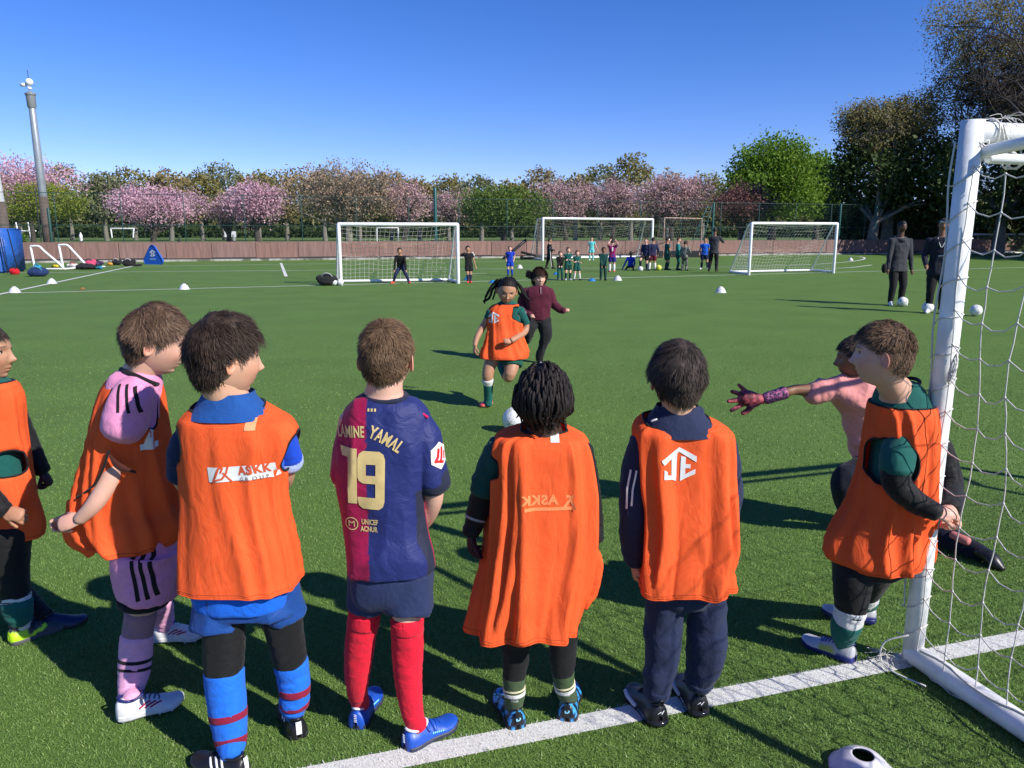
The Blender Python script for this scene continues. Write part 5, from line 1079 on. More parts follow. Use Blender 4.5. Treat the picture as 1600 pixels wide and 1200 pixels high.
js = [closedloft([(642, 1024, 1092, Y, .040), (655, 1012, 1106, Y, .050), (672, 1004, 1128, Y, .060), (750, 1006, 1132, Y, .062), (800, 1012, 1132, Y, .062)], 0)]
for p_, q_ in ((pL, rL), (pR, rR)): js.append(tube(p_, q_ + .002, seg=20, sub=8, wr=(.003, 26), seed=3))
V_, A_, _ = loft([(632, 1026, 1090, Y + .005, .052), (640, 1022, 1096, Y + .004, .060), (656, 1010, 1108, Y, .072), (676, 998, 1128, Y, .084)], 40, 5); P.part('collar_base', V_.reshape(-1, 3), gridF(len(V_), 40), NVT)
jk = P.shell('jacket', js, NVT, .006, .006, (14, 14, 9), 46)
cv = [W(x, y, Y + yy) for x, y, yy in ((1030, 640, .02), (1024, 648, -.02), (1040, 655, -.045), (1060, 656, -.052), (1082, 653, -.045), (1095, 645, -.02), (1090, 638, .02), (1060, 636, .045))]
P.part('collar', *tube(cv + cv[:2], .0095, seg=10, sub=5, caps=False), NVT, jk)
STR = [[(988, 738), (983, 770), (983, 802)], [(996, 738), (991, 770), (990, 796)]]
P.part('collar_mark', *tube([W(1018, 658, Y - .066), W(1026, 655, Y - .069)], .003, seg=5, sub=1), WPRINT, jk)
cutf = lambda C: (C[:, 0] < W(1013, 790, Y - .06)[0]) & (C[:, 2] < W(1000, 745, Y)[2]) & (C[:, 2] > W(1000, 860, Y)[2]) & (C[:, 1] > 2.17)
bib = P.bib(rows, [(W(984, 768, Y + .01), (-1, .1, 0), .058), (W(1142, 715, Y + .02), (1, .3, 0), .060)], k=10, amp=.028, top=.007, seed=47, shear=-.35, pw=2.9)
for ln in STR: P.decal(poly2d(*thick2d([(x - 988, 770 - y) for x, y in ln], 2.6)), 988, 770, 2.15, PM(770, 2.15), WPRINT, jk, 'sleeve_stripe', off=.003)
mpx = PM(740, 2.12)
P.decal(JE, 1063, 729, 2.12, 56 * mpx, WPRINT, bib, 'emblem', off=.0026, maxe=.006)
BKH = hairmat('black_hair', (.010, .008, .007), (.085, .062, .05))
hair(P, BKH, Ls=.020, Lt=.045, n=9000, thick=.007, zb=-.060, w=.0010, seed=7, lift=.12, curl=.06, grav=.5, clump=.8, bump=.005, whorl=(.1, -.45, .8), puff=lambda L: .008 * smooth01((L[:, 2] + .04) / .07) * (1 + .35 * vn(L * 26, 5)))
GLS = mat('black_gloss_sole', (.015, .015, .017), .12)
for hp, tp in (((1032, 1136), (988, 1082)), ((1094, 1121), (1063, 1066))):
    a, b = G(*hp), G(*tp); o = shoe(P, a, a + nrm(b - a) * .205, 0, BKB, GLS, collar=BKB, lace=BKB, name='trainer', hi=1.22, wid=1.12)
    P.part('air_heel', *[tube(P.wv(np.array([[-.024, .03, .013], [-.022, .008, .013], [0, -.002, .013], [.022, .008, .013], [.024, .03, .013]]) * P.kk), .011, seg=10, sub=5)[i] for i in (0, 1)], GLS, o)
    P.part('heel_mark', *tube(P.wv(np.array([[-.012, -.001, .047], [-.002, -.004, .055], [.0, -.004, .046], [.009, -.002, .056]]) * P.kk), .0014, seg=5, sub=1), WT, o); P.part('pull_tab', *tube(P.wv(np.array([[-.006, .004, .07], [-.006, .0, .088], [.006, .0, .088], [.006, .004, .07]]) * P.kk), .003, seg=6, sub=3), BKB, o)
    P.part('midsole', *tube(P.wv(np.array([[-.037, .10, .02], [-.040, .14, .024], [-.036, .17, .027]]) * P.kk), .008, seg=8, sub=3), mat('white_midsole', (.6, .58, .6), .5), o)
# ---------------- boy holding the net on the right
Y = 2.57
TEAL = fabric('teal_green_shirt', (.006, .085, .072)); P = Person('boy in orange bib over a green shirt gripping the goal net beside the post', (1.27, 2.62), 'fair')
H = Head(W(1381, 556, 2.49), .98, -62, 0, 4); P.set_head(H); neck(P, 1402, 612, Y - .02, 47)
rows = [(630, 1364, 1450, Y, .090, -.0), (640, 1362, 1454, Y, .108, -.0), (652, 1361, 1455, Y, .122), (690, 1356, 1455, Y, .135), (740, 1348, 1453, Y, .132), (790, 1330, 1452, Y, .130), (830, 1306, 1450, Y - .005, .128), (865, 1297, 1450, Y - .01, .130), (878, 1310, 1445, Y - .01, .122)]
torso(P, rows, .05)
aL = [(1412, 676, Y - .035, 44), (1402, 718, Y - .115, 42), (1402, 756, Y - .13, 40), (1432, 785, 2.43, 34), (1463, 801, 2.395, 27)]; aR = [(1446, 668, Y + .09, 46), (1472, 715, Y + .10, 38), (1486, 760, Y + .06, 34), (1486, 796, Y - .08, 27)]
pL, rL = P.limb(aL, .005); pR, rR = P.limb(aR, .005)
P.add_hand(pL[-1] + np.array([0, 0, 0]), (1, .12, .0), (-.1, -.75, .7), curl=.62, size=.135, side=-1, spread=.25); P.add_hand(pR[-1], (.1, -.5, -1), (.7, .6, .1), curl=1.0, size=.125, side=1)
lgL = [(1338, 860, Y - .0, 72), (1332, 910, Y - .04, 58), (1329, 950, Y - .04, 46), (1321, 985, Y - .04, 40), (1318, 1015, Y - .04, 34)]; lgR = [(1375, 860, Y + .08, 66), (1362, 905, Y + .17, 50), (1352, 925, Y + .22, 42), (1352, 945, Y + .25, 34), (1353, 960, Y + .19, 30)]
gL, qL = P.limb(lgL, end=ank((1336, 1036), (1248, 1000)), shrink=.005); gR, qR = P.limb(lgR, end=ank((1368, 975), (1288, 962)), shrink=.005); P.finish()
P.sleeve('legging', gL, qL, 0, 2.15, .001, BB, (.0015, 50), 1); P.sleeve('legging', gR, qR, 0, 2.2, .001, BB, (.0015, 50), 2)
TSK = fabric('teal_sock', (.006, .10, .08))
for g_, q_ in ((gL, qL), (gR, qR)): P.sleeve('inner_sock', g_, q_, 2.0, 2.7, .002, WB_, (.0025, 60), 3); P.sleeve('sock', g_, q_, 2.55, 4, .003, TSK, (.003, 60), 4)
P.shell('shorts', [closedloft([(850, 1318, 1440, Y, .10), (878, 1308, 1430, Y, .10), (895, 1318, 1400, Y, .09)])], BB, .007, .003)
o = P.sleeve('sleeve', pL, rL, 0, 1.45, .007, TEAL, (.004, 30), 5); P.sleeve('base_layer_sleeve', pL, rL, 1.2, 4, .002, BB, (.002, 50), 6); P.sleeve('base_layer_sleeve', pR, rR, .2, 3, .002, BB, (.002, 50), 7)
P.part('shirt', *closedloft([(597, 1382, 1432, Y - .01, .055), (606, 1374, 1440, Y - .005, .068), (622, 1368, 1448, Y, .085), (645, 1366, 1452, Y, .105), (700, 1368, 1450, Y, .110), (800, 1350, 1450, Y, .10)], .0), TEAL)
cv = [W(x, y, Y + yy) for x, y, yy in ((1378, 606, .0), (1386, 611, -.050), (1405, 613, -.066), (1426, 607, -.058), (1437, 597, -.015), (1425, 591, .035), (1395, 594, .045))]
P.part('collar', *tube(cv + cv[:2], .0065, seg=8, sub=5, caps=False), BLK)
bib = P.bib(rows, [(W(1396, 728, Y - .12), (-.25, -1, 0), .086), (W(1460, 720, Y + .08), (.5, 1, 0), .08)], k=7, amp=.024, top=.006, seed=57, shear=.9, pw=2.2)
hair(P, hairmat('short_brown_hair', (.05, .028, .018), (.24, .15, .09)), Ls=.007, Lt=.024, n=7500, thick=.004, zb=-.055, w=.0010, seed=9, lift=.3, grav=.2, clump=.3, fade=(0, .05), puff=lambda L: .012 * smooth01((L[:, 2] - .02) / .06) * (1 + .3 * vn(L * 30, 3)))
def scol(q):
    x, y, z = q.T; c = np.where((y < .62)[:, None], (.42, .43, .45), (.5, .5, .52)); c = np.where(((z < .42) & (y < .30))[:, None], (.02, .03, .22), c); return np.where(((y > .35) & (y < .6) & (z < .6) & (z > .3))[:, None], (.42, .45, .1), c)
SLV = mat('silver_blue_boot', (.4, .4, .4), .35, attr='col'); NVS = mat('navy_sole', (.012, .018, .12), .45); BLL = mat('blue_lace', (.02, .03, .3), .6)
a, b = G(1336, 1036), G(1248, 1000); shoe(P, a, a + nrm(b - a) * .205, 0, SLV, NVS, colfn=scol, collar=NVS, lace=BLL, name='boot'); a, b = G(1368, 975), G(1288, 962); shoe(P, a, a + nrm(b - a) * .205, 0, SLV, NVS, colfn=scol, collar=NVS, lace=BLL, name='boot', studs=NVS)
# ---------------- boy in pink, leaning
Y = 2.38
PKF = fabric('pink_kit', (.72, .27, .46), rough=.7, bscale=350); P = Person('boy in a pink kit under an orange bib, leaning forward with hands behind his hips', (-1.27, 2.42), 'fair')
H = Head(W(243, 534, Y), 1.0, 72, 14, 0); P.set_head(H); neck(P, 216, 588, Y + .01, 52)
rows = [(583, 180, 240, Y, .050, .0), (597, 168, 247, Y, .066), (615, 160, 250, Y, .085), (650, 152, 252, Y, .105), (700, 142, 258, Y, .115), (750, 128, 264, Y, .120), (795, 122, 268, Y, .122), (825, 130, 266, Y, .120), (846, 160, 256, Y, .112)]
torso(P, rows, .045); torso(P, [(800, 178, 262, Y, .085), (860, 182, 264, Y, .09), (885, 190, 262, Y, .08)], .025)
aN = [(208, 622, Y - .075, 60), (198, 680, Y - .045, 46), (178, 738, Y - .09, 38), (150, 785, Y - .125, 33), (124, 812, Y - .13, 26)]; aF = [(235, 625, Y + .10, 50), (200, 700, Y + .12, 40), (165, 770, Y + .09, 34), (120, 808, Y + .02, 26)]
pN, rN = P.limb(aN, .005); pF, rF = P.limb(aF, .005)
P.add_hand(pN[-1], (-1, .0, -.25), (.1, -.8, .55), curl=.75, size=.13, side=-1); P.add_hand(pF[-1], (-1, .1, -.35), (.1, .8, .5), curl=.8, size=.13, side=1)
lgN = [(226, 862, Y - .02, 72), (222, 905, Y - .05, 68), (221, 950, Y - .05, 50), (214, 995, Y - .06, 46), (210, 1045, Y - .08, 44), (204, 1085, Y - .10, 33), (203, 1105, Y - .11, 31)]; lgF = [(250, 860, Y + .07, 70), (250, 895, Y + .14, 60), (243, 930, Y + .20, 46), (247, 955, Y + .25, 38), (248, 985, Y + .29, 28)]
gN, qN = P.limb(lgN, end=ank((182, 1128), (290, 1100)), shrink=.006); gF, qF = P.limb(lgF, end=ank((240, 1002), (302, 1000)), shrink=.006); P.finish()
pk2 = fabric('pale_pink_sock', (.74, .36, .54)); o = P.sleeve('sock', gN, qN, 3.0, 6, .003, pk2, (.0016, 60), 3); P.sleeve('sock', gF, qF, 2.3, 4, .003, pk2, (.002, 60), 4); P.sleeve('under_sock', gN, qN, 2.2, 3.1, -.001, fabric('mauve_shaded_skin', (.30, .16, .20)), (.001, 60), 3)  # mauve tube over the knee is bare skin with its shade painted in
for q in (3.35, 3.62, 3.89): band('sock_stripe', P, gN, qN, q, q + .09, .0046, BLK, o)
SHP = [closedloft([(815, 176, 266, Y, .10), (850, 178, 272, Y, .105), (885, 180, 274, Y, .100)])]
for r_ in ([(228, 860, Y - .03, 96), (226, 900, Y - .04, 88), (224, 936, Y - .05, 76)], [(252, 860, Y + .06, 84), (254, 890, Y + .12, 72), (250, 915, Y + .16, 62)]): p_, q_ = pp(r_); SHP.append(tube(p_, q_, seg=26, sub=6, wr=(.004, 22), caps=False))
shp = P.shell('shorts', SHP, PKF, .006, .007, (11, 11, 6), 64)
p_, q_ = pp([(224, 931, Y - .05, 76), (224, 941, Y - .05, 76)]); P.part('hem_band', *tube(p_, q_, seg=26, sub=2, caps=False), BLK, shp)
def seam(xs, Yc, name='side_stripe', w=3.6): P.decal(poly2d(*thick2d([(a, -b) for a, b in xs], w)), xs[0][0] * 0, 0, 0, 1, BLK, shp, name) if False else None
def stripe3(P, lines, Yc, on, wpx, m, name='side_stripe', dirv=(0, 1, 0)):
    for ln in lines:
        c = np.mean(ln, 0); s_ = PM(c[1], Yc); poly = poly2d(*thick2d([((x - c[0]), -(y - c[1])) for x, y in ln], wpx)); P.decal(poly, c[0], c[1], Yc, s_, m, on, name, off=.0022, dirv=dirv)
stripe3(P, [[(212, 840), (214, 890), (219, 935)], [(224, 840), (226, 890), (231, 935)], [(236, 840), (238, 890), (242, 932)]], Y - .1, shp, 5.5, BLK)
p_, q_ = pp(aN[:1] + [(197, 655, Y - .10, 62), (190, 672, Y - .11, 60)]); p_ = np.vstack([W(218, 598, Y - .03), p_]); q_ = np.concatenate([[.04], q_ + .004])
slv = P.shell('sleeve', [tube(p_, q_, seg=28, sub=8, wr=(.004, 20)), closedloft([(578, 188, 240, Y, .055), (592, 172, 248, Y, .075), (640, 165, 250, Y, .08), (700, 160, 250, Y, .08)])], PKF, .006, .0025, (14, 10, 10), 61)
stripe3(P, [[(192, 600), (196, 618), (198, 638)], [(204, 600), (209, 618), (212, 640)], [(216, 603), (222, 620), (225, 641)]], Y - .1, slv, 4.2, BLK)
cv = [W(x, y, Y + yy) for x, y, yy in ((190, 582, .0), (200, 587, -.05), (222, 594, -.055), (240, 604, -.03), (246, 600, .02), (225, 585, .05))]
P.part('collar', *tube([W(190, 577, Y + .0), W(196, 581, Y - .045), W(214, 588, Y - .066), W(234, 597, Y - .05), W(246, 600, Y - .0), W(240, 590, Y + .05), W(210, 578, Y + .05), W(190, 577, Y + .0), W(196, 581, Y - .045)], .008, seg=8, sub=5, caps=False), BLK, slv)
bib = P.bib(rows, [(W(206, 626, Y - .13), (-.1, -1, .12), .098), (W(215, 640, Y + .12), (0, 1, 0), .09)], k=7, amp=.026, top=.006, seed=66, shear=1.1, pw=2.2)
fl = P.part('bib_tail', *tube([W(150, 765, Y - .02), W(128, 800, Y - .03), W(124, 835, Y - .03), W(140, 866, Y - .04)], [.018, .052, .050, .016], seg=24, sub=8, ab=.42, wr=(.010, 16)), ORANGE, bib)
P.part('trim', *tube([W(170, 705, Y - .13), W(160, 735, Y - .135), W(145, 760, Y - .125), W(120, 778, Y - .10)], .004, seg=6, sub=5), BLK, bib)
P.part('side_slit', *tube([W(172, 712, Y - .135), W(185, 728, Y - .14), W(212, 738, Y - .13)], [.004, .012, .004], seg=10, sub=5, ab=.5), fabric('dark_slit', (.06, .015, .01)), bib)
P.decal(poly2d(*thick2d([(-.5, -.3), (.4, -.3)], .3), *thick2d([(-.2, -.2), (.1, .6)], .3)), 243, 690, 2.3, 34 * mpx, WPRINT, bib, 'emblem', dirv=(-.75, .65, 0))
hair(P, hairmat('tousled_brown_hair', (.045, .026, .016), (.21, .13, .085)), Ls=.024, Lt=.036, n=9000, thick=.007, zb=-.062, w=.0011, seed=12, lift=.25, curl=.36, grav=.4, clump=1.0, bump=.006, puff=lambda L: .011 * smooth01((L[:, 2] + .03) / .07) * (1 + .5 * vn(L * 34, 5)))
WBT = mat('white_boot', (.6, .6, .6), .4, var=.12, vscale=50); MG = mat('magenta_stripe', (.35, .01, .06), .5); CLR = mat('clear_stud', (.6, .6, .5), .3)
for hp, tp in (((182, 1128), (290, 1100)), ((240, 1002), (302, 1000))):
    a, b = G(*hp), G(*tp); shoe(P, a, a + nrm(b - a) * .205, 0, WBT, WBT, collar=NVS, lace=mat('dark_lace', (.05, .05, .12), .7) if hp[0] < 200 else WT, studs=CLR, stripes=(MG, [(.34, -.0 + .25, .50, .75, .0032), (.42, .25, .58, .75, .0032), (.50, .25, .66, .75, .0032)]), name='boot')
# ---------------- boy at the left edge
Y = 2.74
P = Person('boy cut by the left picture edge, orange bib over green shirt, lime heeled boots', (-1.9, 2.72), 'tan')
H = Head(W(-24, 552, Y), 1.0, 84, 0, 0); P.set_head(H); neck(P, -26, 612, Y, 56)
rows = [(596, -60, 12, Y, .055, -.0), (606, -70, 26, Y, .07), (625, -76, 33, Y, .085), (670, -78, 36, Y, .10), (720, -80, 46, Y, .11), (770, -82, 55, Y, .115), (815, -80, 62, Y, .115), (838, -70, 58, Y, .11)]
torso(P, rows, .045); torso(P, [(800, -50, 35, Y, .09), (870, -50, 38, Y, .09)], .02)
aF = [(10, 630, Y + .12, 42), (38, 680, Y + .16, 30), (58, 722, Y + .17, 25), (66, 735, Y + .17, 22)]; aN = [(-30, 640, Y - .12, 50), (-42, 715, Y - .16, 42), (-30, 760, Y - .16, 38), (-4, 790, Y - .15, 30), (6, 797, Y - .15, 26)]
pF, rF = P.limb(aF, .004); pN, rN = P.limb(aN, .004); P.add_hand(pF[-1], (.35, .1, -1), (1, .2, .2), curl=.9, size=.125, thick=1.2, glove=GLV, side=-1); P.add_hand(pN[-1], (1, 0, -.35), (-.1, -.75, .6), curl=.7, size=.13, side=-1)
lgN = [(8, 830, Y - .03, 74), (16, 890, Y - .04, 52), (24, 930, Y - .05, 42), (27, 955, Y - .06, 37), (30, 985, Y - .07, 33)]; lgF = [(-30, 830, Y + .08, 70), (-10, 890, Y + .12, 50), (20, 930, Y + .10, 38), (52, 950, Y + .08, 32)]
gN, qN = P.limb(lgN, end=ank((14, 1008), (85, 983)), shrink=.005); gF, qF = P.limb(lgF, end=ank((50, 985), (100, 978)), shrink=.005); P.finish()
P.sleeve('legging', gN, qN, 0, 2.25, .001, BB, (.0015, 50), 1); P.sleeve('legging', gF, qF, 0, 3, .001, BB, (.0015, 50), 2); P.sleeve('inner_sock', gN, qN, 2.0, 4, .001, WB_, (.0015, 60), 3); P.sleeve('sock', gN, qN, 2.4, 3.55, .004, TSK, (.004, 60), 3)
P.sleeve('base_layer_sleeve', pF, rF, 0, 3, .002, BB, (.002, 50), 6); P.sleeve('base_layer_sleeve', pN, rN, .2, 4, .002, BB, (.002, 50), 7)
P.shell('shirt', [closedloft([(590, -52, 4, Y, .045), (604, -62, 18, Y, .06), (700, -66, 26, Y, .085), (800, -66, 36, Y, .10), (856, -68, 40, Y, .105)])], TEAL, .007, .003)
bib = P.bib(rows, [(W(-5, 735, Y - .13), (0, -1, 0), .052), (W(0, 680, Y + .12), (0, 1, 0), .09)], k=7, amp=.024, top=.006, seed=76, shear=.9, pw=2.2)
hair(P, BKH, Ls=.006, Lt=.014, n=3500, thick=.006, zb=-.05, w=.0012, seed=13, lift=.5, curl=.4, bump=.003)
def lcol(q): x, y, z = q.T; c = np.where(((y < .30) & (z < .8) & (z > .2))[:, None], (.45, .75, .01), (.04, .045, .045)); return np.where(((np.abs(z - (.3 + (y - .3) * 1.1)) < .10) & (y > .25) & (y < .6))[:, None], (.5, .8, .02), c)
a, b = G(14, 1008), G(85, 983); shoe(P, a, a + nrm(b - a) * .21, 0, mat('lime_grey_boot', (.3, .3, .3), .45, attr='col'), mat('grey_sole', (.07, .075, .07), .6), colfn=lcol, collar=BKB, lace=BKB, name='boot')
a, b = G(50, 985), G(100, 978); shoe(P, a, a + nrm(b - a) * .2, 0, mat('dark_navy_boot', (.008, .012, .06), .45), BSL, collar=BKB, name='boot')
# ---------------- goalkeeper in salmon shirt
Y = 3.75
SAL = fabric('salmon_shirt', (.70, .27, .25), rough=.75); NVP = fabric('dark_navy_trousers', (.006, .007, .018)); P = Person('goalkeeper in a salmon pink shirt lunging with one gloved arm stretched out to the left', (1.95, 3.85), 'brown')
H = Head(W(1338, 560, Y), 1.0, -70, 5, 0); P.set_head(H); neck(P, 1345, 592, Y, 32)
rows = [(586, 1318, 1358, Y, .045), (592, 1298, 1388, Y, .068), (606, 1280, 1396, Y, .085), (630, 1306, 1400, Y + .0, .09), (670, 1324, 1402, Y + .02, .09), (712, 1334, 1406, Y + .03, .095), (732, 1334, 1410, Y + .03, .105)]
torso(P, rows, .012)
aL = [(1300, 606, Y, 26), (1272, 610, Y - .01, 24), (1242, 609, Y - .02, 17), (1228, 613, Y - .03, 17), (1196, 623, Y - .03, 14)]; aR = [(1392, 615, Y, 30), (1420, 660, Y + .03, 24), (1440, 700, Y + .0, 20)]
pL, rL = P.limb(aL, .001); pR, rR = P.limb(aR, .002)
GLV2 = mat('maroon_goalkeeper_glove', (.13, .012, .022), .7, bump=.3, bscale=200, var=.25, vscale=45, col2=(.36, .06, .08)); P.add_hand(W(1188, 624, Y - .03), (-1, 0, .12), (.1, 1, -.1), curl=.14, spread=1.1, size=.205, thick=1.9, glove=GLV2, side=-1, vox=.003); P.add_hand(pR[-1], (.5, 0, -1), (1, 0, 0), curl=.3, size=.16, thick=1.3, glove=GLV2)
lgL = [(1366, 728, Y - .02, 46), (1336, 738, Y - .06, 36), (1316, 752, Y - .08, 29), (1322, 790, Y - .02, 24), (1334, 822, Y + .04, 20)]; lgR = [(1388, 740, Y + .03, 52), (1424, 785, Y - .02, 42), (1456, 826, Y - .14, 34), (1494, 846, Y - .24, 28), (1534, 866, Y - .35, 22)]
gL, qL = P.limb(lgL, .003); gR, qR = P.limb(lgR, .003); P.finish(.009)
tr = [tube(gL, qL + .004, seg=20, sub=8, wr=(.005, 20)), tube(gR, qR + .004, seg=20, sub=8, wr=(.005, 20)), closedloft([(715, 1342, 1410, Y + .02, .09), (745, 1345, 1412, Y + .02, .09)])]; P.shell('trousers', tr, NVP, .009, .005)
shp = [closedloft(rows, .004)]; p_, q_ = pp([(1312, 607, Y, 34), (1288, 610, Y - .005, 32), (1268, 613, Y - .012, 30)]); shp.append(tube(p_, q_ * 1.12, seg=22, sub=6, wr=(.005, 30))); p_, q_ = pp([(1390, 612, Y, 34), (1408, 640, Y + .02, 30)]); shp.append(tube(p_, q_, seg=22, sub=6))
P.shell('shirt', shp, SAL, .007, .011, (10, 10, 11), 83)
P.sleeve('cuff', pL, rL, 3.1, 4.2, .006, mat('speckled_navy_cuff', (.02, .02, .09), .7, var=.4, vscale=90, col2=(.4, .1, .2)), (.002, 50))
for p_, a_ in ((gL, (1318, 840)), ): a = G(1346, 832); shoe(P, a, a + np.array([-.10, -.16, 0]), 0, BKB, BSL, collar=BKB, name='boot')
P.part('sock', *tube([gR[3], gR[4], gR[4] + (gR[4] - gR[3]) * .3], [.034, .028, .026], seg=14, sub=4), BB)
t = G(1566, 893); hl = W(1534, 864, Y - .36); P.part('boot', *tube([hl + (-.02, 0, .01), hl + (t - hl) * .3 + (0, 0, .012), hl + (t - hl) * .65 + (0, 0, .008), t + (0, 0, .012)], [.028, .034, .033, .014], seg=16, sub=6, ab=1.1), BKB); P.part('knee_skin', *tube([W(1488, 836, Y - .25), W(1512, 846, Y - .31)], .022, seg=10, sub=3), mat('pink_print', (.5, .16, .14), .7))
hair(P, BKH, Ls=.014, Lt=.026, n=3000, thick=.010, zb=-.05, w=.0018, seed=15, lift=.4, curl=.3)
# ============================================================ RUNNING GIRLS, BALLS, MARKERS
def ball(label, px, py, dia, seed=1, c=(.72, .72, .70), c2=(.07, .10, .05), cat='ball', group=None, at=None):
    g = G(px, py) if at is None else np.array([*at[:2], 0.]); t = thing('football', label, cat, g, group); r = dia / 2; R = np.array(Matrix.Rotation(seed * 1.3, 3, 'X') @ Matrix.Rotation(seed * .7, 3, 'Z'))
    mk('ball_shell', *sphere(g + (0, 0, r), r, 32, 20), mat('ball_%s' % str(c), c, .35, bump=.15, bscale=60, var=.05, vscale=20), t)
    ph = (1 + 5 ** .5) / 2; iv = nrm(np.array([(s1 * a, s2 * b, 0) for s1 in (-1, 1) for s2 in (-1, 1) for a, b in ((1, ph),)] + [(0, s1, s2 * ph) for s1 in (-1, 1) for s2 in (-1, 1)] + [(s2 * ph, 0, s1) for s1 in (-1, 1) for s2 in (-1, 1)])) @ R.T
    pm = mat('ball_patch_%s' % str(c2), c2, .4)
    for n in iv:
        x = nrm(np.cross(n, (.3, .2, .9))); y = np.cross(n, x); V = [n * r * 1.006]; 
        for k in range(10): a = k / 10 * 2 * math.pi; q = .52 if k % 2 == 0 else .23; V.append(nrm(n + (x * math.cos(a) + y * math.sin(a)) * q) * r * 1.006)
        mk('panel', np.array(V) + g + (0, 0, r), [(0, 1 + k, 1 + (k + 1) % 10) for k in range(10)], pm, t)
    return t
ball('green and white starred football on the turf just left of the dreadlocked child', 805, 675, .205, 3, c2=(.09, .13, .04))
ball('football under the foot of the coach in the grey hooded jacket', 1410, 479, .21, 2, c2=(.03, .03, .03))
ball('football at the feet of the coach beside the goalpost', 1449, 489, .22, 5, c2=(.03, .03, .03)); ball('football seen through the goal net, right of the post', 1524, 494, .22, 7, c2=(.03, .03, .03))
ball('white football under the raised foot of a waiting child', 1001, 424, .21, 4, c2=(.4, .4, .42)); ball('yellow football between the two waiting groups', 1029, 423, .25, 6, c=(.55, .6, .06), c2=(.35, .4, .05))
PIN = mat('white_marker_plastic', (.6, .59, .62), .42, var=.14, vscale=25)
def marker(label, px, py, r=.10, h=.055, m=PIN, top=.35, group='white marker cones on the pitch'):
    g = G(px, py); V, F = lathe(([(r, 0), (r * 1.0, .004), (r * .93, .008), (r * .82, h * .42), (r * .62, h * .78)] if h < .06 else [(r, 0), (r, .008), (r * .9, .02), (r * .62, h * .42), (r * .42, h * .8)]) + [(r * (top + .05), h * .97), (r * top, h), (r * (top - .03), h * .97), (r * top, h * .9), (r * .6, h * .7), (r * .8, h * .36), (r * .9, .004)], 36); o = mk('marker_cone', V, F, m); o.location = g; return tag(o, label, 'marker cone', group)
marker('large scuffed white marker cone on the turf at the bottom right', 1346, 1203, .092, .052)
for lab, px, py in (('white marker cone on the sideline nearest the left picture edge', 23, 457), ('white marker cone on the sideline below the multicoloured bags', 81, 443), ('white marker cone on the far line above the boy in pink', 288, 452), ('white marker cone right of the child in dark green', 965, 438), ('white marker cone beside the hands-on-hips child in blue', 812, 419), ('lone white marker cone in the open turf before the right goal', 1126, 457), ('small white marker cone inside the distant centre arc', 1329, 407)):
    marker(lab, px, py, .15, .16, top=.22)
BDM = mat('blue_marker_plastic', (.01, .16, .42), .5)
for lab, px, py in (('blue marker disc behind the braided girl', 770, 442), ('blue marker disc by the child in black and teal', 869, 429), ('blue marker disc left of the child in dark green', 925, 439), ('blue marker disc by the keeper goal post', 730, 437)): marker(lab, px, py, .13, .09, BDM, .3, 'blue marker discs')
# ---------------- running girl with braids
Y = 6.7; P = Person('girl with flying braids running after the ball in an orange bib and pink boots', (-.2, 6.68), 'tan', lod=1)
H = Head(W(792, 454, Y), 1.14, 176, 20, -6); P.set_head(H, n=6); neck(P, 790, 478, Y, 16)
rows = [(475, 781, 803, Y, .045), (480, 769, 814, Y, .06), (490, 762, 820, Y, .078), (512, 762, 817, Y, .08), (532, 758, 820, Y, .105), (548, 752, 824, Y, .125), (558, 750, 823, Y, .135)]
torso(P, rows, .03)
aL = [(768, 487, Y, 13), (756, 508, Y + .03, 11), (746, 526, Y - .02, 9.5), (742, 540, Y - .06, 7.5)]; aR = [(812, 486, Y, 15), (821, 505, Y + .04, 11.5), (820, 518, Y + .02, 11), (808, 527, Y - .10, 9.5), (799, 532, Y - .16, 9.5)]
pL, rL = P.limb(aL, 0); pR, rR = P.limb(aR, 0); P.add_hand(pL[-1], (-.1, -.2, -1), (-.8, -.4, 0), curl=.5, size=.125); P.add_hand(pR[-1], (-1, -.25, -.05), (.1, -.8, .5), curl=1.15, size=.125)
lgL = [(773, 552, Y, 25), (765, 572, Y - .05, 20), (762, 588, Y - .07, 18), (763, 602, Y - .04, 14.5), (763, 622, Y + .0, 11.5), (763, 632, Y + .0, 11)]; lgR = [(800, 550, Y, 29), (800, 570, Y - .08, 24), (795, 588, Y - .12, 18), (792, 588, Y + .02, 14), (785, 576, Y + .18, 12), (782, 566, Y + .26, 10)]
gL, qL = P.limb(lgL, 0); gR, qR = P.limb(lgR, 0); P.finish(.008)
o = P.sleeve('sock', gL, qL, 2.75, 5, .004, TSK, (.002, 40)); P.sleeve('sock_top', gL, qL, 2.45, 2.85, .006, WB_, (.001, 40), parent=o); P.sleeve('sock', gR, qR, 3.2, 5, .004, TSK, (.002, 40))
GRS = fabric('dark_green_shorts', (.006, .07, .05))
P.shell('shorts', [closedloft([(540, 757, 820, Y, .09), (556, 757, 820, Y, .095)])] + [tube(*pp(r_), seg=20, sub=4, caps=False) for r_ in ([(773, 545, Y, 30), (769, 563, Y - .03, 30)], [(800, 545, Y, 31), (801, 573, Y - .08, 31)])], GRS, .008, .004)
for nm, q in (('sleeve', pL), ('sleeve', pR)):
    rr = rL if q is pL else rR; P.sleeve(nm, q, rr, 0, 1.0 if q is pR else .45, .005, TEAL, (.004, 30))
P.part('shirt', *closedloft([(470, 783, 802, Y, .035), (477, 772, 811, Y, .048), (486, 767, 815, Y, .055), (530, 770, 810, Y, .06)]), TEAL)
grid = loft(rows, 96, 8, 2.3)
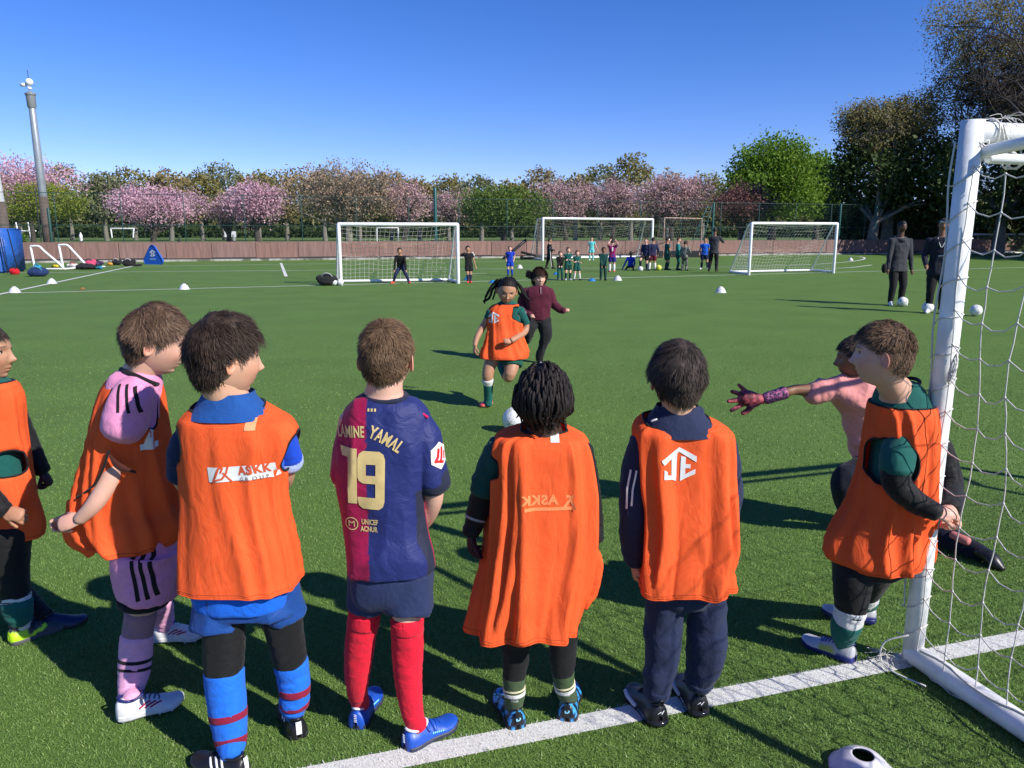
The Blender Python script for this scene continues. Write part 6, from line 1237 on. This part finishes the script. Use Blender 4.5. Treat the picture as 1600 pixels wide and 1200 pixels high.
P.bib(rows, [(W(762, 492, Y) + (0, 0, 0), (-1, 0, 0), .03), (W(822, 492, Y), (1, 0, -.1), .085)], k=8, amp=.026, top=.006, seed=91, shear=1.2, NT=96, sub=8, cutfn=lambda C: (C[:, 2] > W(772, 492, Y)[2] + .045 - (C[:, 0] - W(760, 490, Y)[0]) * -.55) & (C[:, 0] < W(793, 480, Y)[0]) & (C[:, 1] < Y) & (C[:, 2] > W(770, 492, Y)[2]))
P.decal(JE, 771, 497, Y - .1, .10, WPRINT, P.bibo, 'emblem'); P.decal(text2d('C', .04), None, W(824, 487, Y), 0, .06, WPRINT, [bpy.data.objects[n_] for n_ in list(P.arr) if n_.startswith('sleeve')][-1:], 'sleeve_mark', dirv=(-.3, 1, 0))
Hh = P.head; d, F = ico(5); L = headshape(d); m_ = (L[:, 2] - np.interp(L[:, 1], [-.1, 0, .04, .07, .09], [-.05, -.02, .045, .062, .068])) / .01; V = Hh.w(L + nrm(L) * (-.004 + (.008 + .002 * np.sin(L[:, 0] * 420)) * smooth01(m_))[:, None]); ho = P.part('hair', V, F.tolist(), DR, tint=np.full(len(V), .1))
for k, (sx, pts) in enumerate([(0, [(779, 440), (770, 452), (764, 466), (755, 471)]), (0, [(778, 437), (768, 447), (760, 462), (757, 474)]), (0, [(783, 436), (776, 450), (770, 468)]), (1, [(802, 436), (812, 448), (820, 462), (829, 470)]), (1, [(804, 440), (809, 455), (817, 466)]), (1, [(799, 434), (808, 442), (817, 452), (824, 466)])]):
    P.part('braid', *tube([W(a, b, Y + .04 + .015 * k * (j > 0)) for j, (a, b) in enumerate(pts)], [.012] + [.0095] * (len(pts) - 2) + [.005], seg=10, sub=10, wr=(.004, 70), seed=k), DR, ho, tint=None)
PKB = mat('coral_pink_boot', (.75, .06, .09), .4); a = G(766, 630); b = a + np.array([-.07, -.19, 0]); shoe(P, a, b, 0, PKB, mat('pink_sole', (.8, .15, .15), .5), collar=PKB, lace=WT, name='boot')
P.part('boot', *tube([W(780, 571, Y + .26), W(783, 563, Y + .33), W(783, 553, Y + .35)], [.03, .036, .022], seg=14, sub=4, ab=.8), PKB)
# ---------------- girl in maroon behind
Y = 9.1; P = Person('girl in a maroon half-zip top running just behind the braided girl', (.32, 9.05), 'fair', lod=1)
H = Head(W(843, 434, Y), .98, 172, 4, 4); P.set_head(H, n=6); neck(P, 842, 447, Y, 12)
MRT = fabric('maroon_half_zip', (.075, .008, .022)); BKT = fabric('black_trousers', (.012, .012, .014))
rows = [(446, 834, 850, Y, .045), (450, 824, 857, Y, .07), (457, 819, 862, Y, .085), (470, 821, 861, Y, .085), (485, 824, 859, Y, .088), (499, 824, 858, Y, .092)]; torso(P, rows, .012)
aL = [(824, 455, Y, 13), (815, 472, Y + .05, 11), (820, 488, Y - .02, 9), (828, 494, Y - .10, 8)]; aR = [(858, 455, Y, 13), (865, 474, Y + .02, 11), (874, 483, Y - .02, 9.5), (881, 485, Y - .06, 8)]
pL, rL = P.limb(aL, .002); pR, rR = P.limb(aR, .002); P.add_hand(pL[-1], (.5, -.8, .3), (0, 0, 1), curl=1.2, size=.12); P.add_hand(pR[-1], (1, -.2, .1), (0, -.7, .7), curl=1.3, size=.12)
lgL = [(833, 500, Y, 22), (826, 517, Y - .05, 18), (822, 530, Y + .05, 14), (820, 520, Y + .28, 12), (818, 514, Y + .36, 9)]; lgR = [(849, 500, Y, 22), (853, 520, Y - .02, 18), (850, 535, Y, 14), (844, 553, Y + .02, 11), (843, 562, Y + .03, 9.5)]
gL, qL = P.limb(lgL, .004); gR, qR = P.limb(lgR, .004); P.finish(.008)
P.shell('trousers', [closedloft([(490, 826, 857, Y, .085), (503, 826, 857, Y, .085)]), tube(gL, qL + .006, seg=18, sub=6), tube(gR, qR + .006, seg=18, sub=6)], BKT, .008, .006, (12, 12, 10))
tp = P.shell('top', [closedloft(rows, .004), tube(pL, rL + .008, seg=18, sub=6), tube(pR[:4], rR + .008, seg=18, sub=6)], MRT, .008, .007, (12, 12, 9))
P.part('zip', *tube([W(845, 449, Y - .085), W(845, 459, Y - .10)], .004, seg=5, sub=2), mat('pale_zip', (.4, .3, .32), .4), tp); P.part('collar', *tube([W(835, 446, Y), W(838, 449, Y - .05), W(848, 449, Y - .05), W(851, 446, Y), W(843, 444, Y + .05), W(835, 446, Y)], .012, seg=8, sub=4), MRT, tp)
for g_, dd in ((G(846, 571), (-.04, -.18, 0)),): shoe(P, g_, g_ + np.array(dd), 0, BKB, BSL, collar=BKB, lace=WT, name='trainer')
P.part('trainer', *tube([W(820, 516, Y + .34), W(818, 512, Y + .42), W(818, 506, Y + .45)], [.03, .034, .02], seg=12, sub=4), BKB)
hair(P, hairmat('dark_brown_hair', (.02, .011, .008), (.09, .05, .035)), Ls=.05, Lt=.05, n=4500, thick=.012, zb=-.06, w=.002, seed=17, lift=.15, curl=.1, grav=.2, puff=lambda L: .02 * smooth01(-L[:, 1] / .06) * (1 + vn(L * 30)))
r = np.random.default_rng(8); sg = []
P.part('ponytail', *merge([tube([W(834 - 2 * r.random(), 428 + 6 * r.random(), Y + .06), W(829 - 3 * r.random(), 424 + 10 * r.random(), Y + .12), W(824 - 3 * r.random(), 421 + 16 * r.random(), Y + .15)], [.02, .02, .004], seg=7, sub=4) for _ in range(14)]), MATS['dark_brown_hair'], tint=None)
# ============================================================ DISTANT PEOPLE
def kid(label, px, py, hpx, yaw, top, bot, sock, shoe_, tone='light', hairc=(.015, .01, .008), sleeve='short', pants='shorts', feet=((-.07, 0, 0), (.07, 0, 0)), hands=((-.17, .04, .42), (.17, .04, .42)), pel=(0, 0, .49), lean=(0, 0), H=None, hs=None, hy=0, group=None, hairlong=False, elbow=-1, cap=None, knee=1, gl=None, extras=None, head_pitch=4, ex=None, coat=False):
    g = G(px, py); Hh_ = H or hpx * PM(py, g[1]); P = Person(label, g, tone, group, lod=2); P.off = False; P.root.rotation_euler = (0, 0, -math.radians(yaw)); k = Hh_; hs = hs or (.93 if k < 1.5 else 1.1)
    A = lambda *v: np.array(v, float) * k
    pe = A(*pel); ch = pe + A(lean[0], lean[1], math.sqrt(max(.05, .31 ** 2 - lean[0] ** 2 - lean[1] ** 2))); hc = ch + A(lean[0] * .4, lean[1] * .4 + .012, 0) + np.array([0, 0, (k * .2 - .105 * hs)]); 
    Hd = Head(hc, hs, hy, head_pitch, 0); P.set_head(Hd, face=False, n=4); P.body(tube([ch - A(0, 0, .03), ch + A(0, 0, .03), Hd.neckbase() + (0, 0, .03 * hs)], k * .036, seg=10, sub=2))
    ax = lambda t, a, b: [*(pe + (ch - pe) * t), a * k, b * k, 0]
    R_ = [ax(1.07, .036, .034), ax(1.02, .075, .045), ax(.93, .108, .060), ax(.75, .112, .068), ax(.45, .098, .066), ax(.15, .10, .068), ax(-.02, .104, .070)]
    V, A_, th = loftm([[*r_[:3], r_[3] * .88, r_[4] * .85, 0] for r_ in R_], 20, 2); P.body((V.reshape(-1, 3), gridF(len(V), 20, True)))
    sh_parts = [(lambda V, A_, th: (V.reshape(-1, 3), gridF(len(V), 24, True)))(*loftm([*R_[1:-1], ax(-.12, .112, .078) if pants == 'shorts' else (ax(-.26, .118, .085) if coat else ax(-.05, .112, .075))], 24, 3))]
    leg_parts = [(lambda V, A_, th: (V.reshape(-1, 3), gridF(len(V), 20, True)))(*loftm([ax(.15, .098, .068), ax(-.1, .10, .072), ax(-.2, .09, .065)], 20, 2))]
    for i, sx in ((0, -1), (1, 1)):
        hip = pe + A(sx * .05, 0, -.03); an = A(*feet[i][:3]) + A(0, 0, .045); kn = ik(hip, an, .214 * k, .208 * k, (sx * .12 * 1, knee, .1)); rr = np.array([.058, .050, .040, .036, .027]) * k; pts = np.array([hip, (hip + kn) / 2, kn, kn * .65 + an * .35, an])
        P.body(tube(pts, rr * .9, seg=10, sub=3)); 
        if pants == 'shorts': leg_parts.append(tube([hip, (hip + kn) / 2 * .9 + kn * .1], [.066 * k, .070 * k], seg=14, sub=3)); 
        else: leg_parts.append(tube(pts, rr * 1.02 + .003, seg=14, sub=3, wr=(.006, 18)))
        if sock: P.part('sock', *tube([kn * .85 + an * .15, kn * .5 + an * .5, an], np.array([.040, .037, .029]) * k, seg=10, sub=3), sock)
        fy = math.radians((feet[i][3] if len(feet[i]) > 3 else sx * 14)); fd = np.array([math.sin(fy), math.cos(fy), 0]); h0 = A(*feet[i][:3]); L_ = .155 * k
        P.part('shoe', *tube([h0 - fd * .035 * k + A(0, 0, .024), h0 + A(0, 0, .026), h0 + fd * L_ * .4 + A(0, 0, .024), h0 + fd * L_ * .72 + A(0, 0, .015)], np.array([.024, .030, .030, .014]) * k, seg=10, sub=3, ab=.85), shoe_)
        shd = ch + A(sx * .105, 0, -.02); hd = A(*hands[i]) if len(hands[i]) == 3 else A(*hands[i][:3]); el = ik(shd, hd, .16 * k, .15 * k, (sx * .5, elbow, -.2)); ap = np.array([shd, (shd + el) / 2, el, (el + hd) / 2, hd]); ar = np.array([.034, .030, .025, .022, .017]) * k
        P.body(tube(ap, ar * .92, seg=9, sub=3)); sh_parts.append(tube(ap[:2] if sleeve == 'short' else ap, (ar * 1.3 if sleeve == 'short' else ar * 1.22)[:2 if sleeve == 'short' else 5], seg=14, sub=3, wr=(.004, 18)))
        hv = nrm(hd - el); hp_ = tube([hd, hd + hv * .03 * k, hd + hv * .065 * k], np.array([.016, .022, .012]) * k, seg=8, sub=2, ab=.6)
        if gl is not None: P.part('glove', *hp_, gl)
        else: P.extra.append(hp_); P.ecol.append(np.repeat(P.tone[None], len(hp_[0]), 0))
    P.finish(.013)
    if pants == 'shorts': P.part('shorts', *merge(leg_parts), bot)
    else: P.part('trousers', *merge(leg_parts), bot)
    P.lod = 1; o = P.shell('shirt' if sleeve == 'short' else 'jacket', sh_parts, top, .011, .007, (10, 10, 8), int(px)); P.lod = 2
    d, F = ico(4); L = headshape(d); m_ = (L[:, 2] - np.interp(L[:, 1], [-.1, -.03, 0, .04, .07, .09], [-.055, -.04, -.0, .04, .055, .06])) / .01
    P.part('hair', Hd.w(L + nrm(L) * (-.004 + (.016 + .008 * vn(L * 40, int(px))) * smooth01(m_))[:, None]), F.tolist(), mat('hair_%s' % str(hairc), hairc, .75, bump=.6, bscale=60))
    if hairlong: P.part('ponytail', *tube([Hd.w([(0, -.09, .03)])[0], Hd.w([(0, -.13, -.02)])[0], Hd.w([(0, -.12, -.10)])[0]], [.03, .035, .015], seg=8, sub=3), mat('hair_%s' % str(hairc), hairc))
    P.k = k; P.pe, P.ch, P.hd, P.top = pe, ch, Hd, o
    if ex: ex(P)
    return P
F_ = fabric; blk = F_('dull_black', (.009, .009, .010)); grn = F_('forest_green_kit', (.006, .075, .062)); grd = F_('dark_green_kit', (.005, .045, .04)); RED = mat('red_orange_boot', (.75, .07, .04), .45); wsock = F_('white_sock', (.62, .62, .6)); bshoe = mat('black_shoe', (.015, .015, .016), .5); wsh = mat('white_shoe', (.65, .65, .65), .5); navy = F_('navy_kit', (.012, .018, .06)); nsock = F_('navy_sock', (.01, .015, .05))
rsh = F_('royal_blue_kit', (.008, .04, .42)); teal2 = F_('aqua_kit', (.12, .50, .50)); clt = F_('claret_blue_back', (.20, .01, .09)); mrs = F_('maroon_shorts', (.10, .008, .02)); bl2 = F_('bright_blue_kit', (.01, .12, .60)); camo = mat('camo_fabric', (.28, .28, .24), .85, var=.3, vscale=11, col2=(.035, .035, .03)); chc = F_('charcoal_jacket', (.034, .036, .042)); dkn = F_('midnight_jacket', (.012, .014, .024))
def arm_stripe(sx): 
    def f(P): P.part('sleeve_panel', *tube([P.ch + np.array([sx * .115, 0, .005]) * P.k, P.ch + np.array([sx * .15, -.01, -.06]) * P.k], [.032 * P.k, .034 * P.k], seg=10, sub=2), wsock, P.top)
    return f
kid('goalkeeper in black crouching ready in the small goal, red boots', 627, 443, 58, 180, blk, navy, None, RED, 'tan', H=1.22, sleeve='long', pants='trousers', feet=((-.20, 0, 0, -25), (.20, 0, 0, 25)), hands=((-.15, .14, .36), (.15, .14, .36)), pel=(0, -.05, .43), lean=(0, .12))
kid('child in black kit with a white sleeve leaning on the goal post', 733, 442, 57, 172, blk, blk, nsock, RED, 'tan', feet=((-.03, 0, 0), (.03, .02, 0)), hands=((-.18, .03, .44), (.36, .0, .70)), lean=(.02, 0), ex=arm_stripe(-1))
kid('child in all blue kit with hands on hips', 797, 431, 46, 185, rsh, rsh, rsh, bshoe, 'fair', (.10, .06, .04), hands=((-.13, .03, .53), (.13, .03, .53)))
kid('child in a black tracksuit with white side stripes walking right', 858, 420, 47, 75, blk, blk, None, bshoe, 'tan', sleeve='long', pants='trousers', feet=((-.03, -.1, 0), (.04, .12, 0)), hands=((-.10, .14, .56), (.10, .16, .60)), ex=lambda P: P.part('side_stripe', *tube([P.ch + np.array([.13, 0, 0]) * P.k, P.ch + np.array([.145, -.02, -.12]) * P.k, P.pe + np.array([.12, 0, 0]) * P.k, P.pe + np.array([.10, .02, -.2]) * P.k, P.pe + np.array([.09, .06, -.42]) * P.k], .011 * P.k, seg=6, sub=3), wsock, P.top))
kid('smallest child of the green group, black top and teal trousers', 875, 438, 45, 178, blk, grn, None, bshoe, 'fair', (.07, .035, .02), sleeve='long', pants='trousers', hands=((-.05, .10, .50), (.05, .10, .50)))
kid('child in green shirt with folded arms behind the smallest one', 887, 438, 51, 165, grn, grd, grd, wsh, 'fair', (.08, .045, .025), hands=((.07, .10, .62), (-.07, .11, .60)))
kid('child in a green kit and black sleeves, arms crossed', 901, 438, 46, 170, grn, grn, wsock, bshoe, 'fair', (.09, .045, .025), hands=((.08, .10, .62), (-.08, .11, .60)), feet=((-.11, 0, 0), (.09, 0, 0)))
kid('child in pale aqua kit standing far off inside the middle goal', 924, 407, 36, 190, teal2, teal2, teal2, wsh, 'fair', (.02, .015, .012), sleeve='short', hands=((-.26, .02, .46), (.17, .03, .44)))
kid('child in dark green tracksuit standing alone by the blue disc', 942, 438, 51, 180, grd, grd, None, bshoe, 'brown', sleeve='long', pants='trousers', hands=((-.06, .1, .44), (.06, .1, .44)))
def num8(P): P.part('number', *(lambda v, f: (np.stack([v[:, 0] * .09 * P.k, 0 * v[:, 0] - .09 * P.k, v[:, 1] * .16 * P.k + .70 * P.k], 1), f))(*text2d('8', .04)), WPRINT, P.top, smooth=False)
kid('child in claret shirt with a number on the back, hands on head', 956, 425, 50, 4, clt, F_('indigo_shorts', (.02, .02, .18)), wsock, RED, 'fair', (.02, .013, .01), hands=((-.07, -.03, .97), (.10, -.01, .96)), ex=num8)
kid('child squatting on the turf in a blue vest with one hand down', 985, 422, 29, 10, rsh, blk, None, bshoe, 'brown', H=1.2, sleeve='long', pants='trousers', feet=((-.16, .10, 0), (.10, .12, 0)), pel=(0, -.03, .16), lean=(0, .08), hands=((-.28, -.06, .05), (.14, .10, .15)), knee=1)
kid('child in navy kit resting one foot on the white ball', 1008, 423, 50, 215, navy, blk, nsock, bshoe, 'fair', (.05, .03, .02), sleeve='long', feet=((-.06, 0, 0), (.12, .10, .10)), hands=((-.15, .04, .46), (.13, .08, .48)))
kid('child with a navy jacket, maroon shorts and white socks, back turned', 1019, 423, 51, 2, navy, mrs, wsock, bshoe, 'tan', sleeve='long', feet=((-.09, 0, 0), (.09, 0, 0)), hands=((-.17, .05, .50), (.17, .05, .50)))
kid('child in green kit facing right beside the yellow ball', 1041, 422, 50, 80, grn, grn, grd, bshoe, 'tan', hands=((-.11, .08, .46), (.12, .1, .48)))
kid('child in teal tracksuit with a white stripe, seen from the side', 1058, 422, 50, 100, F_('teal_tracksuit', (.02, .20, .19)), grn, None, bshoe, 'fair', (.08, .03, .02), sleeve='long', pants='trousers', hands=((-.12, .12, .52), (.12, .1, .5)))
kid('child in grey camouflage clothes, last of the waiting line', 1069, 423, 46, 30, camo, camo, None, bshoe, 'tan', sleeve='long', pants='trousers', hands=((-.15, .06, .50), (.20, .06, .54)))
kid('child in bright blue shirt stepping beside the dark-coated coach', 1100, 421, 49, 205, bl2, navy, nsock, wsh, 'tan', feet=((-.12, .02, 0), (.09, -.03, 0)), hands=((-.15, .04, .47), (.16, .05, .5)))
kid('tall coach in a dark coat with back turned beside the blue child', 1114, 424, 67, 25, chc, blk, None, bshoe, 'brown', sleeve='long', pants='trousers', feet=((-.09, 0, 0), (.07, 0, 0)), hands=((-.04, .14, .72), (.08, .15, .76)), coat=True)
# the two coaches on the right
def coach1(P):
    P.part('hood', *tube([P.ch + np.array([-.07, -.01, .0]) * P.k, P.ch + np.array([-.045, -.055, .012]) * P.k, P.ch + np.array([.045, -.055, .012]) * P.k, P.ch + np.array([.07, -.01, .0]) * P.k, P.ch + np.array([.02, .055, -.02]) * P.k, P.ch + np.array([-.02, .055, -.02]) * P.k], .022 * P.k, seg=8, sub=4), chc, P.top)
    P.part('chest_badge', *sphere(P.ch + np.array([-.055, .068, -.08]) * P.k, (.012, .006, .014), 8, 6), mat('blue_grey_badge', (.15, .2, .35), .6), P.top); P.part('hanging_bag', *sphere(P.pe + np.array([.19, .04, -.04]) * P.k, np.array([.035, .03, .06]) * P.k, 12, 8), blk, P.top)
kid('coach in a charcoal hooded jacket standing with a ball at his foot', 1397, 477, 128, 176, chc, blk, None, wsh, 'dark', (.008, .007, .007), sleeve='long', pants='trousers', feet=((-.075, .0, 0, -8), (.07, .03, 0, 20)), hands=((-.145, .05, .44), (.15, .05, .45)), ex=coach1, coat=True)
def coach2(P): P.part('sunglasses', *tube([P.hd.w([(a, .088 - abs(a) * .25, .048)])[0] for a in (-.06, -.03, 0, .03, .06)], .011, seg=8, sub=3), mat('mirror_glass', (.5, .55, .6), .08, metal=.7), P.top); P.part('lanyard', *tube([P.ch + np.array([-.04, .05, .0]) * P.k, P.ch + np.array([.0, .075, -.10]) * P.k, P.ch + np.array([.04, .05, .0]) * P.k], .004 * P.k, seg=5, sub=4), wsock, P.top)
kid('coach in dark navy with sunglasses on his forehead, half hidden by the goalpost', 1459, 489, 144, 205, dkn, blk, None, wsh, 'brown', (.01, .009, .009), sleeve='long', pants='trousers', feet=((-.065, .0, 0, -8), (.055, .03, 0, 15)), hands=((-.14, .06, .46), (.13, .10, .52)), ex=coach2, coat=True)
# park visitors far beyond the wall
for lab, px, py, Y_, c_, b_ in (('tiny park visitor in a white top beyond the wall', 127, 376, 80, (.7, .7, .68), (.02, .02, .03)), ('tiny person in yellow high visibility vest beyond the wall', 38, 378, 75, (.45, .6, .03), (.05, .05, .04)), ('dark clothed figure resting in the park beyond the wall', 280, 377, 80, (.02, .02, .02), (.02, .02, .02)), ('small figure in grey near the white board in the park', 366, 377, 82, (.3, .3, .3), (.03, .03, .03))):
    p = W(px, py, Y_); p[2] = -.03; t = thing('person', lab, 'person', p); hh = 1.7 if px != 280 else 1.1
    mk('body', *merge([sphere(p + UP * (hh * .93), (.09, .1, .12), 10, 8), tube([p + UP * hh * .84, p + UP * hh * .5], [.17, .15], seg=10, sub=2)]), mat('coat_%d' % px, c_, .8), t); 
    for sx in (-1, 1): mk('leg', *tube([p + UP * hh * .5 + (sx * .07, 0, 0), p + (sx * .10, 0, .02)], [.09, .06], seg=8, sub=2), mat('legs_%d' % px, b_, .8), t)
# ============================================================ BAGS AND KIT
def bag(label, px, py, w, h, c, seed=1, strap=True, c2=None, cat='bag', group=None, d=.7, name='kit_bag'):
    g = G(px, py); t = thing(name, label, cat, g, group); r = np.random.default_rng(seed); parts = [sphere(g + (0, 0, h * .45), (w / 2, w / 2 * d, h * .5), 16, 10)]
    for _ in range(4): parts.append(sphere(g + np.array([r.normal(0, w * .16), r.normal(0, w * .08), h * (.2 + .5 * r.random())]), np.array([w * .25, w * .2, h * .3]), 12, 8))
    V, F = merge(parts); V, F, N = remesh(V, F, .02, 2); V = folds(V, N, .02, (5, 5, 5), seed); V[:, 2] = np.maximum(V[:, 2], .005); mk('bag_body', V, F, fabric('bag_%s' % str(c), c, var=.2, vscale=8), t)
    if strap: mk('strap', *tube([g + (-w * .35, -w * .1, h * .5), g + (-w * .1, -w * .25, h * 1.02), g + (w * .2, -w * .2, h * .95), g + (w * .4, -w * .1, h * .3)], .018, seg=6, sub=5), fabric('bag_strap_%s' % str(c2 or (.02, .02, .02)), c2 or (.02, .02, .02)), t)
    return t
GB = 'bags left along the wall'
bag('black ball bag leaning at the foot of the small goal', 512, 446, .62, .36, (.014, .014, .015), 2, c2=(.3, .3, .3)); 
for q, (dx, r_) in enumerate(((.22, .11), (.40, .11))): ball(('pale football spilling from the black ball bag', 'dark panelled football beside the black ball bag')[q], 0, 0, .2, q, at=G(512, 446) + np.array([dx, -.05, 0]), c2=(.03, .03, .03))
for i, (lab, px, py, w, h, c, c2) in enumerate([('bright red bag on the turf by the blue mat', 23, 429, .40, .28, (.55, .01, .02), None), ('navy and teal rucksack pile in front of the hurdle frames', 60, 432, .75, .34, (.012, .03, .10), (.05, .25, .3)), ('cyan patterned bag on top of the navy rucksack', 60, 430, .32, .42, (.03, .25, .42), (.02, .2, .25)), ('yellow bag beneath the first hurdle frame', 86, 419, .34, .15, (.6, .45, .02), None), ('white and red bag near the second hurdle frame', 115, 418, .42, .22, (.6, .55, .55), (.5, .02, .03)), ('pink and red rucksack in the bag pile', 141, 417, .5, .36, (.55, .06, .14), None), ('large black rucksack in the middle of the bag pile', 135, 421, .9, .26, (.015, .015, .02), None), ('small teal bag at the right of the big pile', 155, 421, .28, .18, (.02, .18, .28), None), ('purple grey bag behind the pile', 152, 415, .5, .26, (.06, .03, .08), None), ('orange bag between black bags', 172, 415, .24, .22, (.6, .28, .05), None), ('black bag left of centre by the wall', 183, 414, .5, .3, (.015, .015, .018), (.4, .4, .4)), ('black bag with white marks nearest the banner', 202, 416, .62, .34, (.013, .013, .014), (.5, .5, .5)), ('flat black jacket lying beside the last bag', 214, 416, .5, .10, (.012, .012, .013), None)]): bag(lab, px, py, w, h, c, 10 + i, strap=h > .15, c2=c2, group=GB)
# triangular pop-up banner
g = G(241, 413); bn = thing('popup_banner', 'blue rounded triangular pop-up banner with white emblem standing on the turf', 'banner', g); bw_, bh_ = 1.28, 1.0
def rtri(s_):
    C = [(-.40, .18), (.40, .18), (0, .78)]; out = []
    for (cx, cy), (a0, a1) in zip(C, ((150, 270), (270, 390), (30, 150))):
        for a in np.linspace(math.radians(a0), math.radians(a1), 9): out.append((cx + .19 * s_ * math.cos(a), cy + .19 * s_ * math.sin(a)))
    return out
o1 = rtri(1); n_ = len(o1); yaw_ = -.35; V = np.array([(x * bw_ / 1.18, yy, z * bh_) for yy in (-.04, .04) for x, z in o1]); F = [tuple(range(n_)), tuple(range(n_, 2 * n_))[::-1]] + [(i, n_ + i, n_ + (i + 1) % n_, (i + 1) % n_) for i in range(n_)]
R_ = lambda V: rotz(V, -.38) + g
mk('banner_panel', R_(V), F, mat('banner_blue', (.006, .10, .50), .6), bn, smooth=False)
mk('banner_rim', R_(tube([(x * bw_ / 1.18, -.045, z * bh_) for x, z in o1 + o1[:1]], .022, seg=6, lin=True)[0]), tube([(x, 0, z) for x, z in o1 + o1[:1]], .022, seg=6, lin=True)[1], mat('banner_rim', (.008, .07, .36), .5), bn)
v, f = JE; mk('emblem', R_(np.stack([v[:, 0] * .38, -.052 + 0 * v[:, 0], v[:, 1] * .36 + .56], 1)), f, WPRINT, bn, smooth=False)
v, f = poly2d(*[[(-.5 + i * .2, -.5), (-.5 + i * .2 + .14, -.5), (-.5 + i * .2 + .14, .5), (-.5 + i * .2, .5)] for i in range(5)]); mk('small_lettering', R_(np.stack([v[:, 0] * .42, -.052 + 0 * v[:, 0], v[:, 1] * .07 + .26], 1)), f, mat('pale_blue_print', (.35, .5, .75), .6), bn, smooth=False)
# blue mat stack
g = G(8, 427); bm_ = thing('crash_mat', 'tall blue padded mat stack with dark straps at the left edge', 'mat', g); x1 = G(42, 424)[0] - g[0]; V, F = box(-2.2, x1, 0, 1.6, 0, 1.75, .08); V = np.array(V); V[:, 0] -= np.where(V[:, 0] > 0, V[:, 2] * .24, 0); V[:, 2] += .03 * vn(V * 2); mk('mat_body', V + g, F, mat('blue_tarpaulin', (.012, .085, .36), .55, var=.15, vscale=2, bump=.4, bscale=4), bm_)
for xx, dx in ((-.45, -.12), (.12, -.16), (.55, -.22)): mk('strap', *tube([g + (xx, -.02, .02), g + (xx + dx * .5, -.03, .9), g + (xx + dx, -.02, 1.72)], .022, seg=6, sub=3), blk, bm_)
# hurdle frames
for lab, x0, x1_, py in (('white tubular hurdle frame nearer the blue mat', 55, 100, 422), ('white tubular hurdle frame right of the dark corner post', 99, 138, 420)):
    g = G(x0, py); s_ = PM(py, g[1]); t = thing('hurdle_frame', lab, 'frame', g); w_ = (x1_ - x0) * s_; top = 35 * s_; r_ = .05
    mk('upright', *tube([g, g + (-.08, 0, top)], r_, seg=8, sub=1), WHITE, t); mk('sloping_bar', *tube([g + (-.08, .0, top + .04), g + (.28, 0, top + .04), g + (.5, 0, top * .82), g + (w_ - .15, 0, .25), g + (w_, 0, .05)], r_, seg=8, sub=3), WHITE, t); mk('base_bar', *tube([g + (w_ * .4, .0, .05), g + (w_, 0, .05)], r_ * .8, seg=8, sub=1), WHITE, t); mk('base_bar', *tube([g + (w_, 0, .05), g + (w_ + .1, 1.2, .05)], r_ * .8, seg=8, sub=1), WHITE, t)
# dark poles and kit near the middle goal
g = W(786, 402, 47); g[2] = 0; tag(mk('leaning_pole', *tube([g, W(822, 375, 47.6)], .09, seg=8, sub=1), mat('black_metal', (.012, .012, .012), .5)), 'thick black pole leaning against the wall behind the blue-kitted child', 'pole')
g = W(839, 402, 47); g[2] = 0; tag(mk('dark_post', *tube([g, g + UP * 2.1], .06, seg=8, sub=1), mat('black_metal', (.012, .012, .012))), 'short black upright post left of the middle goal', 'post')
g = G(838, 406); t = thing('folded_frame', 'long low black folded frame lying beside the middle goal', 'frame', g); mk('bar', *tube([g + (-.9, 0, .45), g + (.8, 0, .06)], .07, seg=8, sub=1), MATS['black_metal'], t); mk('bar', *tube([g + (-.9, .3, .08), g + (.8, .3, .12)], .07, seg=8, sub=1), MATS['black_metal'], t); mk('wheel', *sphere(g + (-.85, 0, .14), (.14, .06, .14), 12, 8), MATS['black_metal'], t)
g = G(1064, 402); tag(mk('black_board', *box(g[0] - 1.6, g[0] + 1.9, g[1] - .05, g[1] + .05, 0, .42, .01), mat('black_metal', (.012, .012, .012)), smooth=False), 'long low black board on the ground under the rusty goal', 'board')
# things in the park
def postset(lab, name, pts, r_): 
    t = thing(name, lab, name.replace('_', ' '), pts[0][1]); 
    for nm, a, b in pts: mk(nm, *tube([a, b], r_, seg=6, sub=1), WHITE, t)
Q = lambda px, py, Y_: W(px, py, Y_)
postset('tall white rugby posts in the park beyond the blue mat', 'rugby_posts', [('post', Q(31, 378, 90), Q(25, 348, 90)), ('post', Q(49, 378, 90), Q(44, 348, 90)), ('crossbar', Q(27, 361, 90), Q(56, 361, 90))], .09)
postset('small white goal frame in the park behind the cherry trees', 'park_goal', [('post', Q(175, 371, 78), Q(173, 357, 78)), ('post', Q(208, 371, 78), Q(209, 357, 78)), ('crossbar', Q(173, 357, 78), Q(209, 357, 78))], .08)
postset('white goal frame in the park seen above the keeper goal', 'park_goal', [('post', Q(589, 378, 80), Q(589, 356, 80)), ('post', Q(622, 378, 80), Q(622, 356, 80)), ('crossbar', Q(589, 356, 80), Q(622, 356, 80))], .07)
p = Q(360, 366, 82); tag(mk('white_board', *merge([box(p[0] - .6, p[0] + .6, 81.9, 82, p[2] - .3, p[2] + .3), box(p[0] - .03, p[0] + .03, 82.02, 82.08, -.03, p[2] - .3)]), mat('white_sign', (.75, .75, .75), .6), smooth=False), 'small plain white board standing in the park', 'board')
g = G(129, 453); tag(mk('fallen_leaf', *tube([g + (-.06, 0, .012), g + (0, .01, .03), g + (.07, 0, .012)], [.02, .045, .01], seg=6, sub=3, ab=.4), mat('dry_leaf', (.3, .14, .05), .8)), 'dry brown leaf on the turf near the sideline', 'leaf')
